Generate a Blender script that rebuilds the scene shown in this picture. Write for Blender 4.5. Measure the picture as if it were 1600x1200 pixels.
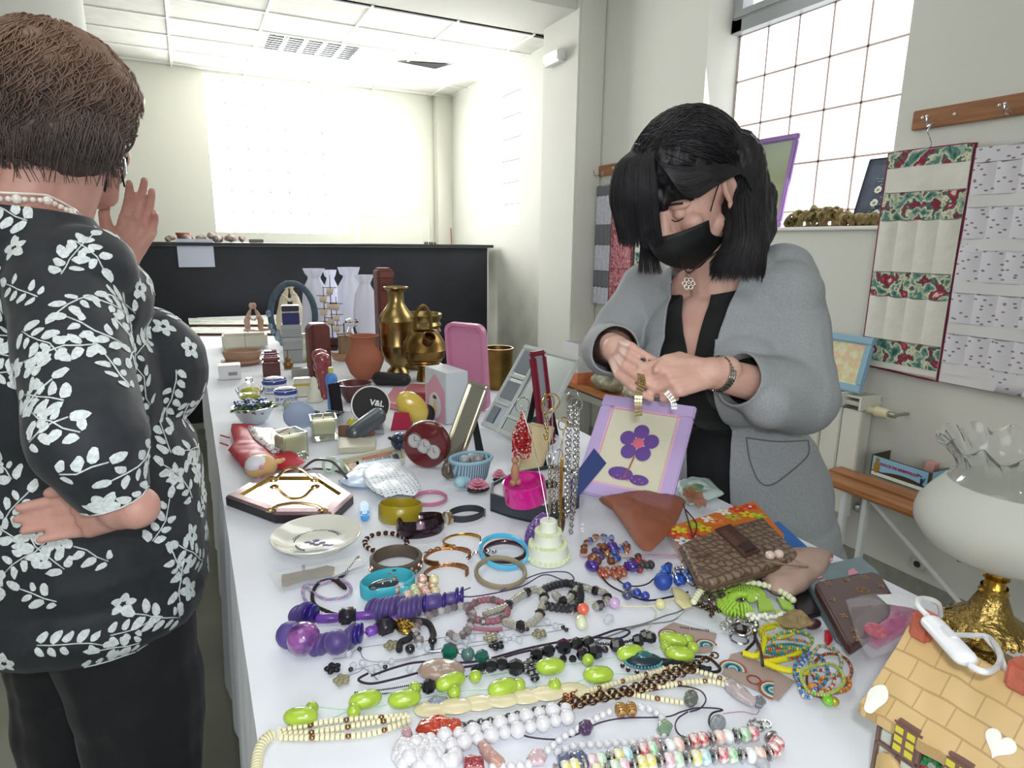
import bpy, bmesh, math, random
from math import pi, sin, cos, atan2, radians as rad
from mathutils import Vector as V, Matrix, noise
for o in list(bpy.data.objects): bpy.data.objects.remove(o)
SC = bpy.context.scene
COL = SC.collection
random.seed(7)
# ---------------- camera ----------------
F = 985.0
_yc = V((-510, 228, -F)).normalized()
_xc = V((1950, 200, -F)); _xc = (_xc - _yc*_xc.dot(_yc)).normalized()
_zc = _xc.cross(_yc)
RM = Matrix((_xc, _yc, _zc))
CAM = V((0, 0, 1.25))
cd = bpy.data.cameras.new('camera'); cam = bpy.data.objects.new('camera', cd); COL.objects.link(cam)
cam.matrix_world = Matrix.Translation(CAM) @ RM.to_4x4()
cd.sensor_width = 36; cd.lens = F/1600*36; cd.clip_start = .02
SC.camera = cam
# ---------------- world, lights, exposure ----------------
SC.view_settings.view_transform = 'Standard'; SC.view_settings.look = 'None'
SC.view_settings.exposure = 0.12; SC.view_settings.gamma = 1
w = bpy.data.worlds.new('sky'); SC.world = w; w.use_nodes = True
w.node_tree.nodes['Background'].inputs[0].default_value = (.86, .93, 1, 1)
w.node_tree.nodes['Background'].inputs[1].default_value = 2.2
def area(name, loc, target, sx, sy, power, col=(1, 1, 1), spread=180):
    l = bpy.data.lights.new(name, 'AREA'); l.shape = 'RECTANGLE'; l.size = sx; l.size_y = sy; l.energy = power; l.color = col
    l.spread = rad(spread)
    o = bpy.data.objects.new(name, l); COL.objects.link(o); o.location = loc
    o.rotation_euler = (V(target)-V(loc)).to_track_quat('-Z', 'Y').to_euler(); return o
# daylight entering through the windows the room has
area('far_window_daylight', (.78, 5.7, 1.95), (.78, 0, 1.6), 1.05, 1.1, 44, (1, .99, .975))
area('side_window_daylight', (2.3, 1.93, 1.85), (0, 1.93, 1.3), 1.1, .95, 9, (.95, .98, 1))
area('far_side_window_daylight', (2.2, 4.65, 1.95), (0, 4.65, 1.6), 1.1, .7, 24, (1, 1, .98))
# unseen fill lights added under the near bay's ceiling
area('added_ceiling_fill', (-.5, .6, 2.85), (-.5, .6, 0), 1.2, 1.2, 9, (1, .99, .96))
area('added_ceiling_fill', (1.1, 2.4, 2.85), (1.1, 2.4, 0), 1.2, .6, 6, (1, .99, .96))
# unseen front fill, added behind the camera as an assumed window
area('added_rear_fill', (-.6, -1.9, 1.7), (.4, 1.5, 1.0), 2.2, 1.4, 24, (.96, .98, 1))
# the camera's flash
area('camera_flash', (.02, -.03, 1.33), (.45, 1.0, .85), .05, .03, 2.8, (.93, .96, 1), 140)

# ---------------- helpers ----------------
def ray(px, py): return (RM @ V((px-800, 600-py, -F))).normalized()
def P(px, py, z=.75):
    d = ray(px, py); return CAM + d*((z-CAM.z)/d.z)
def PX(px, py, X): d = ray(px, py); return CAM + d*(X/d.x)
def PY(px, py, Y): d = ray(px, py); return CAM + d*(Y/d.y)
def W(px, py, dep): return CAM + RM @ (V(((px-800)/F, (600-py)/F, -1))*dep)
def lin(c):
    if isinstance(c, str):
        c = [int(c[i:i+2], 16)/255 for i in (0, 2, 4)]
    return tuple(x/12.92 if x <= .04045 else ((x+.055)/1.055)**2.4 for x in c)
MATS = {}
def newmat(name):
    m = bpy.data.materials.new(name); m.use_nodes = True
    return m, m.node_tree, m.node_tree.nodes['Principled BSDF']
def M(col, rough=.5, metal=0., var=.0, vs=30, bump=0., bs=80, trans=0., alpha=1., ior=1.45, coat=0., sheen=0., emit=0., col2=None, kind='noise', sss=0.):
    key = (str(col), rough, metal, var, vs, bump, bs, trans, alpha, coat, sheen, emit, str(col2), kind, sss)
    if key in MATS: return MATS[key]
    m, nt, b = newmat('mat_'+str(len(MATS))); N = nt.nodes; L = nt.links
    c = lin(col)
    b.inputs['Base Color'].default_value = (*c, 1)
    b.inputs['Roughness'].default_value = rough; b.inputs['Metallic'].default_value = metal
    b.inputs['Transmission Weight'].default_value = trans; b.inputs['Alpha'].default_value = alpha
    b.inputs['IOR'].default_value = ior; b.inputs['Coat Weight'].default_value = coat; b.inputs['Sheen Weight'].default_value = sheen
    if sss: b.inputs['Subsurface Weight'].default_value = sss; b.inputs['Subsurface Scale'].default_value = .01; b.inputs['Subsurface Radius'].default_value = (1, .4, .25)
    if emit: b.inputs['Emission Color'].default_value = (*c, 1); b.inputs['Emission Strength'].default_value = emit
    tc = N.new('ShaderNodeTexCoord')
    if var or col2 is not None:
        if kind == 'voronoi':
            t = N.new('ShaderNodeTexVoronoi'); out = t.outputs['Distance']
        elif kind == 'wave':
            t = N.new('ShaderNodeTexWave'); t.inputs['Distortion'].default_value = 4; out = t.outputs['Fac']
        else:
            t = N.new('ShaderNodeTexNoise'); t.inputs['Detail'].default_value = 5; out = t.outputs['Fac']
        t.inputs['Scale'].default_value = vs; L.new(tc.outputs['Object'], t.inputs['Vector'])
        r = N.new('ShaderNodeValToRGB'); L.new(out, r.inputs['Fac'])
        if col2 is not None: a, z = c, lin(col2)
        else: a = tuple(x*(1-var) for x in c); z = tuple(min(1, x*(1+var)) for x in c)
        r.color_ramp.elements[0].position = .35; r.color_ramp.elements[1].position = .65
        r.color_ramp.elements[0].color = (*a, 1); r.color_ramp.elements[1].color = (*z, 1)
        L.new(r.outputs[0], b.inputs['Base Color'])
    if bump:
        t = N.new('ShaderNodeTexNoise'); t.inputs['Scale'].default_value = bs; t.inputs['Detail'].default_value = 4
        L.new(tc.outputs['Object'], t.inputs['Vector'])
        bp = N.new('ShaderNodeBump'); bp.inputs['Strength'].default_value = bump; bp.inputs['Distance'].default_value = .004
        L.new(t.outputs['Fac'], bp.inputs['Height']); L.new(bp.outputs[0], b.inputs['Normal'])
    MATS[key] = m; return m
def ramp_mat(name, stops, tex='noise', scale=20, rough=.6, metal=0, detail=3, dist=0, interp='CONSTANT', coord='Object', bump=0, scl=None, out=None):
    """procedural colours of a printed or patterned surface"""
    m, nt, b = newmat(name); N = nt.nodes; L = nt.links
    tc = N.new('ShaderNodeTexCoord'); mp = N.new('ShaderNodeMapping'); L.new(tc.outputs[coord], mp.inputs[0])
    if scl: mp.inputs['Scale'].default_value = scl
    t = N.new({'noise': 'ShaderNodeTexNoise', 'voronoi': 'ShaderNodeTexVoronoi', 'wave': 'ShaderNodeTexWave', 'brick': 'ShaderNodeTexBrick'}[tex])
    t.inputs['Scale'].default_value = scale; L.new(mp.outputs[0], t.inputs['Vector'])
    if tex == 'noise': t.inputs['Detail'].default_value = detail; t.inputs['Distortion'].default_value = dist
    o = t.outputs[out] if out else t.outputs['Distance' if tex == 'voronoi' else 'Fac']
    r = N.new('ShaderNodeValToRGB'); L.new(o, r.inputs['Fac']); cr = r.color_ramp; cr.interpolation = interp
    while len(cr.elements) < len(stops): cr.elements.new(.5)
    for e, (p, c) in zip(cr.elements, stops): e.position = p; e.color = (*lin(c), 1)
    L.new(r.outputs[0], b.inputs['Base Color']); b.inputs['Roughness'].default_value = rough; b.inputs['Metallic'].default_value = metal
    if bump:
        bp = N.new('ShaderNodeBump'); bp.inputs['Strength'].default_value = bump; bp.inputs['Distance'].default_value = .003
        L.new(o, bp.inputs['Height']); L.new(bp.outputs[0], b.inputs['Normal'])
    return m
def thin(col='ffffff', op=.12, rough=.08, name='clear_film'):
    """clear plastic film or sheer cloth: partly see-through"""
    m, nt, b = newmat(name); N = nt.nodes; L = nt.links; N.remove(b)
    tr = N.new('ShaderNodeBsdfTransparent'); pr = N.new('ShaderNodeBsdfPrincipled'); mx = N.new('ShaderNodeMixShader')
    pr.inputs['Base Color'].default_value = (*lin(col), 1); pr.inputs['Roughness'].default_value = rough
    tc = N.new('ShaderNodeTexCoord'); n = N.new('ShaderNodeTexNoise'); n.inputs['Scale'].default_value = 28; n.inputs['Detail'].default_value = 3
    L.new(tc.outputs['Object'], n.inputs['Vector'])
    bp = N.new('ShaderNodeBump'); bp.inputs['Distance'].default_value = .004; bp.inputs['Strength'].default_value = .7; L.new(n.outputs['Fac'], bp.inputs['Height']); L.new(bp.outputs[0], pr.inputs['Normal'])
    mx.inputs[0].default_value = op
    L.new(tr.outputs[0], mx.inputs[1]); L.new(pr.outputs[0], mx.inputs[2]); L.new(mx.outputs[0], N['Material Output'].inputs[0])
    return m
I4 = Matrix.Identity(4)
def TR(x=0, y=0, z=0): return Matrix.Translation((x, y, z))
def RX(a): return Matrix.Rotation(rad(a), 4, 'X')
def RY(a): return Matrix.Rotation(rad(a), 4, 'Y')
def RZ(a): return Matrix.Rotation(rad(a), 4, 'Z')
def SCL(x, y, z): return Matrix.Diagonal((x, y, z, 1))
class MB:
    """collects shapes; build() links them as ONE mesh object"""
    def __init__(s): s.v = []; s.f = []; s.m = []; s.mi = 0; s.x = I4
    def add(s, vs, fs, x=None):
        k = len(s.v); T = s.x @ x if x is not None else s.x
        s.v += [T @ V(p) for p in vs]
        for f in fs: s.f.append([i+k for i in f]); s.m.append(s.mi)
        return s
    def box(s, c, d, x=None, bev=0.):
        cx, cy, cz = c; a, b, h = d[0]/2, d[1]/2, d[2]/2
        if bev:
            bm = bmesh.new(); bmesh.ops.create_cube(bm, size=1)
            bmesh.ops.scale(bm, vec=d, verts=bm.verts)
            bmesh.ops.bevel(bm, geom=bm.edges[:], offset=min(bev, a*.95, b*.95, h*.95), segments=2, affect='EDGES')
            vs = [v.co+V(c) for v in bm.verts]; bm.verts.index_update(); fs = [[v.index for v in f.verts] for f in bm.faces]; bm.free()
            return s.add(vs, fs, x)
        vs = [(cx+i*a, cy+j*b, cz+k*h) for i in (-1, 1) for j in (-1, 1) for k in (-1, 1)]
        return s.add(vs, [(0, 1, 3, 2), (4, 6, 7, 5), (0, 4, 5, 1), (2, 3, 7, 6), (0, 2, 6, 4), (1, 5, 7, 3)], x)
    def lathe(s, prof, n=24, x=None, flute=None, sy=1.):
        vs = []; fs = []; m = len(prof)
        for i in range(n):
            a = 2*pi*i/n
            for j, (r, z) in enumerate(prof):
                if flute: r, z = flute(r, z, a, j)
                vs.append((r*cos(a), r*sin(a)*sy, z))
        for i in range(n):
            k = (i+1) % n
            for j in range(m-1):
                fs.append((i*m+j, k*m+j, k*m+j+1, i*m+j+1))
        return s.add(vs, fs, x)
    def cyl(s, p, q, r, r2=None, n=12, cap=True, x=None):
        p, q = V(p), V(q); r2 = r if r2 is None else r2; d = q-p
        T = Matrix.Translation(p) @ d.to_track_quat('Z', 'Y').to_matrix().to_4x4()
        pr = [(r, 0), (r2, d.length)]
        if cap: pr = [(0.0001, 0)]+pr+[(0.0001, d.length)]
        return s.lathe(pr, n, (x @ T) if x is not None else T)
    def ball(s, c, r, n=12, x=None):
        if not hasattr(r, '__len__'): r = (r, r, r)
        m = max(4, n//2); pr = [(max(1e-4, sin(pi*j/m)), -cos(pi*j/m)) for j in range(m+1)]
        T = TR(*c) @ SCL(*r)
        return s.lathe(pr, n, (T if x is None else TR(*c) @ x @ SCL(*r)))
    def tube(s, pts, r, n=8, closed=False, x=None, cap=True):
        pts = [V(p) for p in pts]; m = len(pts); vs = []; fs = []
        rr = r if hasattr(r, '__len__') else [r]*m
        up = None
        for i, p in enumerate(pts):
            a = pts[(i+1) % m] if (closed or i < m-1) else p; b = pts[i-1] if (closed or i > 0) else p
            t = (a-b)
            if t.length < 1e-9: t = V((0, 0, 1))
            t.normalize()
            if up is None: up = V((0, 0, 1)) if abs(t.z) < .9 else V((1, 0, 0))
            u = up - t*up.dot(t)
            if u.length < 1e-6: u = t.orthogonal()
            u.normalize(); w_ = t.cross(u); up = u
            for k in range(n):
                g = 2*pi*k/n; vs.append(p+(u*cos(g)+w_*sin(g))*rr[i])
        for i in range(m if closed else m-1):
            j = (i+1) % m
            for k in range(n): fs.append((i*n+k, i*n+(k+1) % n, j*n+(k+1) % n, j*n+k))
        if cap and not closed: fs.append(list(range(n))[::-1]); fs.append([(m-1)*n+k for k in range(n)])
        return s.add(vs, fs, x)
    def torus(s, R, r, n=36, k=10, x=None, sx=1, sy=1, rz=None):
        """ring with an elliptical section r (radial) by rz (height)"""
        rz = rz or r; vs = []; fs = []
        for i in range(n):
            a = 2*pi*i/n
            for j in range(k):
                g = 2*pi*j/k; q = R+r*cos(g); vs.append((q*cos(a)*sx, q*sin(a)*sy, rz*sin(g)))
        for i in range(n):
            for j in range(k):
                fs.append((i*k+j, ((i+1) % n)*k+j, ((i+1) % n)*k+(j+1) % k, i*k+(j+1) % k))
        return s.add(vs, fs, x)
    def prism(s, poly, z0, z1, x=None):
        n = len(poly)
        vs = [(*p, z0) for p in poly]+[(*p, z1) for p in poly]
        fs = [list(range(n))[::-1], [n+i for i in range(n)]]+[(i, (i+1) % n, n+(i+1) % n, n+i) for i in range(n)]
        return s.add(vs, fs, x)
    def grid(s, fn, nu, nv, x=None, wrap=False):
        vs = [fn(i/nu, j/nv) for i in range(nu if wrap else nu+1) for j in range(nv+1)]; fs = []
        N_ = nu if wrap else nu+1
        for i in range(nu):
            for j in range(nv):
                a = i*(nv+1)+j; b = ((i+1) % N_)*(nv+1)+j; fs.append((a, b, b+1, a+1))
        return s.add(vs, fs, x)
    def build(s, name, mats, parent=None, smooth=40, label=None, mods=None):
        me = bpy.data.meshes.new(name); me.from_pydata([tuple(v) for v in s.v], [], s.f)
        if not isinstance(mats, (list, tuple)): mats = [mats]
        for m in mats: me.materials.append(m)
        me.polygons.foreach_set('material_index', s.m)
        bm = bmesh.new(); bm.from_mesh(me); bmesh.ops.remove_doubles(bm, verts=bm.verts, dist=1e-6)
        bmesh.ops.recalc_face_normals(bm, faces=bm.faces); bm.to_mesh(me); bm.free()
        if smooth:
            me.polygons.foreach_set('use_smooth', [True]*len(me.polygons)); me.set_sharp_from_angle(angle=rad(smooth))
        o = bpy.data.objects.new(name, me); COL.objects.link(o)
        if parent: o.parent = parent
        if label: o['label'] = label
        return o
def tag(o, label, cat, group=None, kind=None):
    o['label'] = label; o['category'] = cat
    if group: o['group'] = group
    if kind: o['kind'] = kind
    return o
def thing(name, label, cat, loc=(0, 0, 0), rz=0, group=None, rot=None):
    o = bpy.data.objects.new(name, None); COL.objects.link(o); o.empty_display_size = .02
    o.location = loc; o.rotation_euler = (0, 0, rad(rz)) if rot is None else tuple(rad(a) for a in rot)
    return tag(o, label, cat, group)
def solo(name, label, cat, mb, mat, loc=(0, 0, 0), rz=0, group=None, rot=None, smooth=40):
    o = mb.build(name, mat, None, smooth); o.location = loc
    o.rotation_euler = (0, 0, rad(rz)) if rot is None else tuple(rad(a) for a in rot)
    return tag(o, label, cat, group)
def struct(name, mb, mat, parent=None, smooth=40):
    o = mb.build(name, mat, parent, smooth)
    if not parent: o['kind'] = 'structure'
    return o
def dup(o, loc=None, rz=None, label=None, parent=None):
    c = o.copy(); COL.objects.link(c); c.parent = parent
    if loc is not None: c.location = loc
    if rz is not None: c.rotation_euler.z = rad(rz)
    if label: c['label'] = label
    for ch in list(o.children): dup(ch, parent=c)
    return c
def spline(pts, n=12, closed=False):
    pts = [V(p) for p in pts]; m = len(pts); out = []
    R_ = range(m if closed else m-1)
    for i in R_:
        if closed: a, b, c, d = pts[i-1], pts[i], pts[(i+1) % m], pts[(i+2) % m]
        else: a, b, c, d = pts[max(i-1, 0)], pts[i], pts[i+1], pts[min(i+2, m-1)]
        for k in range(n):
            t = k/n; out.append(.5*((2*b)+(c-a)*t+(2*a-5*b+4*c-d)*t*t+(3*b-a-3*c+d)*t**3))
    if not closed: out.append(pts[-1])
    return out
def resample(pts, step, closed=False):
    pts = list(pts)+([pts[0]] if closed else []); out = [pts[0].copy()]; need = step
    for a, b in zip(pts, pts[1:]):
        L_ = (b-a).length
        while L_ > 0 and need <= L_:
            out.append(a.lerp(b, need/L_)); need += step
        need -= L_
    return out
def textmesh(body, size, parent, mat, loc=(0, 0, 0), rot=(0, 0, 0), ext=.0004, name='lettering', align='CENTER', bold=0.):
    c = bpy.data.curves.new(name, 'FONT'); c.body = body; c.size = size; c.extrude = ext; c.align_x = align; c.align_y = 'CENTER'; c.offset = bold
    o = bpy.data.objects.new('tmp', c); COL.objects.link(o)
    bpy.context.view_layer.update()
    me = bpy.data.meshes.new_from_object(o.evaluated_get(bpy.context.evaluated_depsgraph_get()))
    bpy.data.objects.remove(o); me.materials.clear(); me.materials.append(mat)
    t = bpy.data.objects.new(name, me); COL.objects.link(t); t.parent = parent; t.location = loc; t.rotation_euler = tuple(rad(a) for a in rot)
    return t
# ---------------- the room ----------------
WX, FY, CZ = 2.25, 5.8, 2.52
# plaster with a little dirt low on the walls
def plaster(name, c='dadbd3', dirt=0.0):
    m, nt, b = newmat(name); N = nt.nodes; L = nt.links
    tc = N.new('ShaderNodeTexCoord'); n = N.new('ShaderNodeTexNoise'); n.inputs['Scale'].default_value = 1.6; n.inputs['Detail'].default_value = 6
    L.new(tc.outputs['Object'], n.inputs['Vector'])
    r = N.new('ShaderNodeValToRGB'); a = lin(c); r.color_ramp.elements[0].color = (*[x*.93 for x in a], 1); r.color_ramp.elements[1].color = (*a, 1)
    L.new(n.outputs['Fac'], r.inputs['Fac'])
    # grime near the floor of a damp patch
    sp = N.new('ShaderNodeSeparateXYZ'); L.new(tc.outputs['Object'], sp.inputs[0])
    mr = N.new('ShaderNodeMapRange'); mr.inputs['From Min'].default_value = 1.25; mr.inputs['From Max'].default_value = .3; L.new(sp.outputs['Z'], mr.inputs['Value'])
    my = N.new('ShaderNodeMapRange'); my.inputs['From Min'].default_value = 3.6; my.inputs['From Max'].default_value = 4.1; L.new(sp.outputs['Y'], my.inputs['Value'])
    n2 = N.new('ShaderNodeTexNoise'); n2.inputs['Scale'].default_value = 5; n2.inputs['Detail'].default_value = 6; L.new(tc.outputs['Object'], n2.inputs['Vector'])
    q = N.new('ShaderNodeMath'); q.operation = 'MULTIPLY'; L.new(mr.outputs[0], q.inputs[0]); L.new(my.outputs[0], q.inputs[1])
    q2 = N.new('ShaderNodeMath'); q2.operation = 'MULTIPLY'; L.new(q.outputs[0], q2.inputs[0]); L.new(n2.outputs['Fac'], q2.inputs[1])
    mx = N.new('ShaderNodeMix'); mx.data_type = 'RGBA'; L.new(q2.outputs[0], mx.inputs[0]); L.new(r.outputs[0], mx.inputs[6]); mx.inputs[7].default_value = (*lin('6b6658'), 1)
    L.new(mx.outputs[2], b.inputs['Base Color']); b.inputs['Roughness'].default_value = .85
    return m
WALL = plaster('wall_plaster'); WALLF = plaster('far_wall_plaster', 'e6e6da')
def slab_with_hole(mb, x0, x1, y0, y1, z0, z1, hole, axis):
    """box wall with one opening; hole = (a0, a1, h0, h1)"""
    a0, a1, h0, h1 = hole
    def bx(u0, u1, v0, v1):
        if u1-u0 < 1e-4 or v1-v0 < 1e-4: return
        if axis == 'x': mb.box(((x0+x1)/2, (u0+u1)/2, (v0+v1)/2), (x1-x0, u1-u0, v1-v0))
        else: mb.box(((u0+u1)/2, (y0+y1)/2, (v0+v1)/2), (u1-u0, y1-y0, v1-v0))
    s0, s1 = (y0, y1) if axis == 'x' else (x0, x1)
    bx(s0, a0, z0, z1); bx(a1, s1, z0, z1); bx(a0, a1, z0, h0); bx(a0, a1, h1, z1)
m = MB(); slab_with_hole(m, WX, WX+.3, -2.2, 3.5, 0, 2.9, (1.49, 2.46, 1.31, 2.7), 'x')
slab_with_hole(m, WX, WX+.3, 3.5, 6.1, 0, 2.9, (4.34, 5.02, 1.38, 2.5), 'x'); struct('wall_right', m, WALL)
m = MB(); slab_with_hole(m, -4, WX, FY, FY+.3, 0, 2.9, (.23, 1.30, 1.30, 2.5), 'y')
m.box((WX-.07, FY-.05, 1.26), (.14, .1, 2.52)); struct('wall_far', m, WALLF)
m = MB(); m.box((-4.1, 1.8, 1.45), (.2, 8.6, 2.9)); struct('wall_left', m, WALL)
m = MB(); slab_with_hole(m, -4, WX, -2.2, -2.0, 0, 2.9, (-1.7, .5, 1.0, 2.4), 'y'); struct('wall_back', m, WALL)
FLOOR = ramp_mat('green_grey_cement', [(.3, '7b7e70'), (.7, '94978a')], scale=2.2, detail=8, interp='LINEAR', rough=.55)
m = MB(); m.box((-.7, 2, -.05), (6.8, 8.6, .1)); struct('floor', m, FLOOR)
m = MB(); m.box((WX-.006, -.0, .04), (.012, 7, .08)); struct('baseboard_right', m, M('8f8f86', .8, var=.1))
# ceiling: suspended tiles in the far bay, higher slab in the near bay
TILE = M('dcdcd4', .9, var=.05, vs=9)
m = MB(); m.box((-.85, 4.95, CZ+.03), (6.4, 2.3, .06)); struct('ceiling', m, TILE)
m = MB(); m.box((-.85, .7, 2.95), (6.4, 5.8, .1)); struct('ceiling_near', m, M('d0d0ca', .9))
m = MB(); m.box((-.85, 3.58, 2.7), (6.4, .5, .36)); struct('trim_1', m, M('cfcfc8', .85))
m = MB()
for k in range(-7, 6): m.box((.02+.51*k if .02+.51*k < WX else WX, 4.8, CZ-.003), (.014, 2.0, .008))
for k in range(6): m.box((-.85, 3.83+.375*k, CZ-.0032), (6.2, .014, .008))
struct('trim_2', m, M('f4f4f0', .5))
# pilaster and round-cornered column
m = MB(); m.box((WX-.09, 3.5, 1.3), (.18, .42, 2.6), bev=.01); struct('trim_3', m, WALL)
c0 = PY(150, 60, 2.9)
m = MB(); m.cyl((c0.x-.29, 3.05, 0), (c0.x-.29, 3.05, 2.9), .25, n=48); struct('trim_4', m, WALL)
# fixtures of the suspended ceiling
t = thing('ceiling_light', 'recessed louvred fluorescent light in the tiled far ceiling', 'light', (.875, 4.77, CZ))
MB().box((0, 0, .0), (.5, .36, .012)).build('frame', M('efefec', .4), t)
lv = MB()
for k in range(4): lv.box((-.18+.12*k, 0, -.012), (.012, .34, .02))
lv.build('louvre', M('f6f6f4', .4), t)
lt = MB()
for k in range(5):
    for j in range(7): lt.box((-.24+.12*k, -.15+.05*j, -.009), (.09, .006, .012))
lt.build('cross_blade', M('8d9094', .3, 1), t)
g = MB(); a = P(612, 95, CZ-.008); b = P(680, 108, CZ-.008); c = P(718, 97, CZ-.008)
g.add([a, b, c, (b+c)/2+V((-.01, -.04, 0))], [(0, 1, 3), (1, 2, 3)]); gg = struct('trim_5', g, M('191a1a', .9))  # flat dark sheet stands in for the shade inside an open tile gap
g = MB(); g.box((*P(845, 58, CZ-.008)[:2], CZ-.008), (.09, .03, .004)); struct('trim_6', g, M('2b2b2b', .9))
t = thing('emergency_light', 'white emergency light box high on the pilaster', 'light', PX(872, 92, WX-.18), 0)
MB().box((-.03, 0, 0), (.06, .2, .07), bev=.012).build('housing', M('d8d8d4', .4), t)
MB().box((-.066, -.02, -.006), (.02, .14, .05), bev=.008).build('diffuser', M('ffffff', .3, emit=1.6), t)
# windows -----------------------------------------------------------
PANE, _nt, _b = newmat('daylit_glass_block')
_b.inputs['Base Color'].default_value = (.9, .93, .95, 1); _b.inputs['Roughness'].default_value = .2
_b.inputs['Emission Color'].default_value = (1, 1, 1, 1); _b.inputs['Emission Strength'].default_value = 1.25
PANE2 = PANE.copy(); PANE2.node_tree.nodes['Principled BSDF'].inputs['Emission Strength'].default_value = 5
BAR = M('b9a7a2', .6); ALU = M('aeb2b5', .4, .3)
w1 = bpy.data.objects.new('window_1', None); COL.objects.link(w1); w1['kind'] = 'structure'
gx = WX+.2
m = MB()
ys = [1.44+.168*k for k in range(7)]; zs = [2.215-.205*k for k in range(6)]
for i in range(6):
    for j in range(5): m.box((gx, ys[i]+.084, zs[j]-.1025), (.03, .158, .195), bev=.004)
m.build('pane', PANE, w1)
m = MB()
for y in ys: m.box((gx, y, 1.75), (.022, .008, 1.0))
for z in zs: m.box((gx, 1.95, z), (.022, 1.06, .008))
m.build('mortar_joint', BAR, w1)
m = MB(); m.box((gx-.02, 1.95, 2.245), (.08, 1.06, .06)); m.box((gx-.02, 1.95, 2.66), (.08, 1.06, .06))
for y in (1.46, 2.43): m.box((gx-.02, y, 2.45), (.08, .06, .46))
m.box((gx-.05, 1.95, 2.29), (.04, 1.0, .04), bev=.008); m.build('casement_frame', ALU, w1)
m = MB(); m.box((gx+.01, 1.95, 2.47), (.012, .95, .4)); m.build('upper_pane', PANE, w1)
m = MB(); m.box((WX+.09, 1.975, 1.315), (.22, .975, .014), bev=.003); m.build('window_sill', M('e8e8e4', .5), w1)
w2 = bpy.data.objects.new('window_2', None); COL.objects.link(w2); w2['kind'] = 'structure'
m = MB(); m.box((.765, FY+.2, 1.9), (1.07, .03, 1.2)); m.build('pane', PANE2, w2)
m = MB()
for k in range(8): m.box((.23+.153*k, FY+.19, 1.9), (.008, .03, 1.2))
for k in range(8): m.box((.765, FY+.19, 1.30+.171*k), (1.07, .03, .008))
m.build('mortar_joint', M('f0f0ee', .6), w2)
w3 = bpy.data.objects.new('window_3', None); COL.objects.link(w3); w3['kind'] = 'structure'
m = MB(); m.box((WX+.12, 4.68, 1.94), (.03, .68, 1.12)); m.build('pane', PANE2, w3)
m = MB()
for k in range(7): m.box((WX+.1, 4.60, 1.38+.165*k), (.02, .5, .009))
m.build('mortar_joint', M('8e8a86', .6), w3)
w4 = bpy.data.objects.new('window_added', None); COL.objects.link(w4); w4['kind'] = 'structure'
MB().box((-.6, -2.1, 1.7), (2.2, .03, 1.4)).build('pane', PANE, w4)  # unseen glowing pane, added in the back wall for front light
# ---------------- table and cloth ----------------
TX0, TX1, TY0, TY1, TZ = .028, .905, .12, 4.55, .75
t = thing('folding_table', 'long trestle table hidden under a white cloth', 'table', ((TX0+TX1)/2, (TY0+TY1)/2, 0))
hw = (TX1-TX0)/2-.02; hl = (TY1-TY0)/2-.02
MB().box((0, 0, TZ-.022), (hw*2, hl*2, .03)).build('tabletop', M('b08a5c', .5, var=.1), t)
for sx in (-1, 1):
    for y in (-hl+.15, -.4, .4, hl-.15):
        MB().cyl((sx*(hw-.06), y, 0), (sx*(hw-.06), y, TZ-.036), .014).build('leg', M('8b8d90', .4, .6), t)
cl = MB(); nu, nv = 40, 260
def clothp(u, v):
    # u runs across: hang left, top, hang right
    y = TY0+(TY1-TY0)*v; L_ = .46; tot = (TX1-TX0)+2*L_; s = u*tot
    fold = noise.noise(V((0, y*5, 1)))*.5+noise.noise(V((3, y*13, 2)))*.5
    if s < L_:
        h = (L_-s)/L_; return (TX0-.008-.028*max(0, h)**.6*(.55+1.3*fold), y+.01*fold*h, TZ-.0005-(L_-s)*(.97))
    if s > L_+TX1-TX0:
        h = (s-L_-TX1+TX0)/L_; return (TX1+.008+.028*h**.6*(.55+1.3*fold), y, TZ-.0005-(s-L_-TX1+TX0)*.97)
    x = TX0+s-L_; z = TZ+.0012*noise.noise(V((x*4, y*4, 0)))-.0016
    return (x, y, z)
us = [i/12*.2556 for i in range(12)]+[.2556+.4888*i/16 for i in range(17)]+[.7444+.2556*i/12 for i in range(1, 13)]
cl.v = [V(clothp(u, j/nv)) for u in us for j in range(nv+1)]
for i in range(len(us)-1):
    for j in range(nv):
        a = i*(nv+1)+j; cl.f.append((a, a+nv+1, a+nv+2, a+1)); cl.m.append(0)
for yy, s_ in ((TY0, 1), (TY1, -1)):
    cl.grid(lambda u, v: (TX0-.01+(TX1-TX0+.02)*u, yy-s_*(.01+.02*v*(.5+noise.noise(V((u*9, 0, 0))))), TZ-.002-.44*v), 40, 10)
CLOTH = M('e6eaf2', .75, bump=.25, bs=14, sheen=.1)
o = cl.build('tablecloth', CLOTH, smooth=60); tag(o, 'white cloth covering the long sale table and hanging down its sides', 'tablecloth')
# ---------------- counter at the far end ----------------
BY = 4.72
t = thing('display_counter', 'tall black painted counter panel across the far end of the table', 'counter', (0, BY, 0))
m = MB(); m.box((-.2, .012, .6), (4.72, .02, 1.2)); m.build('front_panel', M('20222b', .55, var=.25, vs=3, bump=.2, bs=6), t)
m = MB(); m.box((-.2, .25, 1.212), (4.8, .56, .022)); m.build('top_board', M('26272c', .5), t)
m = MB(); m.box((2.165, .03, .6), (.012, .05, 1.2)); m.build('edge_strip', M('e8e8e4', .6), t)
a = PY(275, 373, BY-.004); b = PY(336, 417, BY-.004)
m = MB(); m.grid(lambda u, v: (a.x+(b.x-a.x)*u, BY-.020-.003*sin(pi*v)*u, a.z+(b.z-a.z)*v), 6, 6)
solo('paper_sign', 'white paper sheet taped on the front of the black counter', 'paper', m, M('c9cfe2', .7))
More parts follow.
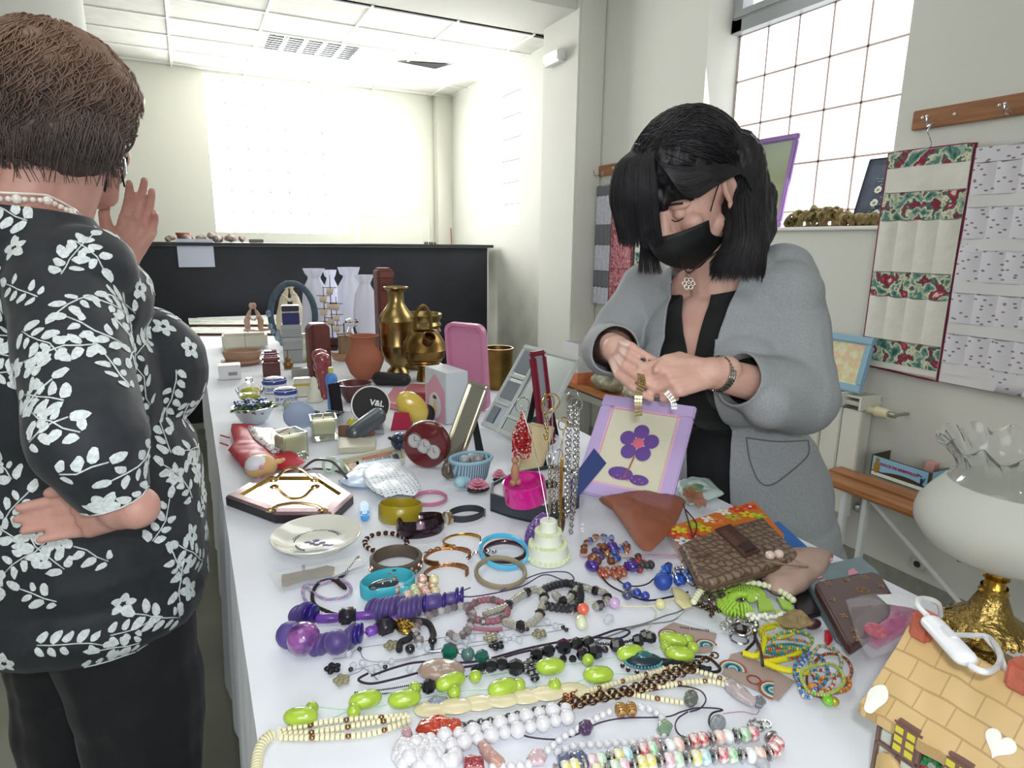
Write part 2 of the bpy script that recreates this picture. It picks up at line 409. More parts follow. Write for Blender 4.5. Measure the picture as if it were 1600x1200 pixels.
# ---------------- people ----------------
RK = 1.0
def capsule(mb, p, q, r1, r2=None, n=16):
    r2 = r1 if r2 is None else r2; r1 *= RK; r2 *= RK; p, q = V(p), V(q); d = q-p; L_ = max(d.length, 1e-5)
    T = Matrix.Translation(p) @ d.to_track_quat('Z', 'Y').to_matrix().to_4x4()
    pr = [(max(1e-4, r1*sin(a)), -r1*cos(a)) for a in [pi/2*k/5 for k in range(6)]]
    pr += [(max(1e-4, r2*cos(a)), L_+r2*sin(a)) for a in [pi/2*k/5 for k in range(6)]]
    mb.lathe(pr, n, T)
def chain(mb, pts, rs, n=16):
    for a, b, r, s in zip(pts, pts[1:], rs, rs[1:]): capsule(mb, a, b, r, s, n)
def oell(mb, c, axes, r, n=24):
    """ellipsoid with its own axes"""
    r = [x*RK for x in r]; X_, Y_, Z_ = axes; T = Matrix((( X_.x*r[0], Y_.x*r[1], Z_.x*r[2], c[0]), (X_.y*r[0], Y_.y*r[1], Z_.y*r[2], c[1]), (X_.z*r[0], Y_.z*r[1], Z_.z*r[2], c[2]), (0, 0, 0, 1)))
    m = n//2; pr = [(max(1e-4, sin(pi*j/m)), -cos(pi*j/m)) for j in range(m+1)]
    mb.lathe(pr, n, T)
def sculpt(mb, voxel, it=4, fac=.5, disp=None, cuts=(), keep=None, solid=0, planar=True):
    """one continuous skin over the blobs"""
    me = bpy.data.meshes.new('s'); me.from_pydata([tuple(v) for v in mb.v], [], mb.f)
    o = bpy.data.objects.new('s', me); COL.objects.link(o)
    r = o.modifiers.new('r', 'REMESH'); r.mode = 'VOXEL'; r.voxel_size = voxel
    s = o.modifiers.new('m', 'SMOOTH'); s.iterations = it; s.factor = fac
    bpy.context.view_layer.update()
    out = bpy.data.meshes.new_from_object(o.evaluated_get(bpy.context.evaluated_depsgraph_get()))
    bpy.data.objects.remove(o)
    bm = bmesh.new(); bm.from_mesh(out); bm.normal_update()
    if disp:
        for v, d in [(v, disp(v.co, v.normal)) for v in bm.verts]: v.co += v.normal*d
    for co, no in cuts:
        bmesh.ops.bisect_plane(bm, geom=bm.verts[:]+bm.edges[:]+bm.faces[:], plane_co=co, plane_no=no)
    if keep:
        bmesh.ops.delete(bm, geom=[f for f in bm.faces if not keep(f.calc_center_median())], context='FACES')
    bm.to_mesh(out); bm.free(); out.polygons.foreach_set('use_smooth', [True]*len(out.polygons))
    return out
def mesh_obj(name, me, mat, parent=None, label=None, solid=0, off=-1):
    me.name = name; me.materials.clear(); me.materials.append(mat)
    o = bpy.data.objects.new(name, me); COL.objects.link(o)
    if parent: o.parent = parent; o.matrix_parent_inverse = Matrix.Translation(-parent.location)
    if label: o['label'] = label
    if solid: s = o.modifiers.new('thickness', 'SOLIDIFY'); s.thickness = solid; s.offset = off
    return o
def part_w(mb, name, mat, parent, label=None, smooth=60):
    """a part modelled in world coordinates"""
    o = mb.build(name, mat, parent, smooth, label)
    root = parent
    while root.parent: root = root.parent
    o.matrix_parent_inverse = Matrix.Translation(-root.location) if parent is root else I4
    return o
def hand(mb, wrist, d, n, side, curls, thumb, L_=.175, spread=4., wr=.026):
    """d: towards the fingers, n: back of the hand, side*(d x n): thumb side"""
    d = V(d).normalized(); n = V(n); n = (n-d*n.dot(d)).normalized(); s = d.cross(n).normalized()*side
    w_ = V(wrist); k = L_/.175
    def q(a, b, c): return w_+(d*a+s*b+n*c)*k
    offs = [.030, .0105, -.0095, -.028]; ml = [.084, .087, .082, .074]; fl = [(.042, .025, .019), (.046, .028, .020), (.042, .026, .020), (.033, .020, .018)]
    capsule(mb, q(-.03, 0, 0), q(.01, 0, 0), wr*k, .024*k)
    tips = []
    for i in range(4):
        m0 = q(.012, offs[i]*.55, 0); m1 = q(ml[i], offs[i], .003)
        capsule(mb, m0, m1, .0135*k, .0105*k, 12); capsule(mb, q(.02, offs[i]*.5, -.006), q(ml[i]-.01, offs[i]*.95, -.006), .012*k, .0095*k, 12)
        a = 0; p = m1; sp = rad(spread*(1.5-i)); rr = [.0092, .0084, .0076, .0066] if i < 3 else [.0082, .0074, .0068, .006]
        for j in range(3):
            a += rad(curls[i][j]); dd = (d*cos(sp)+s*sin(sp))*cos(a)-n*sin(a); e = p+dd*fl[i][j]*k
            capsule(mb, p, e, rr[j]*k, rr[j+1]*k, 10); p = e
        tips.append(p)
    tp = [q(*t) for t in thumb]
    chain(mb, tp, [.014*k, .0115*k, .0098*k, .0078*k], 12)
    capsule(mb, q(.02, .012, -.008), tp[1], .015*k, .012*k)
    return tips
def skin(name, c):
    m, nt, b = newmat(name); N = nt.nodes; L = nt.links
    tc = N.new('ShaderNodeTexCoord'); n = N.new('ShaderNodeTexNoise'); n.inputs['Scale'].default_value = 30; n.inputs['Detail'].default_value = 5
    L.new(tc.outputs['Object'], n.inputs['Vector']); r = N.new('ShaderNodeValToRGB'); a = lin(c)
    r.color_ramp.elements[0].position = .3; r.color_ramp.elements[0].color = (a[0]*.92, a[1]*.84, a[2]*.82, 1); r.color_ramp.elements[1].position = .7; r.color_ramp.elements[1].color = (*a, 1)
    L.new(n.outputs['Fac'], r.inputs[0]); L.new(r.outputs[0], b.inputs['Base Color'])
    b.inputs['Roughness'].default_value = .5; b.inputs['Subsurface Weight'].default_value = .15; b.inputs['Subsurface Scale'].default_value = .008
    b.inputs['Subsurface Radius'].default_value = (1, .35, .2)
    n2 = N.new('ShaderNodeTexNoise'); n2.inputs['Scale'].default_value = 260; L.new(tc.outputs['Object'], n2.inputs['Vector'])
    bp = N.new('ShaderNodeBump'); bp.inputs['Strength'].default_value = .15; bp.inputs['Distance'].default_value = .002; L.new(n2.outputs['Fac'], bp.inputs['Height']); L.new(bp.outputs[0], b.inputs['Normal'])
    return m
def head_blobs(mb, c, R_, U_, Fw, k=1.):
    """cranium, jaw, nose, ears; c between the ears at eye height"""
    def q(r, u, f): return c+(R_*r+U_*u+Fw*f)*k
    ax = (R_, Fw, U_)
    oell(mb, q(0, .028, -.012), ax, (.074*k, .092*k, .088*k)); oell(mb, q(0, -.02, .03), ax, (.064*k, .062*k, .078*k))
    oell(mb, q(0, -.07, .045), ax, (.047*k, .045*k, .038*k)); oell(mb, q(0, -.098, .068), ax, (.022*k, .02*k, .018*k))
    for s in (-1, 1):
        oell(mb, q(.034*s, -.026, .070), ax, (.026*k, .019*k, .024*k)); oell(mb, q(.032*s, .014, .078), ax, (.024*k, .014*k, .009*k))
        capsule(mb, q(.048*s, -.056, .022), q(.02*s, -.095, .06), .019*k, .018*k)
        # ear: rim and lobe
        for a in range(9):
            g = rad(-60+a*34); g2 = rad(-60+(a+1)*34)
            if a < 8: capsule(mb, q(.079*s, -.008+.028*sin(g), -.008-.015*cos(g)), q(.079*s, -.008+.028*sin(g2), -.008-.015*cos(g2)), .0052*k, .0052*k, 8)
        oell(mb, q(.075*s, -.008, -.006), ax, (.006*k, .014*k, .026*k)); oell(mb, q(.077*s, -.036, .002), ax, (.006*k, .008*k, .01*k))
    capsule(mb, q(0, .008, .088), q(0, -.03, .108), .0095*k, .013*k); oell(mb, q(0, -.034, .104), ax, (.018*k, .014*k, .011*k))
    oell(mb, q(0, -.062, .088), ax, (.026*k, .012*k, .007*k)); oell(mb, q(0, -.075, .086), ax, (.022*k, .012*k, .008*k))
    return q
def hairmat(name, stops, coordz=None):
    m, nt, b = newmat(name); N = nt.nodes; L = nt.links
    tc = N.new('ShaderNodeTexCoord'); n = N.new('ShaderNodeTexNoise'); n.inputs['Scale'].default_value = 16; n.inputs['Detail'].default_value = 8; n.inputs['Roughness'].default_value = .7
    L.new(tc.outputs['Object'], n.inputs['Vector']); fac = n.outputs['Fac']
    if coordz:
        sp = N.new('ShaderNodeSeparateXYZ'); L.new(tc.outputs['Object'], sp.inputs[0])
        mr = N.new('ShaderNodeMapRange'); mr.inputs['From Min'].default_value = coordz[0]; mr.inputs['From Max'].default_value = coordz[1]; L.new(sp.outputs['Z'], mr.inputs['Value'])
        mx = N.new('ShaderNodeMix'); mx.inputs[0].default_value = .5; L.new(mr.outputs[0], mx.inputs[2]); L.new(fac, mx.inputs[3]); fac = mx.outputs[0]
    r = N.new('ShaderNodeValToRGB'); cr = r.color_ramp
    while len(cr.elements) < len(stops): cr.elements.new(.5)
    for e, (p, c) in zip(cr.elements, stops): e.position = p; e.color = (*lin(c), 1)
    L.new(fac, r.inputs[0]); L.new(r.outputs[0], b.inputs['Base Color']); b.inputs['Roughness'].default_value = .5
    return m
CR = V(RM.col[0]); CU = V(RM.col[1]); CF = -V(RM.col[2])   # right, up, forward of the photographer's view, for posing
rnd = random.Random(3)
# ===== the older woman on the left =====
hA = rad(38); fA = V((cos(hA), sin(hA), 0)); rA = V((sin(hA), -cos(hA), 0)); UP = V((0, 0, 1))
OA = V((-.215, 1.225, 0))
def A(r, f, u): return OA+rA*r+fA*f+UP*u
rootA = thing('person', 'older woman with short brown hair in a black sweater with white flowers, one hand raised', 'person', OA)
def torsoA(mb, g=0.):
    ax = (rA, fA, UP)
    oell(mb, A(0, .0, 1.16), ax, (.185+g, .12+g, .10+g)); oell(mb, A(0, .0, 1.02), ax, (.18+g, .135+g, .17+g))
    for s in (-1, 1): oell(mb, A(.075*s, .115, 1.03), ax, (.085+g, .08+g, .09+g))
    oell(mb, A(0, .035, .86), ax, (.185+g, .155+g, .16+g)); oell(mb, A(0, .01, .74), ax, (.205+g, .17+g, .18+g))
    capsule(mb, A(-.15, -.01, 1.205), A(.15, -.01, 1.205), .05+g, .05+g)
    capsule(mb, A(-.07, -.01, 1.24), A(.07, -.01, 1.24), .055+g, .055+g)
shR = W(95, 415, .93); elR = W(140, 690, .76); wrR = W(190, 796, .80)
shL = A(-.17, .01, 1.18); elL = A(-.2, .16, 1.03); wrL = W(196, 402, 1.2)
hdA = rad(66); fh = (V((cos(hdA), sin(hdA), 0))-UP*.05).normalized(); rh = V((sin(hdA), -cos(hdA), 0)); uh = rh.cross(fh).normalized()
hcA = W(104, 205, 1.0)
b = MB(); torsoA(b)
capsule(b, A(0, -.01, 1.2), hcA+uh*-.06+fh*-.02, .062, .058)
capsule(b, A(0, -.03, 1.22), hcA+fh*-.05-uh*.03, .05, .05)
qA = head_blobs(b, hcA, rh, uh, fh, .98)
chain(b, [shR, elR, wrR], [.056, .042, .026]); chain(b, [shL, elL, wrL], [.056, .042, .026])
# the hand resting behind her hip, palm showing, fingers towards the left
RK = 1.2
hand(b, wrR, -CR*.9-CU*.14+CF*.24, CF*.94+CU*.1+CR*.3, -1, [(16, 12, 8), (12, 12, 8), (14, 14, 8), (18, 16, 10)], [(.01, .022, -.008), (.045, .042, -.012), (.08, .048, -.018), (.108, .044, -.022)], .142, -1, .028)
# the raised hand, palm towards the camera
hand(b, wrL, CU*.88+CR*.28+CF*.1, CF*.9-CR*.35, 1, [(22, 24, 14), (14, 18, 12), (20, 22, 14), (34, 36, 20)], [(.012, .024, -.010), (.044, .048, -.02), (.07, .06, -.03), (.092, .062, -.04)], .15, 2)
RK = 1.0
for s in (-1, 1):
    chain(b, [A(.09*s, 0, .75), A(.095*s, .01, .42), A(.1*s, -.01, .08)], [.095, .06, .04])
    capsule(b, A(.1*s, -.02, .04), A(.105*s, .13, .03), .036, .03)
SKA = skin('skin_warm', 'd0a396')
mesh_obj('body', sculpt(b, .0034, 4), SKA, rootA)
# sweater
b = MB(); torsoA(b, .014); chain(b, [shR, elR, wrR], [.074, .064, .036]); chain(b, [shL, elL, wrL.lerp(elL, .25)], [.07, .055, .04])
capsule(b, A(-.04, -.02, 1.245), A(.04, -.02, 1.245), .075, .075)
capsule(b, shR, A(.08, 0, 1.2), .074, .07); oell(b, A(0, .0, .66), (rA, fA, UP), (.222, .185, .12)); oell(b, A(0, .02, .8), (rA, fA, UP), (.215, .175, .25)); capsule(b, shR+V((0, 0, -.02)), A(.12, .0, 1.05), .075, .08)
cutdir = (wrR-elR).normalized(); cutp = wrR-cutdir*.022
cutL = (wrL-elL).normalized(); cutq = wrL-cutL*.07
def foldA(c, n):
    t = c.z; a = noise.noise(V((c.x*9, c.y*9, c.z*22)))*.005+noise.noise(V((c.x*30, c.y*30, c.z*30)))*.0012
    return a
def keepA(p):
    if p.z < .615: return False
    d_ = p-cutp; h_ = d_.dot(cutdir)
    if 0 < h_ < .075 and (d_-cutdir*h_).length < .05: return False
    if (p-cutq).dot(cutL) > 0 and (p-wrL).length < .2: return False
    if (p-neckP).dot(neckN) > 0: return False
    return True
neckP = A(0, -.02, 1.285); neckN = V((fA.x*.16, fA.y*.16, 1)).normalized()
me = sculpt(b, .005, 7, disp=foldA, cuts=[(V((0, 0, .615)), UP), (cutp, cutdir), (cutq, cutL), (neckP, neckN)], keep=keepA)
from mathutils.bvhtree import BVHTree
def print_flowers(me, n, seed):
    """printed sprays of white leaves and open flowers, lying on the knit"""
    rg = random.Random(seed); bm = bmesh.new(); bm.from_mesh(me); tree = BVHTree.FromBMesh(bm); bm.faces.ensure_lookup_table(); fc = [(f.calc_center_median(), f.normal.copy()) for f in bm.faces]; bm.free()
    mb = MB(); mb.v = [v.co.copy() for v in me.vertices]; mb.f = [list(p.vertices) for p in me.polygons]; mb.m = [0]*len(mb.f); mb.mi = 1
    def petal(c, nrm, dr, ln, wd):
        t = dr-nrm*dr.dot(nrm)
        if t.length < 1e-4: return
        t.normalize(); s_ = nrm.cross(t); vs = []
        def put(a, b_):
            p = c+t*a+s_*b_; h, n_, _, _ = tree.find_nearest(p)
            return h+n_*.0009
        k = 10; vs.append(put(ln/2, 0))
        for rr in (.5, 1):
            for i in range(k):
                g = 2*pi*i/k; jag = rr*(1+.14*rg.uniform(-1, 1)); vs.append(put(ln/2+ln/2*cos(g)*jag, wd/2*sin(g)*jag*(1-.25*cos(g))))
        if max((v-vs[0]).length for v in vs) > ln*1.2: return
        fs = [(0, 1+i, 1+(i+1) % k) for i in range(k)]+[(1+i, 1+k+i, 1+k+(i+1) % k, 1+(i+1) % k) for i in range(k)]
        mb.add(vs, fs)
    used = []
    while len(used) < n:
        c, nrm = rg.choice(fc)
        if any((c-u).length < .036 for u in used[-400:]) and rg.random() < .97: 
            if rg.random() < .02: n -= 1
            continue
        used.append(c); d = V((rg.uniform(-1, 1), rg.uniform(-1, 1), rg.uniform(-.4, 1))); d = (d-nrm*d.dot(nrm)).normalized(); kind = rg.random()
        if kind < .34:
            a0 = rg.uniform(0, 6)
            for k in range(5): g = a0+2*pi*k/5; q_ = d*cos(g)+nrm.cross(d)*sin(g); petal(c+q_*.003, nrm, q_, rg.uniform(.014, .02), .013)
        else:
            p = c.copy(); nn = nrm; path = [c+nrm*.001]
            for k in range(rg.randint(3, 5)):
                side = nn.cross(d); ln = rg.uniform(.016, .026)
                petal(p+side*.003, nn, (d*.6+side).normalized(), ln, ln*.55)
                if rg.random() < .75: petal(p-side*.003, nn, (d*.6-side).normalized(), ln*.9, ln*.5)
                q_ = p+d*.017+side*rg.uniform(-.005, .005); h, n_, _, _ = tree.find_nearest(q_); p = h; nn = n_; d = (d-nn*d.dot(nn)).normalized(); path.append(h+n_*.001)
            petal(p, nn, d, .022, .013)
            mb.tube(path, .0011, 4)
    mb.v = [V(v) for v in mb.v]; out = bpy.data.meshes.new('sweater'); out.from_pydata([tuple(v) for v in mb.v], [], mb.f)
    out.materials.append(M('25292f', .65, sheen=.12, var=.15, vs=60)); out.materials.append(M('dde6e6', .7, var=.14, vs=220)); out.polygons.foreach_set('material_index', mb.m); out.polygons.foreach_set('use_smooth', [True]*len(out.polygons))
    return out
me = print_flowers(me, 250, 5); o = bpy.data.objects.new('sweater', me); COL.objects.link(o); o.parent = rootA; o.matrix_parent_inverse = Matrix.Translation(-rootA.location)

# trousers
b = MB()
for s in (-1, 1):
    chain(b, [A(.085*s, 0, .74), A(.1*s, .01, .45), A(.105*s, -.01, .1)], [.125, .1, .085])
oell(b, A(0, 0, .72), (rA, fA, UP), (.2, .165, .14))
def foldT(c, n): return noise.noise(V((c.x*14, c.y*14, c.z*5)))*.010+noise.noise(V((c.x*5, c.y*5, c.z*16)))*.006
me = sculpt(b, .006, 6, disp=foldT, cuts=[(V((0, 0, .05)), UP), (V((0, 0, .76)), UP)], keep=lambda p: .05 < p.z < .76)
mesh_obj('trousers', me, M('16171c', .75, sheen=.1, bump=.1, bs=200), rootA, solid=.004)
b = MB()
for s in (-1, 1):
    q0 = MB(); capsule(q0, A(.1*s, -.03, .035), A(.107*s, .13, .03), .044, .036)
    mesh_obj('shoe', sculpt(q0, .006, 3, keep=lambda p: p.z > .002), M('17171a', .35), rootA)
# hair
HA = hairmat('brown_greying_hair', [(.22, '2c2628'), (.40, '4f4440'), (.55, '66534a'), (.75, '876a58')], (-.10, .10))
b = MB(); ax = (rh, fh, uh)
def qh(r, u, f): return hcA+rh*r+uh*u+fh*f
for (r, u, f, a, c_, d_) in ((0, .045, -.012, .106, .112, .096), (0, -.005, -.045, .096, .078, .085), (.02, .07, .03, .08, .075, .062), (0, -.035, -.055, .082, .06, .05), (.03, .09, -.03, .07, .07, .05), (-.03, .085, -.01, .07, .08, .055)):
    oell(b, qh(r, u, f), ax, (a, c_, d_))
for k in range(70):
    a = rnd.uniform(0, 2*pi); e = rnd.uniform(-.5, 1.4); p = qh(.098*cos(a)*cos(e), .04+.094*sin(e), -.015+.104*sin(a)*cos(e))
    loc = p-hcA
    if loc.dot(fh) > .03 and loc.dot(uh) < .06: continue
    oell(b, p, ax, (rnd.uniform(.014, .024),)*3, 10)
def hd(c, n): return noise.noise(c*38)*.005+noise.noise(c*95)*.003
me = sculpt(b, .004, 2, disp=hd, keep=lambda p: not ((p-hcA).dot(fh) > .004 and (p-hcA).dot(uh) < .0+.9*((p-hcA).dot(fh)-.004)*.6 and abs((p-hcA).dot(rh)) < .2) )
for v in me.vertices: v.co -= hcA
o = mesh_obj('hair', me, HA, rootA, solid=.003); o.location = hcA
def strands(name, parent, mat, gen, n, r=.0011, org=None):
    mb = MB()
    for i in range(n):
        pts = gen(i)
        if pts: mb.tube([p-org for p in pts], [r*(1-.75*(k/(len(pts)-1))**2) for k in range(len(pts))], 4, cap=False)
    o = mb.build(name, mat, None, 0); o.data.polygons.foreach_set('use_smooth', [True]*len(o.data.polygons))
    o.parent = parent; return o
def genA(i):
    # locks sweep from the crown down and back in loose waves
    if i % 5 == 0:
        a = rnd.uniform(pi*.95, pi*2.05); d = rnd.uniform(-.1, .1); w_ = 1+rnd.uniform(-.02, .07); ph = rnd.uniform(0, 6); nn_ = rnd.uniform(3.5, 6.3)
        return [qh(.100*cos(a+d*t/6)*w_*(1-.02*t)+.004*sin(ph+1.3*t), .01-.017*t+rnd.uniform(-.001, .001), -.042+.078*sin(a+d*t/6)*w_*(1-.025*t)+.004*sin(ph+1.6*t)) for t in range(7) if t < nn_]
    a = rnd.uniform(0, 2*pi); e0 = rnd.uniform(-.55, 1.5); pts = []; ln = rnd.uniform(.35, .75); tw = rnd.uniform(-.5, .5); ph = rnd.uniform(0, 6)
    for k in range(9):
        t = k/8; e = e0-ln*t; aa = a+tw*t+.08*sin(ph+7*t); rr = 1.07+.04*sin(ph+5*t)+.05*noise.noise(V((a*2, e*3, 1)))+rnd.uniform(-.004, .004)
        if e < -.95: break
        p = qh(.106*cos(aa)*cos(e)*rr, .038+(.106 if e > 0 else .10)*sin(e)*rr, -.016+.112*sin(aa)*cos(e)*rr)
        l = p-hcA
        if l.dot(fh) > .008 and l.dot(uh) < .035: break
        pts.append(p)
    return pts if len(pts) > 3 else None
strands('hair_strands', o, HA, genA, 3600, .0012, hcA)
# mask, straps, glasses, earring, necklace
BLK = M('17181b', .6, bump=.2, bs=300)
def maskmb(q, k=1., wv0=.066, bz=.118, hh=.088):
    mb = MB()
    def f(u, v):
        a = (u-.5)*2; h = -.018-hh*v
        wv = wv0*(1-.25*v); bulge = (bz if v < .3 else bz-.06*((v-.3)/.7)**1.6)
        return q(wv*a, h-.012*a*a*(1-v)+(.028*v*a*a), bulge-(.066-.0*v)*abs(a)**2.4+.01*(1-abs(a))*sin(pi*v))
    mb.grid(f, 20, 12); return mb
o = part_w(maskmb(qA), 'face_mask', BLK, rootA); s = o.modifiers.new('t', 'SOLIDIFY'); s.thickness = .002
for s_ in (-1, 1):
    m = MB(); m.tube(spline([qA(.064*s_, -.022, .045), qA(.078*s_, .01, .02), qA(.082*s_, .027, -.006), qA(.084*s_, .0, -.027), qA(.08*s_, -.038, -.006), qA(.062*s_, -.08, .04)], 6), .0016, 6)
    x = part_w(m, 'ear_strap', M('101012', .7), o)
for s_ in (-1, 1):
    e = MB(); oell(e, qA(.031*s_, .002, .083), ax, (.012, .012, .012), 14); part_w(e, 'eye', M('e8e4de', .2), rootA)
m = MB(); m.torus(.0115, .0028, 24, 8, Matrix.Translation(qA(.082, -.052, .006)) @ Matrix((rh, uh, fh)).transposed().to_4x4() @ RY(60))
m.torus(.009, .0022, 24, 8, Matrix.Translation(qA(.086, -.05, -.004)) @ Matrix((rh, uh, fh)).transposed().to_4x4() @ RY(80)); part_w(m, 'hoop_earring', M('d9d6d0', .15, 1), rootA)
nk = MB(); ring = []
for k in range(60):
    g = 2*pi*k/60; p = A(.094*cos(g)*1.02, -.02+.086*sin(g), 1.30-.035*max(0, sin(g)))
    ring.append(p)
for k, p in enumerate(ring): nk.ball(p, .0042 if k % 4 else .007, 8)
nk.tube([p+V((0, 0, .008)) for p in ring], .0016, 6, closed=True)
part_w(nk, 'pearl_necklace', M('efe8df', .12, coat=1), rootA)
# ===== the younger woman on the right =====
def cv(x, y, z): return (CR*x+CU*y-CF*z)
# torso frame: leaning forward over the table
tB = (UP*1.0+cv(-.20, 0, .02)).normalized()
fB = cv(-.62, 0, .78); fB = (fB-tB*fB.dot(tB)).normalized(); rB = fB.cross(tB).normalized()
KB = 1.1; RK = KB; W0 = W
def W(px, py, d): return W0(px, py, d*KB)
HB = W(1162, 860, 1.42)   # pelvis
rootB = thing('person', 'dark haired woman in a grey jacket and black mask handling a watch bracelet', 'person', V((HB.x, HB.y, 0)))
def Bp(r, f, u): return HB+rB*(r*KB)+fB*(f*KB)+tB*(u*KB)
NB = W(1112, 412, 1.33)
TL = (NB-HB).dot(tB)/KB
def torsoB(mb, g=0.):
    ax = (rB, fB, tB)
    oell(mb, Bp(0, 0, .02), ax, (.175+g, .125+g, .15+g)); oell(mb, Bp(0, .01, .16), ax, (.15+g, .11+g, .15+g)); oell(mb, Bp(0, .005, TL-.19), ax, (.15+g, .105+g, .15+g))
    for s in (-1, 1): oell(mb, Bp(.062*s, .075, TL-.21), ax, (.068+g, .066+g, .075+g))
    capsule(mb, Bp(-.13, -.02, TL-.075), Bp(.13, -.02, TL-.075), .046+g, .046+g)
    capsule(mb, Bp(-.06, -.02, TL-.045), Bp(.06, -.02, TL-.045), .045+g, .045+g)
sL = W(1222, 432, 1.27); eL = W(1248, 618, 1.18); wL = W(1112, 582, 1.07)
sR = W(1012, 452, 1.43); eR = W(950, 545, 1.36); wR = W(962, 545, 1.16)
fhB = cv(-.68, -.64, .42).normalized(); uhB = cv(-.45, .78, .42); uhB = (uhB-fhB*uhB.dot(fhB)).normalized(); rhB = fhB.cross(uhB).normalized()
hcB = W(1080, 302, 1.23)
b = MB(); torsoB(b)
RK = 1.0; HK = 1.12; qB = head_blobs(b, hcB, rhB, uhB, fhB, HK); RK = KB
chain(b, [Bp(0, -.01, TL-.06), hcB-fhB*.02-uhB*.06], [.055, .052])
capsule(b, Bp(0, -.02, TL-.04), hcB-fhB*.05-uhB*.02, .05, .05)
chain(b, [sL, eL, wL], [.05, .04, .027]); chain(b, [sR, eR, wR], [.048, .038, .026])
pinch = W(1001, 588, 1.03)
# left hand of the woman: loose fist, thumb on top holding the watch
dL = (W(1030, 592, 1.045)-wL).normalized(); nL = cv(.1, .35, .9)
RK = 1.0; hand(b, wL, dL, nL, 1, [(38, 72, 50), (48, 78, 50), (52, 80, 50), (55, 80, 50)], [(.018, .022, -.008), (.05, .036, -.004), (.082, .032, .004), (.104, .016, .002)], .185, 2, .027)
dR = (pinch-wR).normalized(); nR = cv(-.75, .2, .62)
hand(b, wR, dR, nR, 1, [(22, 30, 18), (30, 34, 20), (38, 38, 22), (46, 40, 24)], [(.012, .022, -.008), (.042, .036, -.022), (.07, .034, -.034), (.094, .024, -.04)], .172, 2, .026); RK = KB
for s in (-1, 1):
    h0 = Bp(.085*s, 0, -.02); kx = V((h0.x, h0.y, .42)); chain(b, [h0, kx, V((h0.x, h0.y, .08))], [.085, .055, .036])
    capsule(b, V((h0.x, h0.y, .04)), V((h0.x-.12, h0.y-.04, .03)), .034, .028)
SKB = skin('skin_light', 'deb5a6')
mesh_obj('body', sculpt(b, .003, 5), SKB, rootB)
# black top with V neck
b = MB(); torsoB(b, .008); capsule(b, Bp(0, 0, TL-.05), Bp(0, 0, TL-.1), .07, .08)
def loc(p): d = (p-HB)/KB; return d.dot(rB), d.dot(fB), d.dot(tB)
def keepTop(p):
    r, f, u = loc(p)
    if u > TL-.045: return False
    if f > 0 and u > TL-.18 and abs(r-.018) < .034*((u-TL+.18)/.135): return False
    return u > -.05
vn = [(Bp(.018, 0, TL-.18), (rB*.135-tB*.034).normalized()), (Bp(.018, 0, TL-.18), (rB*.135+tB*.034).normalized()), (Bp(0, 0, TL-.045), tB)]
mesh_obj('black_top', sculpt(b, .0045, 5, cuts=vn, keep=keepTop), M('131417', .8, sheen=.1), rootB, solid=.002)
# grey jacket, open at the front
GREY = ramp_mat('heathered_grey_jersey', [(.3, '92979b'), (.7, 'a5a9ad')], scale=520, detail=2, interp='LINEAR', rough=.9, scl=(1, 1, .35))
b = MB(); torsoB(b, .022); oell(b, Bp(0, .0, -.04), (rB, fB, tB), (.215, .16, .20)); oell(b, Bp(0, .0, .12), (rB, fB, tB), (.195, .14, .26)); oell(b, Bp(0, .0, .02), (rB, fB, tB), (.205, .15, .22))
chain(b, [sL, eL], [.068, .072]); capsule(b, sL, Bp(-.12, -.01, TL-.09), .066, .06)
cfL = wL.lerp(eL, .30); capsule(b, eL, cfL, .07, .050); capsule(b, eL+V((0, 0, -.015)), W(1200, 632, 1.10), .06, .045)
chain(b, [sR, eR, wR.lerp(eR, .1)], [.062, .058, .046]); capsule(b, sR, Bp(.1, -.01, TL-.09), .062, .06)
cdL = (cfL-eL).normalized(); cpL = cfL+cdL*.004; cdR = (wR-eR).normalized(); cpR = wR-cdR*.022
def wr_(c, n):
    return noise.noise(V((c.x*7, c.y*7, c.z*16)))*.007+noise.noise(V((c.x*24, c.y*20, c.z*26)))*.0018
def keepJ(p):
    r, f, u = loc(p)
    if u > TL-.03 and math.hypot(r, f+.02) < .088: return False
    if u < -.145 : return False
    for c_, d_ in ((cpL, cdL), (cpR, cdR)):
        h_ = (p-c_).dot(d_)
        if 0 < h_ < .12 and (p-c_-d_*h_).length < .085: return False
    if f > .03 and -.035 < r < .05+.045*max(0, u) and u < TL-.02: return False
    if f > .02 and u > TL-.12 and -.04-.25*max(0, u-TL+.12) < r < .05+.25*max(0, u-TL+.12): return False
    return True
cuts = [(Bp(-.035, 0, 0), rB), (Bp(.05, 0, 0), rB), (Bp(0, 0, -.145), tB), (cpL, cdL), (cpR, cdR), (Bp(0, 0, TL-.03), tB), (Bp(.05, 0, 0), (rB-tB*.045).normalized()), (Bp(-.04, 0, TL-.12), (rB+tB*.25).normalized()), (Bp(.05, 0, TL-.12), (rB-tB*.25).normalized())]
jk = mesh_obj('jacket', sculpt(b, .005, 7, disp=wr_, cuts=cuts, keep=keepJ), GREY, rootB, solid=.004)
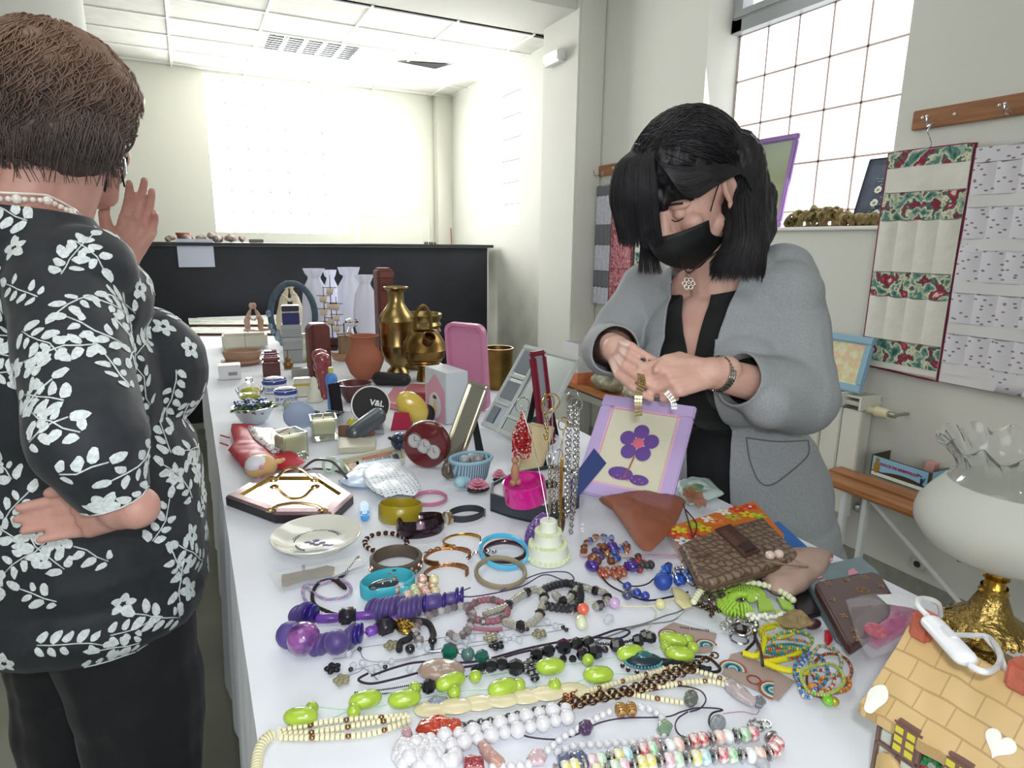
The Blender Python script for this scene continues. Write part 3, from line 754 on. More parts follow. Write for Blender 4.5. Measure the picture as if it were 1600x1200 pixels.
# pocket and sleeve seams sewn on the jacket
jt = BVHTree.FromPolygons([v.co.copy() for v in jk.data.vertices], [list(p.vertices) for p in jk.data.polygons])
for nm_, pts in (('pocket_seam', [(1166, 684), (1172, 720), (1186, 752), (1205, 758), (1232, 740), (1262, 712), (1263, 688)]), ('pocket_seam', [(1166, 684), (1215, 690), (1263, 688)])):
    m = MB(); q_ = []
    for p in spline([V((x, y, 0)) for x, y in pts], 6):
        d = ray(p.x, p.y); h, n_, _, _ = jt.ray_cast(CAM, d)
        if h is not None and (not q_ or (h-q_[-1]).length < .04): q_.append(h-d*.001)
    if len(q_) > 3: m.tube(q_, .0016, 5); part_w(m, nm_, M('6d7175', .9), rootB)
# trousers and shoes
b = MB(); oell(b, Bp(0, 0, -.02), (rB, fB, tB), (.18, .13, .14))
for s in (-1, 1):
    h0 = Bp(.085*s, 0, -.04); chain(b, [h0, V((h0.x, h0.y, .42)), V((h0.x, h0.y, .1))], [.105, .085, .07])
mesh_obj('trousers', sculpt(b, .007, 5, disp=foldT, cuts=[(V((0, 0, .05)), UP)], keep=lambda p: p.z > .05), M('14151a', .75), rootB, solid=.003)
for s in (-1, 1):
    h0 = Bp(.085*s, 0, -.04); q0 = MB(); capsule(q0, V((h0.x, h0.y, .035)), V((h0.x-.13, h0.y-.04, .03)), .04, .033)
    mesh_obj('shoe', sculpt(q0, .006, 3, keep=lambda p: p.z > .002), M('151517', .4), rootB)
# hair
HBm = hairmat('black_brown_hair', [(.3, '0b0b0f'), (.55, '1b1a20'), (.75, '3a3436')])
b = MB(); axB = (rhB, fhB, uhB)
RK = HK
def qb(r, u, f): return hcB+(rhB*r+uhB*u+fhB*f)*HK
for (r, u, f, a, c_, d_) in ((0, .040, -.018, .095, .104, .098), (0, .005, -.055, .09, .072, .09), (0, .085, .02, .075, .075, .055), (0, .072, .045, .06, .045, .04), (.03, .05, .06, .045, .028, .04), (.03, .03, .074, .052, .028, .045), (.045, .0, .08, .033, .018, .04)):
    oell(b, qb(r, u, f), axB, (a, c_, d_))
# long mass behind the ear, falling onto the shoulder
chain(b, [qb(-.06, .02, -.06), W(1165, 330, 1.24), W(1172, 385, 1.21), W(1160, 425, 1.19)], [.06, .05, .034, .014])
chain(b, [qb(0, .03, -.09), W(1180, 310, 1.29), W(1188, 360, 1.27), W(1182, 400, 1.25)], [.05, .042, .03, .012])
chain(b, [qb(-.05, .01, -.04), W(1140, 350, 1.19), W(1135, 400, 1.17), W(1125, 432, 1.17)], [.03, .026, .018, .008])
def keepH(p):
    l = (p-hcB)/HK; f = l.dot(fhB); u = l.dot(uhB); r = l.dot(rhB)
    if f > .02 and u < .012 and r < .055: return False
    if ((r+.085)/.05)**2+((u+.02)/.052)**2+((f-.03)/.062)**2 < 1: return False
    return True
me = sculpt(b, .004, 3, disp=lambda c, n: noise.noise(V((c.x*60, c.y*60, c.z*14)))*.004+noise.noise(V((c.x*230, c.y*230, c.z*30)))*.0022, keep=keepH)
for v in me.vertices: v.co -= hcB
o = mesh_obj('hair', me, HBm, rootB, solid=.003); o.location = hcB
def surf(r, u, f, s=1.): return qb(r*s, .035+(u)*s, -.018+f*s)
def genB(i):
    k = i % 10; pts = []
    if i < 160:   # the lock on the far side of the mask
        e = rnd.uniform(-1, 1); return spline([qb(.075, .03, .05), W(1008+6*e, 345, 1.27+.01*e), W(1012+12*e, 390, 1.25), W(1016+20*e, 424+6*rnd.random(), 1.24)], 5)
    if k == 3:  # brow hair combed sideways over the temple to the ear
        a, b_ = rnd.uniform(0, 1), rnd.uniform(-1, 1)*.006
        return spline([qb(-.015-.02*a, .13, .0+.05*a), qb(-.030-.026*a, .112-.05*a, .088+.008*a), qb(-.062-.008*a, .080-.052*a+b_, .078+.004*a), qb(-.090, .056-.03*a+b_, .038), qb(-.104, .034-.012*a+b_, -.004), qb(-.104, .012+b_, -.045)], 4)
    if k < 4:   # from the parting over the side of the head, swept back behind the ear
        S = V((rnd.uniform(-.35, .75), .8, rnd.uniform(-.75, .85))).normalized(); E_ = V((rnd.uniform(-1, -.5), rnd.uniform(-.75, .1), rnd.uniform(-1.0, -.15))).normalized()
        if rnd.random() < .35: E_ = V((rnd.uniform(-.7, .8), rnd.uniform(-1.1, -.5), -1)).normalized()
        w_ = 1.05+rnd.uniform(-.01, .03); ph = rnd.uniform(0, 6)
        for j in range(12):
            t = j/11; M_ = V((E_.x*.8+S.x*.2, .55, -.9)).normalized(); q_ = (S.lerp(M_, t*2) if t < .5 else M_.lerp(E_, 2*t-1)).normalized() if E_.z < -.6 else S.lerp(E_, t).normalized(); g_ = w_+.02*sin(ph+4*t)+.13*max(0, q_.z-.25)*max(0, q_.y+.2)
            r_, u_, f_ = q_.x*.097*g_, .042+q_.y*.104*g_, -.016+q_.z*.108*g_
            if ((r_+.085)/.05)**2+((u_+.02)/.06)**2+((f_-.035)/.066)**2 < 1.15: break
            pts.append(qb(r_, u_, f_))
    elif k < 7:   # long locks onto the shoulder
        s0 = V((rnd.uniform(-1, 1), rnd.uniform(-1, 1), rnd.uniform(-1, 1)))*.03; e = V((rnd.uniform(-1, 1), rnd.uniform(-.6, .6), 0))
        A0 = qb(-.082+s0.x*.3, .02+s0.y*.4, -.062+s0.z*.5); 
        e2 = e.x*e.x; A1 = W(1163+38*e.x, 322+12*e.y, 1.172+.05*e2+.012*e.y); A2 = W(1165+35*e.x, 376+8*e.y, 1.158+.04*e2+.012*e.y); A3 = W(1152+44*e.x, 424+20*e.y+8*s0.x*30, 1.165+.02*e2+.01*e.y)
        pts = spline([surf(-.05+s0.x*.5, .04+s0.y*.5, -.04+s0.z, .8), A0, A1, A2, A3], 4)
    else:   # fringe over the brow
        r = rnd.uniform(-.03, .085); q_ = rnd.uniform(0, 1)
        pts = spline([qb(r*.5, .125, .01+.03*q_), qb(r*.8, .115, .075+.01*q_), qb(r, .07, .108+.008*q_), qb(r*1.05+.01, .03-.012*q_, .124+.01*q_-abs(r)*.2), qb(r*1.1+.02, .0-.035*q_, .130+.012*q_-abs(r)*.3)], 4)
    return pts if len(pts) > 3 else None
strands('hair_strands', o, HBm, genB, 6000, .0011, hcB)
m = MB(); m.ball(W(1116, 188, 1.2), .006, 10); m.ball(W(1112, 194, 1.2), .007, 10); x = m.build('hair_clip', M('141416', .3), rootB); x.matrix_parent_inverse = Matrix.Translation(-rootB.location)
o = part_w(maskmb(qB, 1, .07, .130, .108), 'face_mask', BLK, rootB); s = o.modifiers.new('t', 'SOLIDIFY'); s.thickness = .002
ml_ = MB()
for k in range(5):
    a = -.55-.0*k; v0 = .34+.07*k
    for j in range(7):
        if (j*7+k*3) % 5 == 0: continue
        aa = -.78+.05*j; q0 = qB(.066*(1-.25*v0)*aa, -.018-.108*v0-.012*aa*aa*(1-v0)+.028*v0*aa*aa, (.128-.06*(max(0, v0-.3)/.7)**1.6)-.066*abs(aa)**2.4+.01*(1-abs(aa))*sin(pi*v0)+.0022)
        ml_.box(q0, (.0022, .0014, .0009))
part_w(ml_, 'printed_text', M('9aa2b0', .6), o)
for s_ in (-1, 1):
    m = MB(); m.tube(spline([qB(.064*s_, -.022, .045), qB(.076*s_, .01, .02), qB(.082*s_, .024, -.006), qB(.084*s_, .0, -.027), qB(.08*s_, -.036, -.012), qB(.062*s_, -.08, .04)], 6), .0014, 6)
    part_w(m, 'ear_strap', M('101012', .7), o)
for s_ in (-1, 1):
    e = MB(); oell(e, qB(.031*s_, .001, .0835), axB, (.0125, .0125, .0125), 14); part_w(e, 'eyelid', SKB, rootB)
    m = MB(); m.tube([qB(.031*s_+.013*t, -.004-.003*(1-t*t), .0985-.004*t*t) for t in (-1, -.5, 0, .5, 1)], .0011, 6); part_w(m, 'eyelashes', M('141012', .6), rootB)
    m = MB(); m.tube([qB(.034*s_+.018*t, .026-.004*t*t*(1), .0965-.006*t*t) for t in (-1, -.5, 0, .5, 1)], .0022, 6); part_w(m, 'eyebrow', M('241c1c', .8), rootB)
m = MB(); m.ball(qB(-.084, -.036, .001), .0045, 10); m.ball(qB(-.086, -.036, .001), .0026, 8); part_w(m, 'stud_earring', M('d8d8dc', .15, 1), rootB)
# necklace: dark cord with a silver flower pendant
m = MB(); c_ = [W(1052, 392, 1.215), W(1062, 405, 1.185), W(1075, 426, 1.17), W(1095, 412, 1.16), W(1122, 392, 1.17)]
m.tube(spline(c_, 6), .0015, 6); part_w(m, 'necklace_cord', M('1c1214', .6), rootB)
m = MB(); pc_ = W(1076, 443, 1.172)
fr = Matrix((CR, CU, -CF)).transposed().to_4x4()
for k in range(6): m.torus(.0042, .0011, 14, 6, Matrix.Translation(pc_+CR*.0085*cos(k*pi/3)+CU*.0085*sin(k*pi/3)) @ fr)
m.ball(pc_, .004, 10); m.ball(pc_+CU*.016, .0028, 8); m.ball(pc_+CU*.022+CR*.002, .003, 8); m.ball(pc_+CU*.028, .0028, 8); part_w(m, 'flower_pendant', M('b9b4ae', .2, 1), rootB)
def watchband(path_pts, wdt, thk, nrm, step=.0062, mb=None):
    mb = mb or MB(); pts = resample(spline(path_pts, 10), step)
    for i in range(len(pts)-1):
        a, c = pts[i], pts[i+1]; t = (c-a).normalized(); n_ = nrm(a); s_ = t.cross(n_).normalized(); n_ = s_.cross(t)
        T = Matrix((s_, t, n_)).transposed().to_4x4(); T.translation = (a+c)/2
        for o_ in (-.36, 0, .36): mb.box((o_*wdt, 0, 0), (wdt*.34, step*.82, thk), T, bev=.0006)
    return mb
SIL = M('cfcac0', .18, 1); STEEL = M('a9aba8', .22, 1, bump=.1)
# worn watch bracelet round the wrist
wc = wL.lerp(eL, .06)-dL*.004; wd = (eL-wL).normalized(); u1 = wd.orthogonal().normalized(); u2 = wd.cross(u1)
ringp = [wc+(u1*cos(2*pi*k/20)+u2*sin(2*pi*k/20))*.033 for k in range(21)]
m = watchband(ringp, .015, .0035, lambda p: (p-wc).normalized()); part_w(m, 'wrist_watch', STEEL, rootB)
# the watch she holds
hw_ = thing('bracelet_watch', 'silver and gold link watch bracelet held by the woman in grey', 'watch', pinch)
def hang(p0, pts): return [p0]+pts
m = watchband([pinch+V((0, 0, .004)), W(1003, 600, 1.0), W(998, 615, .99), W(997, 635, .99), W(998, 655, .995)], .0125, .0032, lambda p: -CF)
x = m.build('metal_band', M('c9b98f', .2, 1), hw_); x.matrix_parent_inverse = Matrix.Translation(-pinch)
m = watchband([W(1040, 612, 1.03), W(1052, 628, 1.03), W(1053, 645, 1.03)], .010, .003, lambda p: -CF)
x = m.build('metal_band', STEEL, hw_); x.matrix_parent_inverse = Matrix.Translation(-pinch)
RK = 1.0; W = W0
# ---------------- along the right wall ----------------
WOOD = ramp_mat('varnished_pine', [(.3, '8d5a33'), (.7, 'b67c4c')], scale=9, detail=6, interp='LINEAR', rough=.4, scl=(8, .6, 8))
WOODX = ramp_mat('varnished_pine_board', [(.3, '86583a'), (.7, 'a87650')], scale=9, detail=6, interp='LINEAR', rough=.45, scl=(8, .6, 8))
CHR = M('d8dade', .12, 1)
def hook(t, y):
    """double coat hook with a pierced clover plate"""
    m = MB()
    for (a, b_) in ((0, .014), (-.011, .004), (.011, .004)): m.torus(.006, .0022, 16, 6, TR(-.014, y+a, b_) @ RY(90))
    m.box((-.012, y, -.008), (.004, .009, .03), bev=.001)
    m.tube(spline([(-.014, y, -.012), (-.03, y, -.026), (-.05, y, -.022), (-.056, y, -.002)], 6), .0028, 8)
    m.tube(spline([(-.014, y, -.004), (-.03, y+.012, -.012), (-.045, y+.02, -.002)], 6), .0026, 8); m.ball((-.057, y, .0), .005, 10); m.ball((-.046, y+.02, 0), .0055, 10)
    return m.build('coat_hook', CHR, t)
a = PX(1430, 190, WX); r1 = thing('coat_rail', 'varnished wooden coat rail with clover hooks on the wall right of the window', 'coat rail', (WX, a.y-.3, a.z))
MB().box((-.009, 0, 0), (.018, .6, .062), bev=.003).build('backboard', WOODX, r1)
yA = PX(1465, 185, WX).y; yB = PX(1587, 165, WX).y
for y in (yA, yB): hook(r1, y-r1.location.y)
m = MB(); m.ball((-.02, PX(1497, 180, WX).y-r1.location.y, 0), .005, 12); m.build('screw_cap', M('ece9e2', .3), r1)
a = PX(914, 272, WX); r2 = thing('coat_rail', 'small wooden coat rail with hooks near the pilaster, behind the woman in grey', 'coat rail', (WX, a.y-.42, a.z))
MB().box((-.009, 0, 0), (.018, .84, .06), bev=.003).build('backboard', WOODX, r2)
for y in (-.0, .2, .34, -.2, -.34): hook(r2, y+.04)
def printed(name, base, cols, scale=26, det=2.5, ratio=.5):
    """all-over printed cotton"""
    st = [(0, base)]
    for k, c in enumerate(cols): st.append((ratio+.09*k*(1 if len(cols) < 5 else .6), c))
    return ramp_mat(name, st, scale=scale, detail=det, dist=1.2, rough=.85)
FLOR = ramp_mat('rose_print_cotton', [(0, '2f5c55'), (.36, '56837a'), (.43, '9db3a0'), (.48, 'd8d3b4'), (.52, '3f6f66'), (.56, '8a2740'), (.63, 'b04a60'), (.68, 'd9c9b8')], scale=24, detail=3.5, dist=.3, rough=.85)
CREAM = M('dddcd2', .9, var=.04, vs=20, bump=.3, bs=60)
BURG = M('7a1f3f', .8)
CLOUD = ramp_mat('small_cloud_print', [(0, '85707c'), (.14, '9c8a94'), (.17, 'dcdbe2'), (.3, 'd8d7de')], tex='voronoi', scale=34, rough=.9, interp='LINEAR', scl=(1.5, .8, 1.5)); [setattr(n_, 'voronoi_dimensions', '2D') for n_ in CLOUD.node_tree.nodes if n_.type == 'TEX_VORONOI']; [setattr(n_.inputs['Rotation'], 'default_value', (0, pi/2, 0)) for n_ in CLOUD.node_tree.nodes if n_.type == 'MAPPING']
def organizer(label, cat, y, ztop, wd, ht, rows, mats, skew, edge, group=None, hookz=None, border=.005, npk=4, bot=.0):
    """hanging wall pocket tidy: backing, border binding, hanger wire, rows of pockets"""
    t = thing('hanging_organizer', label, cat, (WX-.03, y, ztop), group=group)
    def yy(u, z): return -(u-.5)*wd+skew*z/ht   # u left to right as seen
    m = MB(); m.grid(lambda u, v: (.006+.004*sin(v*9+u*3)-.0, yy(u, -v*ht), -v*ht-.012*bot*u), 8, 24); o = m.build('backing', mats[0], t); sm = o.modifiers.new('t', 'SOLIDIFY'); sm.thickness = .003
    m = MB(); ring = [( .006, yy(0, 0), 0), (.006, yy(1, 0), 0), (.006, yy(1, -ht), -ht-.012*bot), (.006, yy(0, -ht), -ht)]
    pts = []
    for k in range(4):
        p, q_ = V(ring[k]), V(ring[(k+1) % 4]); pts += [p.lerp(q_, i/8) for i in range(8)]
    m.tube(pts, border, 8, closed=True); m.build('binding', edge, t)
    z = 0
    for (h, mi, n) in rows:
        if n:
            for k in range(n):
                m = MB()
                def f(u, v, k=k, z=z, h=h):
                    uu = (k+u)/n; zz = z-h*v
                    return (.002-.007*sin(pi*u)*(.35+.65*(1-v))**1.0-.003, yy(.012+.976*uu, zz), zz-.004*sin(pi*u)*(1-v)*1.2)
                m.grid(f, 8, 8); m.build('pocket', mats[mi], t)
        else:
            m = MB(); m.grid(lambda u, v, z=z, h=h: (-.001-.002*sin(u*9+z*30), yy(.012+.976*u, z-h*v), z-h*v), 10, 4); m.build('band', mats[mi], t)
        z -= h
    if hookz:
        m = MB(); m.tube(spline([(-.03, 0, hookz-ztop), (-.022, -.008, hookz-ztop+.008), (-.016, .004, hookz-ztop-.012), (-.004, .002, hookz-ztop-.03), (0, 0, .004), (0, wd*.3, -.002)], 6), .0016, 6); m.tube([(0, wd*.42, -.002), (0, -wd*.42, -.002)], .0016, 6); m.build('hanger_wire', CHR, t)
    return t
def ow(px0, px1, py): return PX(px0, py, WX).y-PX(px1, py, WX).y
tp = PX(1452, 232, WX-.03); bt = PX(1408, 580, WX-.03)
H_ = tp.z-bt.z; wdt = ow(1388, 1519, 232)
organizer('hanging fabric pocket organizer in rose print and cream with burgundy binding', 'wall organizer', tp.y, tp.z, wdt, H_, [(H_*.07, 1, 0), (H_*.11, 2, 0), (H_*.125, 1, 4), (H_*.235, 2, 4), (H_*.115, 1, 4), (H_*.205, 2, 4), (H_*.11, 1, 4), (H_*.03, 2, 0)], [CREAM, FLOR, CREAM], PX(1408, 580, WX-.03).y-tp.y if False else .0, BURG, hookz=PX(1470, 190, WX).z-.02, bot=1)
tp = PX(1580, 212, WX-.03); bt = PX(1540, 610, WX-.03); H2 = PX(1520, 232, WX-.03).z-PX(1480, 598, WX-.03).z
y2 = tp.y-.042
organizer('hanging fabric pocket organizer with small grey cloud print, cut off at the photo edge', 'wall organizer', y2, PX(1520, 232, WX-.03).z, .27, H2, [(H2*.06, 0, 0)]+[(H2*.13, 1, 4), (H2*.05, 2, 0)]*5+[(H2*.04, 2, 0)], [CLOUD, CLOUD, M('dad9da', .9)], 0, M('b8b2a8', .8), hookz=PX(1587, 165, WX).z-.02, border=.003)
STRW = ramp_mat('grey_stripe_cotton', [(0, '50525c'), (.5, 'd8dae2')], tex='wave', scale=30, rough=.85, scl=(1, 1, .1)); GRYC = M('74757b', .85); LILC = M('c9cad6', .85, var=.1, vs=60)
PINKP = ramp_mat('pink_toile_cotton', [(0, '9a4a56'), (.45, 'c0828a'), (.55, 'a85c68'), (.6, 'd3a3a8')], scale=60, detail=3, rough=.85)
tp = PX(945, 290, WX-.03); H3 = tp.z-PX(940, 475, WX-.03).z
hz = r2.location.z-.02
organizer('narrow hanging organizer with white and grey striped pockets, nearest the pilaster', 'wall organizer', tp.y, tp.z, ow(928, 955, 290)*.9, H3, [(H3*.08, 1, 0), (H3*.24, 2, 4), (H3*.17, 1, 4), (H3*.22, 2, 4), (H3*.14, 1, 4), (H3*.15, 2, 4)], [GRYC, GRYC, LILC], 0, GRYC, 'pocket organizers behind the woman', hookz=hz, border=.003)
tp = PX(974, 302, WX-.03); H4 = tp.z-PX(970, 478, WX-.03).z
organizer('dusty pink patterned hanging organizer between the grey and green ones', 'wall organizer', tp.y, tp.z, ow(955, 992, 300)*.9, H4, [(H4*.26, 1, 0), (H4*.2, 1, 4), (H4*.2, 1, 4), (H4*.17, 1, 4), (H4*.17, 1, 4)], [PINKP, PINKP], 0, PINKP, 'pocket organizers behind the woman', hookz=hz, border=.003)
tp = PX(1012, 330, WX-.03); H5 = H4*.85
organizer('green floral hanging organizer partly hidden behind the woman in grey', 'wall organizer', tp.y, tp.z, ow(994, 1030, 330)*.9, H5, [(H5*.1, 1, 0), (H5*.2, 1, 4), (H5*.1, 2, 0), (H5*.2, 1, 4), (H5*.1, 2, 0), (H5*.3, 1, 4)], [CREAM, FLOR, CREAM], 0, BURG, 'pocket organizers behind the woman', hookz=hz, border=.003)
# picture frames on the window ledge --------------------------------
def wallframe(name, label, cat, corners, depth, border, fmat, pmat, group=None, back=.02):
    """corners: bottom-left, bottom-right, top-left world points; a framed panel"""
    o_, x_, z_ = corners; X_ = (x_-o_); Z_ = (z_-o_); wd = X_.length; ht = Z_.length; X_ = X_.normalized(); Z_ = (Z_-X_*Z_.dot(X_)).normalized(); N_ = X_.cross(Z_)
    t = thing(name, label, cat, o_, group=group); t.rotation_euler = Matrix((X_, -N_, Z_)).transposed().to_euler()
    m = MB(); d = depth
    for (a0, a1, b0, b1) in ((0, wd, 0, border), (0, wd, ht-border, ht), (0, border, border, ht-border), (wd-border, wd, border, ht-border)):
        m.box(((a0+a1)/2, 0, (b0+b1)/2), (a1-a0, d, b1-b0), bev=d*.25)
    m.build('frame', fmat, t)
    m = MB(); m.box((wd/2, d*.1, ht/2), (wd-border*1.6, d*.3, ht-border*1.6)); m.build('picture', pmat, t)
    return t, wd, ht
PURP = M('8d6ba6', .5)
HILL = ramp_mat('painted_field', [(.0, '6f7d45'), (.42, '8c955c'), (.55, 'aebfa0'), (.75, '9cc0bb')], scale=2.5, detail=1, interp='LINEAR', rough=.7, scl=(.4, .4, 2))
Zs = 1.324
p1 = PX(1228, 338, WX+.13); p2 = PX(1246, 206, WX+.17)
fy0 = p1.y; hgt_ = .40
t, wd, ht = wallframe('framed_picture', 'purple framed painting leaning in the window behind the woman in grey', 'picture', (V((WX+.10, fy0+.32, Zs)), V((WX+.10, fy0, Zs)), V((WX+.165, fy0+.32, Zs+hgt_))), .02, .026, PURP, ramp_mat('painted_sky_and_field', [(0, '7d8460'), (.5, '939a78'), (.62, 'a3ad98'), (.9, '9ab0ac')], tex='noise', scale=2.2, detail=0, interp='LINEAR', rough=.7))
m = MB(); 
for (x, z, rx, rz_) in ((.215, .165, .012, .022), (.208, .135, .012, .04), (.15, .12, .02, .05), (.14, .18, .015, .02)): m.ball((x, -.003, z), (rx, .003, rz_), 14)
m.build('painted_figure', M('8a6b55', .8), t)
q0 = PX(1345, 345, WX+.12); t, wd, ht = wallframe('painted_board', 'dark blue board painted with white daisies, standing at the right of the window ledge', 'picture', (V((WX+.06, q0.y, Zs)), V((WX+.06, q0.y-.14, Zs)), V((WX+.13, q0.y, Zs+.25))), .012, .004, M('3f4656', .6), M('4a5262', .7, var=.15, vs=30))
m = MB(); l = MB(); yc = MB()
for (x, z, r) in ((.075, .135, .016), (.075, .085, .017), (.095, .045, .016), (.06, .03, .012), (.1, .165, .012)):
    for k in range(9): g = 2*pi*k/9; m.ball((x+r*.6*cos(g), -.007, z+r*.6*sin(g)), (.004 if abs(cos(g)) < .5 else r*.35, .0015, .004 if abs(cos(g)) > .5 else r*.35), 8)
    yc.ball((x, -.008, z), (r*.25, .002, r*.25), 8)
for k in range(26): l.ball((.06+.06*rnd.random(), -.006, .02+.17*rnd.random()), (.006, .001, .003), 6)
m.build('daisy_petals', M('e7e8e2', .8), t); yc.build('daisy_centre', M('b5a64a', .8), t); l.build('painted_leaves', M('6f8591', .8), t)
# coiled garland on the sill
m = MB(); g0 = PX(1238, 352, WX+.05); g1 = PX(1372, 350, WX+.04); n = 0; rg = random.Random(4)
for k in range(26):
    u = k/25; y = g0.y+(g1.y-g0.y)*u; hh = .02+.055*sin(pi*min(1, u*1.25))**1
    for j in range(3):
        c_ = V((WX+.018+rg.uniform(-.012, .012), y+rg.uniform(-.008, .008), Zs+.012+hh*(j/2.4)*rg.uniform(.7, 1)))
        m.torus(.011+.004*rg.random(), .0055, 12, 6, Matrix.Translation(c_) @ RX(rg.uniform(50, 130)) @ RY(rg.uniform(-40, 40)), rz=.009)
solo('garland', 'coiled olive and brown ribbon garland lying along the window ledge', 'garland', m, ramp_mat('olive_ribbon', [(.35, '6b5f38'), (.5, '8a7c4e'), (.62, '7e5238')], scale=14, interp='LINEAR', rough=.8))
# radiator -----------------------------------------------------------
ry0 = PX(1350, 620, WX-.11).y; rzt = PX(1350, 622, WX-.11).z; rzb = PX(1315, 805, WX-.11).z
t = thing('radiator', 'cream panelled radiator under the window with a thermostat valve', 'radiator', (WX-.052, ry0, rzb))
RAD = M('dcdcd2', .4); hh = rzt-rzb; ns = 8; sw = .082
for k in range(ns):
    m = MB(); m.box((-.045, (k+.5)*sw, hh*.44), (.016, sw-.004, hh*.88), bev=.004); m.box((-.0, (k+.5)*sw, hh*.45), (.08, .03, hh*.86)); m.build('section', RAD, t)
m = MB(); m.box((0, ns*sw/2, hh*.94), (.10, ns*sw, .01))
for k in range(ns*1+1): m.box((-.02, k*sw, hh*.955), (.11, .008, .05))
m.box((-.045, ns*sw/2, hh*.93), (.008, ns*sw, .012)); m.box((.0, ns*sw/2, hh*.985), (.10, ns*sw, .006)); m.build('top_grille', RAD, t)
m = MB(); m.cyl((-.02, 0, hh*.9), (-.02, -.03, hh*.9), .014, n=16); m.cyl((-.02, -.03, hh*.9), (-.02, -.075, hh*.9), .02, .017, n=24); v = m.build('thermostat_valve', M('e6dfb8', .35), t)
m = MB(); m.cyl((-.02, -.075, hh*.9), (-.02, -.10, hh*.9), .01, n=12); m.cyl((-.02, -.095, hh*.9), (.06, -.10, hh*.9), .006, n=10); m.build('valve_pipe', M('a5a69e', .3, .8), t)
m = MB(); m.cyl((-.01, 0, hh*.08), (-.01, -.02, hh*.08), .02, n=20); m.build('drain_plug', CHR, t)
# framed watercolour standing on the radiator, half hidden by the woman
b0 = V((WX-.085, PX(1350, 590, WX-.08).y, rzt+.004))
t, wd, ht = wallframe('framed_picture', 'pale blue framed watercolour standing on the radiator', 'picture', (b0+V((0, .26, 0)), b0, b0+V((.045, .26, .205))), .02, .03, M('8fb4c6', .5), ramp_mat('watercolour', [(.3, 'a9c4d2'), (.42, 'e6e0cc'), (.55, 'd9d59c'), (.62, 'e8b9a4'), (.75, 'dfe3e0')], scale=22, detail=2, interp='LINEAR', rough=.7))
# near bench with the tin ------------------------------------------------
bz = .44; c1 = P(1277, 735, bz); c2 = P(1304, 723, bz)
bx0 = 1.94; by1 = c1.y
t = thing('bench', 'slatted wooden bench with white metal legs in front of the radiator', 'bench', (bx0+.1, by1-.75, 0))
for k, (x, w_) in enumerate(((-.045, .085), (.052, .085))): MB().box((x-.0, 0, bz-.011), (w_, 1.5, .022), bev=.008).build('seat_board', WOOD, t)
LEGM = M('dfe3e4', .4)
for y in (.62, -.62):
    m = MB(); m.box((-.05, y, bz/2-.012), (.022, .022, bz-.024), bev=.003); m.build('leg', LEGM, t); m = MB(); m.box((.075, y, bz/2-.012), (.022, .022, bz-.024), bev=.003); m.build('leg', LEGM, t)
    m = MB(); m.box((.02, y, bz-.032), (.18, .03, .018)); m.build('cross_bar', LEGM, t)
m = MB(); m.tube([(.02, .6, bz-.04), (.02, .15, .1)], .008, 8); m.build('brace', LEGM, t)
# tin box with lettering
c = P(1405, 755, bz); t = thing('tin_box', 'open rectangular quince paste tin in light blue with a landscape print on the bench', 'tin box', (c.x+.05, c.y+.0, bz+.0015), 0)
tx, ty, tz = .12, .205, .075
m = MB(); T1 = .002
for (cc, dd) in (((-tx/2, 0, tz/2), (T1, ty, tz)), ((tx/2, 0, tz/2), (T1, ty, tz)), ((0, -ty/2, tz/2), (tx, T1, tz)), ((0, ty/2, tz/2), (tx, T1, tz)), ((0, 0, .002), (tx, ty, .002))): m.box(cc, dd)
m.build('can_body', M('5e5440', .35, .6), t)
SKYB = M('8fc0dc', .4); m = MB(); m.box((-tx/2-.0015, 0, tz*.62), (.001, ty-.01, tz*.7)); m.box((0, -ty/2-.0015, tz*.62), (tx-.01, .001, tz*.7)); m.build('blue_label', SKYB, t)
m = MB(); m.box((-tx/2-.0018, 0, tz*.12), (.001, ty-.01, tz*.18)); m.box((0, -ty/2-.0018, tz*.12), (tx-.01, .001, tz*.18)); m.build('white_band', M('e4e4da', .4), t)
m = MB(); n = 24; m.add([( -tx/2-.0024, ty/2-.03-(ty-.04)*k/n, tz*.2+(tz*.02+tz*.2*max(0, sin(pi*k/n*.9)))*j) for k in range(n+1) for j in (0, 1)], [(2*k, 2*k+2, 2*k+3, 2*k+1) for k in range(n)]); m.build('printed_hills', M('3c3526', .5), t)
m = MB(); m.ball((-tx/2-.003, ty/2-.022, tz*.45), (.001, .012, .022), 12); m.ball((-tx/2-.003, ty/2-.022, tz*.8), (.001, .007, .009), 12); m.build('printed_figure', M('9b7a26', .5), t)
m = MB(); m.box((-tx/2-.003, -ty/2+.024, tz*.42), (.001, .008, .026))
for a in (20, 110, 200, 290): m.box((0, .010*cos(rad(a)), .010*sin(rad(a))), (.001, .018, .003), TR(-tx/2-.0035, -ty/2+.024, tz*.62) @ RX(a))
m.build('printed_windmill', M('27303c', .5), t)
textmesh('DULCE DE MEMBRILLO', .0132, t, M('a8395f', .5), (-tx/2-.003, .002, tz*.66), (90, 0, -90), bold=.0005, name='printed_title')
textmesh('DULCE DE', .012, t, M('6a4f70', .5), (.0, -ty/2-.003, tz*.62), (90, 0, 0), name='printed_title')
m = MB(); m.box((-tx/2-.002, -ty/2-.002, tz/2), (.009, .009, tz+.001), bev=.001); m.build('corner_strip', M('6a6a62', .3, .8), t)
m = MB(); m.torus(1, 1, 4, 4) if False else None
m.box((.02, -.055, .066), (.03, .03, .045), RX(4)); o = m.build('pink_card', M('dca6a0', .7), t)
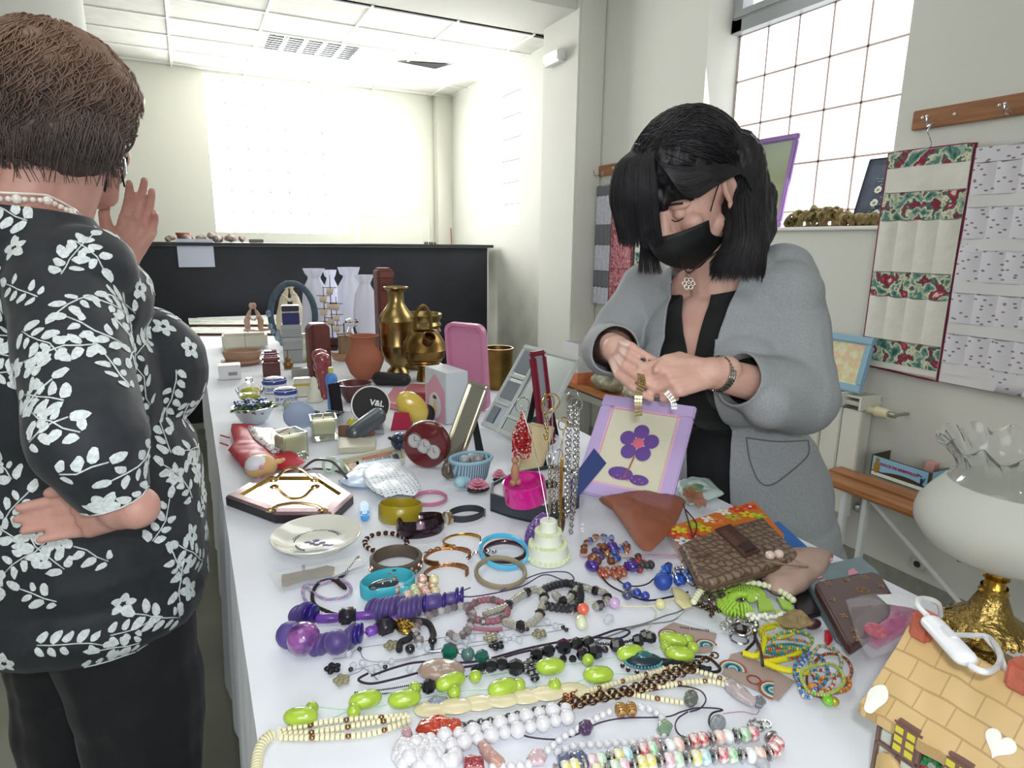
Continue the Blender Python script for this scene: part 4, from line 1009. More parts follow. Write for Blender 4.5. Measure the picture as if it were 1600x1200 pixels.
# wall socket low on the wall
c = PX(1437, 880, WX); t = thing('wall_socket', 'small white electrical socket low on the wall behind the lamp', 'socket', c); MB().box((-.008, 0, 0), (.016, .045, .045), bev=.004).build('plate', M('cfcdc4', .4), t); m = MB(); m.cyl((-.015, 0, 0), (-.0175, 0, 0), .012, n=20); m.build('socket_hole', M('33322e', .5), t)
# far bench with the carton and the cloth sacks
fz = .44; f0 = P(955, 592, fz); t = thing('bench', 'low wooden bench beside the pilaster carrying a carton and sacks', 'bench', (2.06, 2.76, 0))
MB().box((0, 0, fz-.011), (.24, 1.22, .022), bev=.006).build('seat_board', WOOD, t)
for y in (.55, -.55):
    for x in (-.09, .09): MB().box((x, y, fz/2-.012), (.022, .022, fz-.024), bev=.003).build('leg', LEGM, t)
m = MB(); m.box((-.1, 0, fz-.05), (.02, 1.1, .04)); m.build('rail', M('9a9a92', .6), t)
c = P(885, 548, fz); t = thing('carton', 'open white cardboard carton with an orange base on the far bench', 'box', (2.06, 3.12, fz+.001))
bw, bd, bh = .18, .17, .235; CARD = M('d9dade', .8); m = MB()
for (cc, dd) in (((-bw/2, 0, bh*.64), (.004, bd, bh*.72)), ((bw/2, 0, bh*.64), (.004, bd, bh*.72)), ((0, -bd/2, bh*.64), (bw, .004, bh*.72)), ((0, bd/2, bh*.64), (bw, .004, bh*.72))): m.box(cc, dd)
m.build('upper_sides', CARD, t); m = MB(); 
for (cc, dd) in (((-bw/2, 0, bh*.14), (.0045, bd, bh*.28)), ((bw/2, 0, bh*.14), (.0045, bd, bh*.28)), ((0, -bd/2, bh*.14), (bw, .0045, bh*.28)), ((0, bd/2, bh*.14), (bw, .0045, bh*.28)), ((0, 0, .002), (bw, bd, .004))): m.box(cc, dd)
m.build('orange_base', M('d4805c', .8, var=.2, vs=20), t)
m = MB(); m.box((0, 0, bh*.7), (bw-.008, bd-.008, .002)); m.build('inner_flap', M('7b5136', .8), t); m = MB(); m.box((-.02, -bd/2-.003, bh*.86), (.05, .002, .012), bev=.001); m.build('hand_hole', M('3b3a38', .7), t)
rg = random.Random(9)
for i, (px, py, sx, lab) in enumerate(((930, 540, .075, 'crumpled green and cream cloth sack nearest the carton'), (950, 556, .085, 'crumpled beige cloth sack in front on the far bench'), (935, 527, .05, 'small dusky pink cloth bundle on top of the far bench sacks'))):
    m = MB(); c = V((2.04, 2.84-.30*i if i < 2 else 2.80, fz+.0));
    oell(m, V((0, 0, .04)), (V((1, 0, 0)), V((0, 1, 0)), V((0, 0, 1))), (sx, sx*1.3, .045)); oell(m, V((.0, .06, .05)), (V((1, 0, 0)), V((0, 1, 0)), V((0, 0, 1))), (sx*.6, sx*.6, .05)); oell(m, V((.0, -.07, .035)), (V((1, 0, 0)), V((0, 1, 0)), V((0, 0, 1))), (sx*.6, sx*.7, .035))
    me = sculpt(m, .005, 3, disp=lambda c_, n: noise.noise(c_*28+V((i*7, 0, 0)))*.014+noise.noise(c_*80)*.004)
    o = mesh_obj('cloth_sack', me, ramp_mat('sack_cloth', [(.35, ('8f9078', 'a8a08c', '9a6f66')[i]), (.65, ('c6c2ac', 'c9c0aa', 'c09a90')[i])], scale=14, interp='LINEAR', rough=.9)); zz = min(v.co.z for v in me.vertices)
    o.location = (c.x, c.y, fz+.001-zz+(.105 if i == 2 else 0)); tag(o, lab, 'sack', 'cloth sacks on the far bench')
# ---------------- things on the black counter ----------------
top = 1.2235; rg = random.Random(12); STONE = M('a89690', .9, var=.2, vs=30, bump=.5, bs=60)
labs = ['lumpy stone-like piece at the left end of the counter top row, nearest the raised hand', 'lumpy stone-like piece second along the counter top', 'rounded lumpy piece in the middle of the counter top row', 'tallest lumpy piece on the counter top', 'lumpy piece right of the tallest one on the counter top', 'small lumpy piece at the right end of the counter top row']
for i, px in enumerate((268, 292, 318, 338, 358, 376)):
    c = PY(px, 368, BY+.12); r = (.035, .035, .042, .046, .038, .028)[i]; m = MB()
    for k in range(7): m.ball((rg.uniform(-r, r)*.8, rg.uniform(-r, r)*.8, r*.45+rg.uniform(0, r)*.6), r*rg.uniform(.35, .55), 10)
    m2 = sculpt(m, .006, 2, disp=lambda c_, n: noise.noise(c_*60)*.006); o = mesh_obj('stone', m2, STONE); o.location = (c.x, BY+.12, top-min(v.co.z for v in m2.vertices)); tag(o, labs[i], 'stone', 'lumpy pieces on the counter top')
c = PY(285, 357, BY+.25); m = MB(); m.lathe([(.0001, 0), (.03, 0), (.042, .05), (.046, .05), (.046, .062), (.04, .062), (.034, .01), (.0001, .01)], 20); solo('flower_pot', 'small terracotta pot behind the lumpy pieces on the counter', 'pot', m, M('a0674f', .8), (c.x, BY+.25, top), smooth=30)
c = PY(400, 372, BY+.12); m = MB(); m.box((0, 0, .012), (.09, .06, .024), bev=.003); solo('small_box', 'small flat grey box on the black counter, right of the lumpy pieces', 'box', m, M('7a7568', .7), (c.x, BY+.12, top))
a = PY(560, 375, BY+.3); b_ = PY(664, 378, BY+.3); t = thing('display_case', 'clear glass display case standing on the black counter', 'display case', ((a.x+b_.x)/2, BY+.3, top)); wd = b_.x-a.x
m = MB(); m.box((0, 0, .1), (wd, .2, .2)); m.build('glass_box', thin('dfe4da', .12, .1, 'case_glass'), t)
m = MB()
for x in (-wd/2, wd/2):
    for y in (-.1, .1): m.box((x, y, .1), (.004, .004, .2))
m.box((0, -.1, .2), (wd, .004, .004)); m.box((0, .1, .2), (wd, .004, .004)); m.build('edge_bead', M('d6d6c6', .3), t)
c = PY(672, 379, BY+.1); m = MB()
for k in range(5): m.ball((.02*k-.04, .01*(k % 2), .01), .011, 8)
solo('pebbles', 'little cluster of dark trinkets on the right part of the black counter', 'trinket', m, M('4b4a42', .6), (c.x, BY+.1, top))
c = PY(707, 380, BY+.28); m = MB(); m.cyl((0, 0, 0), (0, .01, .13), .006, n=8); solo('wooden_stick', 'thin brown stick leaning upright at the far right of the black counter', 'stick', m, M('7c4a30', .7), (c.x, BY+.3, top))
# ---------------- placing things on the table ----------------
def mpp(px, py, z=TZ): return (P(px, py, z)-CAM).dot(CF)/F
def hgt(px, py, pyt, z=TZ):
    p = P(px, py, z); d = ray(px, pyt); hd_ = math.hypot(d.x, d.y)
    return CAM.z+d.z/hd_*math.hypot(p.x, p.y)-z
def base(px, py, r=0):
    p = P(px, py, TZ); d = V((p.x, p.y, 0)).normalized(); return p+d*r
def turned(name, label, cat, px, pyb, pyt, rpx, prof, mat, n=32, group=None, sy=1, part=None, sq=None):
    """turned body: prof = (radius fraction, height fraction)"""
    r = rpx*mpp(px, pyb); b0 = base(px, pyb, r*prof[0][0] if prof[0][0] > .01 else r*prof[1][0]); h = hgt(px, pyb, pyt)
    if b0 is not None:
        d = math.hypot(b0.x, b0.y)/math.hypot(P(px, pyb).x, P(px, pyb).y); h = CAM.z+(TZ+h-CAM.z)*d-TZ
    m = MB(); m.lathe([(max(.0001, a*r), b_*h) for a, b_ in prof], n, sy=sy)
    if part:
        t = thing(name, label, cat, b0, group=group); m.build(part, mat, t); return t, r, h
    o = solo(name, label, cat, m, mat, b0, group=group); return o, r, h
def facing(p): return math.degrees(atan2(p.y, p.x))-90     # rotation that turns local -Y to the photographer
def cube(name, label, cat, px, pyb, wpx, dep, pyt, mat, yaw=0, group=None, bev=.002, part='body'):
    w_ = wpx*mpp(px, pyb); h = hgt(px, pyb, pyt); b0 = base(px, pyb, dep/2)
    t = thing(name, label, cat, b0, facing(b0)+yaw, group=group); m = MB(); m.box((0, 0, h/2), (w_, dep, h), bev=bev); m.build(part, mat, t); return t, w_, h
def flatc(pts, z=TZ):
    q_ = [P(x, y, z) for x, y in pts]; c = sum(q_, V((0, 0, 0)))/len(q_); return c, [((p-c).x, (p-c).y) for p in q_]
def sheet(name, label, cat, pts, th, mat, z0=0., group=None, bev=0, obj=True, part='body', zp=None):
    """flat thing whose outline is given on the table"""
    c, poly = flatc(pts, TZ+z0+th if zp is None else zp); c.z = TZ+z0
    m = MB(); m.prism(poly, 0, th)
    t = thing(name, label, cat, c, group=group); o = m.build(part, mat, t, 30)
    if bev: b_ = o.modifiers.new('b', 'BEVEL'); b_.width = bev; b_.segments = 3
    return t, c, poly
def on(t, pts, z, mat, name, th=.0006, world=None):
    """thin printed or sewn patch on a thing, outline in picture points at height z"""
    c = t.location; q_ = [P(x, y, z) for x, y in pts]; R_ = Matrix.Rotation(-t.rotation_euler.z, 3, 'Z')
    m = MB(); pl = [R_ @ (p-c) for p in q_]; m.prism([(p.x, p.y) for p in pl], pl[0].z, pl[0].z+th); return m.build(name, mat, t, 30)
def soft(name, label, cat, pts, h, mat, z0=0., puff=1., seed=0, group=None, part=None, res=.005, wr=.4):
    """soft cloth or bag lying on the table: puffed outline"""
    q_ = [P(x, y, TZ+z0+h*.5) for x, y in pts]; c = sum(q_, V((0, 0, 0)))/len(q_); c.z = TZ+z0
    poly = [(p-c).xy for p in q_]; R_ = max(p.length for p in poly); m = MB(); nu, nv = 64, 12
    def edge(a):
        best = None; d = V((cos(a), sin(a)))
        for i in range(len(poly)):
            p, s = poly[i], poly[(i+1) % len(poly)]; e = s-p; den = d.x*e.y-d.y*e.x
            if abs(den) < 1e-12: continue
            t = (p.x*e.y-p.y*e.x)/den; u = (p.x*d.y-p.y*d.x)/den
            if t > 0 and -1e-6 <= u <= 1+1e-6 and (best is None or t > best): best = t
        return best or R_*.1
    ed = [edge(2*pi*i/nu) for i in range(nu)]
    def f(side):
        def g(u, v):
            i = int(round(u*nu)) % nu; a = 2*pi*i/nu; r = ed[i]*v; x, y = r*cos(a), r*sin(a)
            k = (1-v**2.5)**.5 if v < 1 else 0
            wv = noise.noise(V((x/R_*3+seed, y/R_*3, seed)))*wr+noise.noise(V((x/R_*9+seed, y/R_*9, seed)))*wr*.35
            z = h*(.5+.5*k*(1+wv)*puff) if side else h*.5-h*.48*k
            return (x, y, max(.0005, z))
        return g
    m.grid(f(1), nu, nv, wrap=True); m.grid(f(0), nu, nv, wrap=True)
    if part:
        t = thing(name, label, cat, c, group=group); m.build(part, mat, t, 60); return t, c
    return solo(name, label, cat, m, mat, c, group=group, smooth=60), c
BRASS = M('9e8858', .28, 1, var=.18, vs=9, bump=.12, bs=30); BRASS2 = M('8a6f3c', .35, 1, var=.25, vs=12); GOLD = M('d3a94c', .18, 1); SILV = M('cfcfd0', .16, 1); GLS = M('ffffff', .03, trans=1, ior=1.45)
# far end: printed place mats, boxes, figurines
mat_p = ramp_mat('painted_place_mat', [(0, 'e4e4da'), (.52, 'e0e0d4'), (.56, '4f8c66'), (.6, 'e3e3da'), (.66, 'a7a0b4'), (.70, 'e6e4dc')], scale=7, detail=1.5, scl=(.6, 4, 1), rough=.7)
for i, (y0, y1, x0, x1, lab) in enumerate(((508, 497, 296, 500, 'painted white place mat with green leaves at the far left end, back one'), (523, 511, 300, 490, 'painted white place mat at the far left end, front one'))):
    t, c, pl = sheet('place_mat', lab, 'place mat', [(x0, y0), (x1, y0), (x1-2, y1), (x0-2, y1)], .004+.004*(1-i), mat_p, group='painted mats at the far end')
    m = MB(); a = V((*pl[0], .0065)); b_ = V((*pl[1], .0065)); m.cyl(a, b_, .006, n=8); m.build('rolled_edge', M('4a2a28', .6), t)
IV = M('d9d6c6', .6); t, w_, h = cube('white_box', 'cream two-part box with rounded corners under the kissing figurine', 'box', 384, 546, 66, .13, 521, IV, bev=.012)
m = MB(); m.box((0, -.0655, h/2), (.003, .002, h*.9)); m.box((0, 0, h+.0005), (.003, .13, .001)); m.build('seam', M('a7a494', .7), t)
# figures of couples: slim carved bodies
def couple(name, label, px, pyb, pyt, colr, z0=0., kind=0):
    h = hgt(px, pyb, pyt)-z0; b0 = base(px, pyb, .03)+V((0, 0, z0)); t = thing(name, label, 'figurine', b0, facing(b0))
    for s, c in ((-1, colr[0]), (1, colr[1])):
        m = MB()
        if kind == 0:   # sitting, leaning together
            chain(m, [V((s*.10*h*2, 0, .02)), V((s*.11*h*2, 0, .4*h)), V((s*.05*h*2, 0, .72*h))], [.09*h, .10*h, .055*h]); m.ball((s*.02*h*2, 0, .9*h), (.085*h, .085*h, .12*h), 14)
            chain(m, [V((s*.09*h*2, 0, .62*h)), V((s*.02*h*2, -.04, .45*h)), V((-s*.06*h*2, -.03, .5*h))], [.04*h, .032*h, .025*h])
            chain(m, [V((s*.10*h*2, -.01, .08*h)), V((.26*h*2*s*(.6 if s < 0 else 1), -.03, .12*h)), V((.40*h*2*max(s, .2), -.03, -.0*h+.01))], [.06*h, .045*h, .03*h])
        else:           # standing embrace
            chain(m, [V((s*.14*h, 0, .01)), V((s*.15*h, 0, .35*h)), V((s*.09*h, 0, .68*h)), V((s*.04*h, 0, .80*h))], [.06*h, .085*h, .06*h, .035*h]); m.ball((s*.035*h, 0, .90*h), (.05*h, .05*h, .07*h), 14)
            chain(m, [V((s*.09*h, 0, .74*h)), V((0, -.02, .66*h)), V((-s*.1*h, -.02, .76*h))], [.03*h, .024*h, .02*h])
        me = sculpt(m, .004, 3); o = mesh_obj('figure', me, M(c, .6, var=.1, vs=30)); o.parent = t
    return t
cz = hgt(384, 546, 521)
tt = couple('couple_figurine', 'seated wooden couple figurine leaning together on the cream box', 400, 546, 474, ('c9a79a', 'b99a7c'), z0=cz+.001)
t, r, h = turned('oval_dish', 'stack of oval cream and brown dishes behind the red box', 'dish', 380, 573, 547, 29, [(.0001, 0), (.8, 0), (1.1, .25), (1.1, .33), (.85, .36), (.95, .62), (1, .95), (.96, 1), (.88, .8), (.0001, .7)], ramp_mat('glazed_rims', [(0, 'a8866c'), (.4, '7b5b48'), (.55, 'c9b492'), (.7, 'ddd0ac')], tex='wave', scale=6, interp='LINEAR', rough=.4, scl=(0, 0, 9)), sy=.8)
t, w_, h = cube('white_box', 'small white cardboard box at the left edge of the table', 'box', 360, 593, 32, .06, 571, M('eeeef0', .5))
m = MB(); m.box((.01, -.031, h*.4), (.03, .001, .012)); m.build('printed_line', M('9a9aa2', .6), t)
# blue-grey hoop with carved couple
t, r, h = None, None, None
px, pyb, pyt = 463, 548, 440; h = hgt(px, pyb, pyt); b0 = base(px, pyb, .03); t = thing('hoop_wreath', 'blue grey oval hoop wreath wound with fabric, standing around a carved couple', 'wreath', b0+V((0, .03, 0)), facing(b0))
rw = 33*mpp(px, pyb); m = MB(); m.torus(1, .0001, 40, 3) if False else None
m.tube([(rw*cos(2*pi*k/40), 0, h/2+(h/2-.012)*sin(2*pi*k/40)) for k in range(40)], .014, 10, closed=True); m.build('hoop', M('4a5a68', .7, var=.15, vs=40), t)
m = MB(); rg = random.Random(2)
for k in range(26): a = rad(rg.uniform(170, 290)); m.ball((rw*cos(a)+rg.uniform(-.01, .01), -.012, h/2+(h/2-.01)*sin(a)), (.012, .008, .014), 8)
m.build('blue_trim', M('5b7288', .7, col2='a5b4c0', vs=60), t)
couple('couple_figurine', 'tall pale couple sculpture embracing inside the blue hoop', 457, 535, 436, ('c9bfa6', 'd4c8ae'), kind=1)
# stack: grey ring boxes with a navy box on top
xs = []; hb = hgt(459, 567, 508)
t, w_, h = cube('box_stack_base', 'lowest of three grey boxes stacked below the navy box', 'box', 459, 567, 29, .075, 547, M('9da1a3', .6), group=None); t.name = 'grey_box'
GB = M('a2a6a8', .6); b1 = t.location.copy(); rz_ = math.degrees(t.rotation_euler.z)
for k, lb in enumerate(('middle of three grey boxes stacked below the navy box', 'top one of three grey boxes, directly under the navy box')):
    h2 = hb/3; tt = thing('grey_box', lb, 'box', (b1.x, b1.y, TZ+h+k*h2+.0005), rz_+(2-4*k)); m = MB(); m.box((0, 0, h2/2), (w_, .073, h2-.001), bev=.002); m.build('body', GB, tt); m = MB(); m.box((0, 0, h2*.82), (w_+.003, .076, h2*.3), bev=.001); m.build('lid', M('adb1b3', .6), tt)
zt = TZ+h+2*(hb/3)+.001; hh = hgt(459, 567, 478)-(zt-TZ)
tt = thing('navy_box', 'small navy and silver box on top of the grey box stack', 'box', (b1.x, b1.y, zt), rz_); m = MB(); m.box((0, 0, hh*.3), (w_*.88, .06, hh*.6), bev=.002); m.build('navy_base', M('23246b', .35), tt); m = MB(); m.box((0, 0, hh*.66), (w_*.9, .062, hh*.06)); m.build('silver_line', SILV, tt); m = MB(); m.box((0, 0, hh*.85), (w_*.88, .06, hh*.3), bev=.002); m.build('dark_lid', M('241f2e', .3), tt)
# white bottle, brown leather case, small stuff
turned('white_bottle', 'small white ceramic bottle with a green leaf, left of the brown case', 'bottle', 476, 566, 521, 8, [(.0001, 0), (.75, 0), (.9, .05), (.85, .3), (.5, .6), (.5, .85), (.7, .88), (.7, 1), (.0001, 1)], M('e2e2dc', .3, col2='8f9a4a', vs=16))
LEA = M('6b3a34', .4, var=.12, vs=20, bump=.15, bs=60)
px, pyb, pyt = 500, 590, 506; h = hgt(px, pyb, pyt); w_ = 33*mpp(px, pyb); b0 = base(px, pyb, .03); t = thing('leather_case', 'brown leather case with rounded top standing in the middle of the far group', 'case', b0, facing(b0)+12)
m = MB(); pr = [(-w_/2, 0), (w_/2, 0), (w_/2, h*.93), (w_*.35, h), (-w_*.3, h), (-w_/2, h*.9)]; m.prism(pr, -.035, .035, RX(90)); o = m.build('body', LEA, t, 30); b_ = o.modifiers.new('b', 'BEVEL'); b_.width = .008; b_.segments = 3
m = MB(); m.box((-w_*.32, -.037, h*.5), (.012, .004, h*.96), bev=.001); m.box((0, -.036, h*.52), (w_*.9, .003, .005)); m.build('strap', M('54292a', .4), t)
# white organza bags
ORG = thin('e9ebfb', .82, .8, 'white_organza')
def organza(px, pyb, pyt, wpx, label, tilt=0):
    h = hgt(px, pyb, pyt); w_ = wpx*mpp(px, pyb)/2; b0 = base(px, pyb, w_*.6); t = thing('organza_bag', label, 'gift bag', b0, facing(b0), group='white organza gift bags')
    m = MB(); n = 36; prof = [(.8, 0), (1, .04), (1.0, .3), (.95, .55), (.78, .75), (.45, .86), (.42, .89), (.62, .94), (.75, 1.0)]
    def fl(r, z, a, j): q_ = 1+.09*noise.noise(V((cos(a)*2.5, sin(a)*2.5, z*9+px)))+.10*(j > 3)*sin(a*7+px); return r*q_, z*(1+.035*sin(a*2+px)*(j == 7))
    m.lathe([(a*w_, b_*h) for a, b_ in prof], n, flute=fl, sy=.6, x=RY(tilt)); m.build('sheer_bag', ORG, t, 60)
    m = MB(); m.box((0, 0, h*.28), (w_*1.2, w_*.7, h*.5), bev=.01); m.build('wrapped_gift', M('d8dae8', .6), t)
    m = MB(); m.torus(w_*.33, .003, 20, 6, TR(0, 0, h*.85), sy=.6); m.build('ribbon', M('dfe2f5', .4), t)
organza(497, 541, 420, 42, 'white organza bag nearest the blue hoop'); organza(521, 532, 422, 26, 'white organza bag behind the model ship')
organza(551, 536, 418, 42, 'tallest white organza bag with a pointed top'); organza(574, 547, 430, 38, 'white organza bag beside the tall brown case')
# model ship
px, pyb, pyt = 520, 548, 434; h = hgt(px, pyb, pyt)*1.03; b0 = base(px, pyb, .02); t = thing('model_ship', 'model sailing ship with tall masts in front of the organza bags', 'model ship', b0, facing(b0)-10); L_ = 44*mpp(px, pyb)
m = MB(); m.grid(lambda u, v: ((u-.5)*L_*(1-.15*(1-v)), (.022*(1-abs(2*u-1)**2.2))*(1 if True else 0)*v**.6*1, .01+.045*v+.02*abs(2*u-1)**3*v), 14, 6); m.grid(lambda u, v: ((u-.5)*L_*(1-.15*(1-v)), -(.022*(1-abs(2*u-1)**2.2))*v**.6, .01+.045*v+.02*abs(2*u-1)**3*v), 14, 6); m.box((0, 0, .05), (L_*.8, .03, .004)); m.box((0, 0, .008), (L_*.35, .03, .016)); m.build('hull', M('3d2322', .6), t)
m = MB()
for x, k in ((-.22, .86), (.02, 1), (.2, .72)):
    m.cyl((x*L_, 0, .05), (x*L_, 0, h*k), .0028, .0015, 6)
    for z in (.35, .55, .75): m.cyl((x*L_-.03, 0, h*k*z+.03), (x*L_+.03, 0, h*k*z+.03), .0018, n=6)
m.cyl((L_*.4, 0, .06), (L_*.68, 0, .11), .002, n=6); m.build('mast', M('5a3126', .6), t)
m = MB()
for x, k in ((-.22, .86), (.02, 1), (.2, .72)):
    for z in (.35, .55, .75):
        zz = h*k*z+.03; m.grid(lambda u, v: (x*L_-.017+.034*u*(1-.2*v), -.010*sin(pi*v), zz-.004-.028*v), 6, 5)
m.build('sail', M('cdbfa6', .8), t)
px, pyb, pyt = 540, 566, 505; h = hgt(px, pyb, pyt); b0 = base(px, pyb, .01); t = thing('model_boat', 'small wooden fishing boat model right of the leather case', 'model boat', b0, facing(b0)+15)
m = MB(); m.grid(lambda u, v: ((u-.5)*.13*(1-.2*(1-v)), .022*(1-abs(2*u-1)**2)*v**.6, .002+.035*v+.012*abs(2*u-1)**3), 12, 5); m.grid(lambda u, v: ((u-.5)*.13*(1-.2*(1-v)), -.022*(1-abs(2*u-1)**2)*v**.6, .002+.035*v+.012*abs(2*u-1)**3), 12, 5); m.box((0, 0, .03), (.1, .03, .003)); m.build('hull', M('b58e70', .6), t)
m = MB(); m.box((0, 0, .07), (.05, .03, .08), bev=.004); m.box((0, 0, .12), (.06, .036, .006)); m.box((.01, -.02, .10), (.012, .003, .02)); m.build('cabin', M('8f7456', .6), t); m = MB(); m.cyl((0, 0, .12), (0, 0, h), .003, n=6); m.build('mast', M('70503a', .6), t)
turned('glass_jar', 'clear glass jar with a scalloped lid behind the terracotta vase', 'jar', 552, 560, 496, 11, [(.0001, 0), (.8, 0), (1, .1), (1, .6), (.6, .75), (.6, .85), (.95, .88), (.9, .95), (.0001, 1)], GLS)
# tall brown case, brass vessels
t, w_, h = cube('bottle_case', 'tall brown leather bottle case standing behind the brass vase', 'case', 603, 560, 25, .085, 419, LEA, yaw=14, bev=.01)
m = MB(); m.box((0, -.006, h*.93), (w_*1.08, .09, h*.12), bev=.012); m.build('lid', M('7a4740', .4), t); m = MB(); m.box((0, -.0445, h*.8), (w_*.5, .004, .03), bev=.001); m.build('latch', M('59302c', .4), t)
turned('paddle_toy', 'small pale oval charm hanging beside the tall brown case', 'trinket', 592, 545, 430, 6, [(.0001, .75), (.4, .77), (.9, .85), (.9, .92), (.4, 1), (.0001, 1)], M('cfcabb', .5)) if False else None
turned('brass_vase', 'tall brass vase with a narrow neck and flared rim', 'vase', 622, 588, 448, 27, [(.0001, 0), (.62, 0), (.66, .015), (.6, .05), (.42, .09), (.45, .11), (.72, .16), (.93, .3), (.95, .33), (.97, .34), (.93, .36), (.97, .52), (.99, .60), (1.02, .615), (1.02, .63), (.95, .66), (.95, .68), (.6, .77), (.46, .82), (.44, .93), (.5, .96), (.72, .985), (.72, 1), (.64, 1), (.38, .94), (.36, .8), (.0001, .75)], BRASS, 40)
turned('brass_pot', 'wide brass pot with a ringed collar behind the watering can', 'pot', 655, 578, 490, 37, [(.0001, 0), (.7, 0), (.86, .15), (.86, .55), (.78, .62), (.98, .68), (.9, .74), (.98, .8), (.9, .86), (1.0, .93), (1.02, 1), (.96, 1), (.84, .9), (.72, .6), (.0001, .1)], BRASS, 40)
t, r, h = turned('brass_jug', 'round brass jug with a loop handle and a side spout', 'jug', 664, 597, 517, 33, [(.0001, 0), (.42, 0), (.4, .04), (.34, .2), (.38, .3), (.72, .34), (.7, .37), (.84, .4), (.82, .43), (.95, .47), (1, .62), (1.02, .63), (1, .64), (.96, .78), (.75, .93), (.58, 1), (.54, 1), (.7, .9), (.0001, .8)], M('8a6d3f', .3, 1, var=.2, vs=9), part='body')
rz_ = facing(t.location); t.rotation_euler.z = rad(rz_)
m = MB(); m.tube(spline([(-r*.4, 0, h*.98), (-r*.35, 0, h*1.32), (0, 0, h*1.5), (r*.3, 0, h*1.3), (r*.33, 0, h*.98)], 8), .006, 8); m.build('handle', BRASS2, t)
m = MB(); m.cyl((r*.1, -r*.75, h*.8), (r*.25, -r*1.1, h*.95), .018, .02, 16, cap=False); m.torus(.02, .003, 16, 6, Matrix.Translation((r*.25, -r*1.1, h*.95)) @ V((r*.15, -r*.35, h*.15)).to_track_quat('Z', 'Y').to_matrix().to_4x4()); m.build('spout', M('6b4d33', .35, 1), t)
turned('brass_planter', 'low brass planter behind the pink tray', 'planter', 778, 610, 543, 24, [(.0001, 0), (.7, 0), (.95, .4), (.95, .9), (1, .93), (1, 1), (.92, 1), (.88, .5), (.0001, .1)], BRASS2)
TERR = M('aa6a52', .8, var=.06, vs=8, bump=.1, bs=40)
turned('terracotta_vase', 'round terracotta vase with flared lip', 'vase', 571, 593, 524, 30, [(.0001, 0), (.5, 0), (.75, .12), (.98, .38), (1, .45), (.9, .6), (.68, .75), (.62, .85), (.74, .97), (.8, 1), (.74, 1), (.58, .87), (.6, .75), (.0001, .3)], TERR, 40)
# red lacquer box
t, w_, h = cube('lacquer_box', 'small dark red lacquered box with a domed lid', 'box', 425, 588, 26, .055, 566, M('5c1b20', .15, coat=1))
m = MB(); m.box((0, 0, h+.012), (w_, .055, .022), bev=.006); m.box((0, .0, h+.03), (w_*.96, .05, .02), bev=.008); m.build('lid', M('7a2b2e', .12, coat=1), t); m = MB(); m.ball((0, -.03, h), .004, 8); m.build('clasp', GOLD, t)
# tiny gilt ship ornament
px, pyb = 451, 577; b0 = base(px, pyb, .01); h = hgt(px, pyb, 547); t = thing('gilt_ornament', 'tiny gilt ship ornament on the cloth in front of the grey boxes', 'ornament', b0, facing(b0)); m = MB(); m.ball((0, 0, .018), (.02, .012, .014), 12); m.box((0, 0, .003), (.024, .014, .006)); m.ball((0, 0, .038), (.011, .009, .012), 10); m.cyl((0, 0, .03), (0, 0, h), .002, n=6)
for x in (-.014, .014): m.cyl((x, 0, 0), (x, 0, .012), .003, n=6)
m.build('body', M('8a6a3e', .35, .7), t)
# maroon spindle figures
def spindle(px, pyb, pyt, rpx, label):
    return turned('turned_pepper_mill', label, 'mill', px, pyb, pyt, rpx, [(.0001, 0), (.55, 0), (.55, .05), (.45, .1), (.6, .16), (.5, .22), (.6, .3), (.55, .36), (.7, .44), (.9, .5), (.95, .6), (.8, .66), (.9, .72), (1, .8), (1, .9), (.8, .96), (.2, 1), (.0001, 1)], M('8f3f44', .22, coat=.8), group='turned red wooden mills')
spindle(503, 610, 545, 12, 'glossy red turned wooden mill, the rear of two'); spindle(507, 624, 551, 12, 'glossy red turned wooden mill, the front one beside the blue bottle')
t, r, h = turned('blue_bottle', 'small sky blue bottle with a yellow neck', 'bottle', 520, 640, 574, 9.5, [(.0001, 0), (.75, 0), (.8, .1), (.7, .45), (.95, .62), (1, .72), (.8, .82), (.4, .86), (.0001, .87)], M('4f86cf', .4), part='body')
m = MB(); m.box((0, 0, h*.93), (r*.7, r*.6, h*.16), bev=.002); m.build('neck', M('c9c66a', .4), t)
cube('silver_box', 'small silver lidded box behind the yellow striped jar', 'box', 471, 590, 28, .04, 576, M('9c9b94', .25, .8))
t, w_, h = cube('white_jar', 'little square white and yellow banded jar', 'jar', 474, 620, 27, .035, 594, M('d9d8c9', .2)); m = MB(); m.box((0, 0, h*.72), (w_+.001, .036, h*.14)); m.build('yellow_band', M('c4b23c', .3), t); m = MB(); m.box((0, 0, h*1.04), (w_*.96, .033, h*.1), bev=.002); m.build('lid', M('d9c3b5', .2), t)
# blue and white porcelain
PORC = M('e4e7f0', .12, coat=1); COB = M('2b3f8f', .15, coat=1)
def porcelain(px, pyb, pyt, rpx, label):
    t, r, h = turned('porcelain_box', label, 'trinket box', px, pyb, pyt, rpx, [(.0001, 0), (.9, 0), (1, .08), (1, .55), (.0001, .56)], PORC, part='base', sy=.8, group='blue and white porcelain boxes')
    m = MB(); m.lathe([(1.003*r, h*.16), (1.006*r, h*.16), (1.006*r, h*.40), (1.003*r, h*.40)], 32, sy=.8); m.build('cobalt_pattern', M('2b3f8f', .15, coat=1, col2='dfe4f0', vs=220), t)
    m = MB(); m.lathe([(r*1.03, h*.56), (r*1.05, h*.66), (r*1.0, h*.82), (r*.9, h*.9), (.0001, h*1.0)], 32, sy=.8); m.build('lid', COB, t); m = MB(); m.lathe([(r*.82, h*.925), (r*.5, h*.985), (.0001, h*1.02)], 24, sy=.8); m.build('white_top', PORC, t)
    m = MB(); m.torus(r*1.0, .0012, 32, 6, TR(0, 0, h*.8), sy=.8); m.build('white_line', PORC, t)
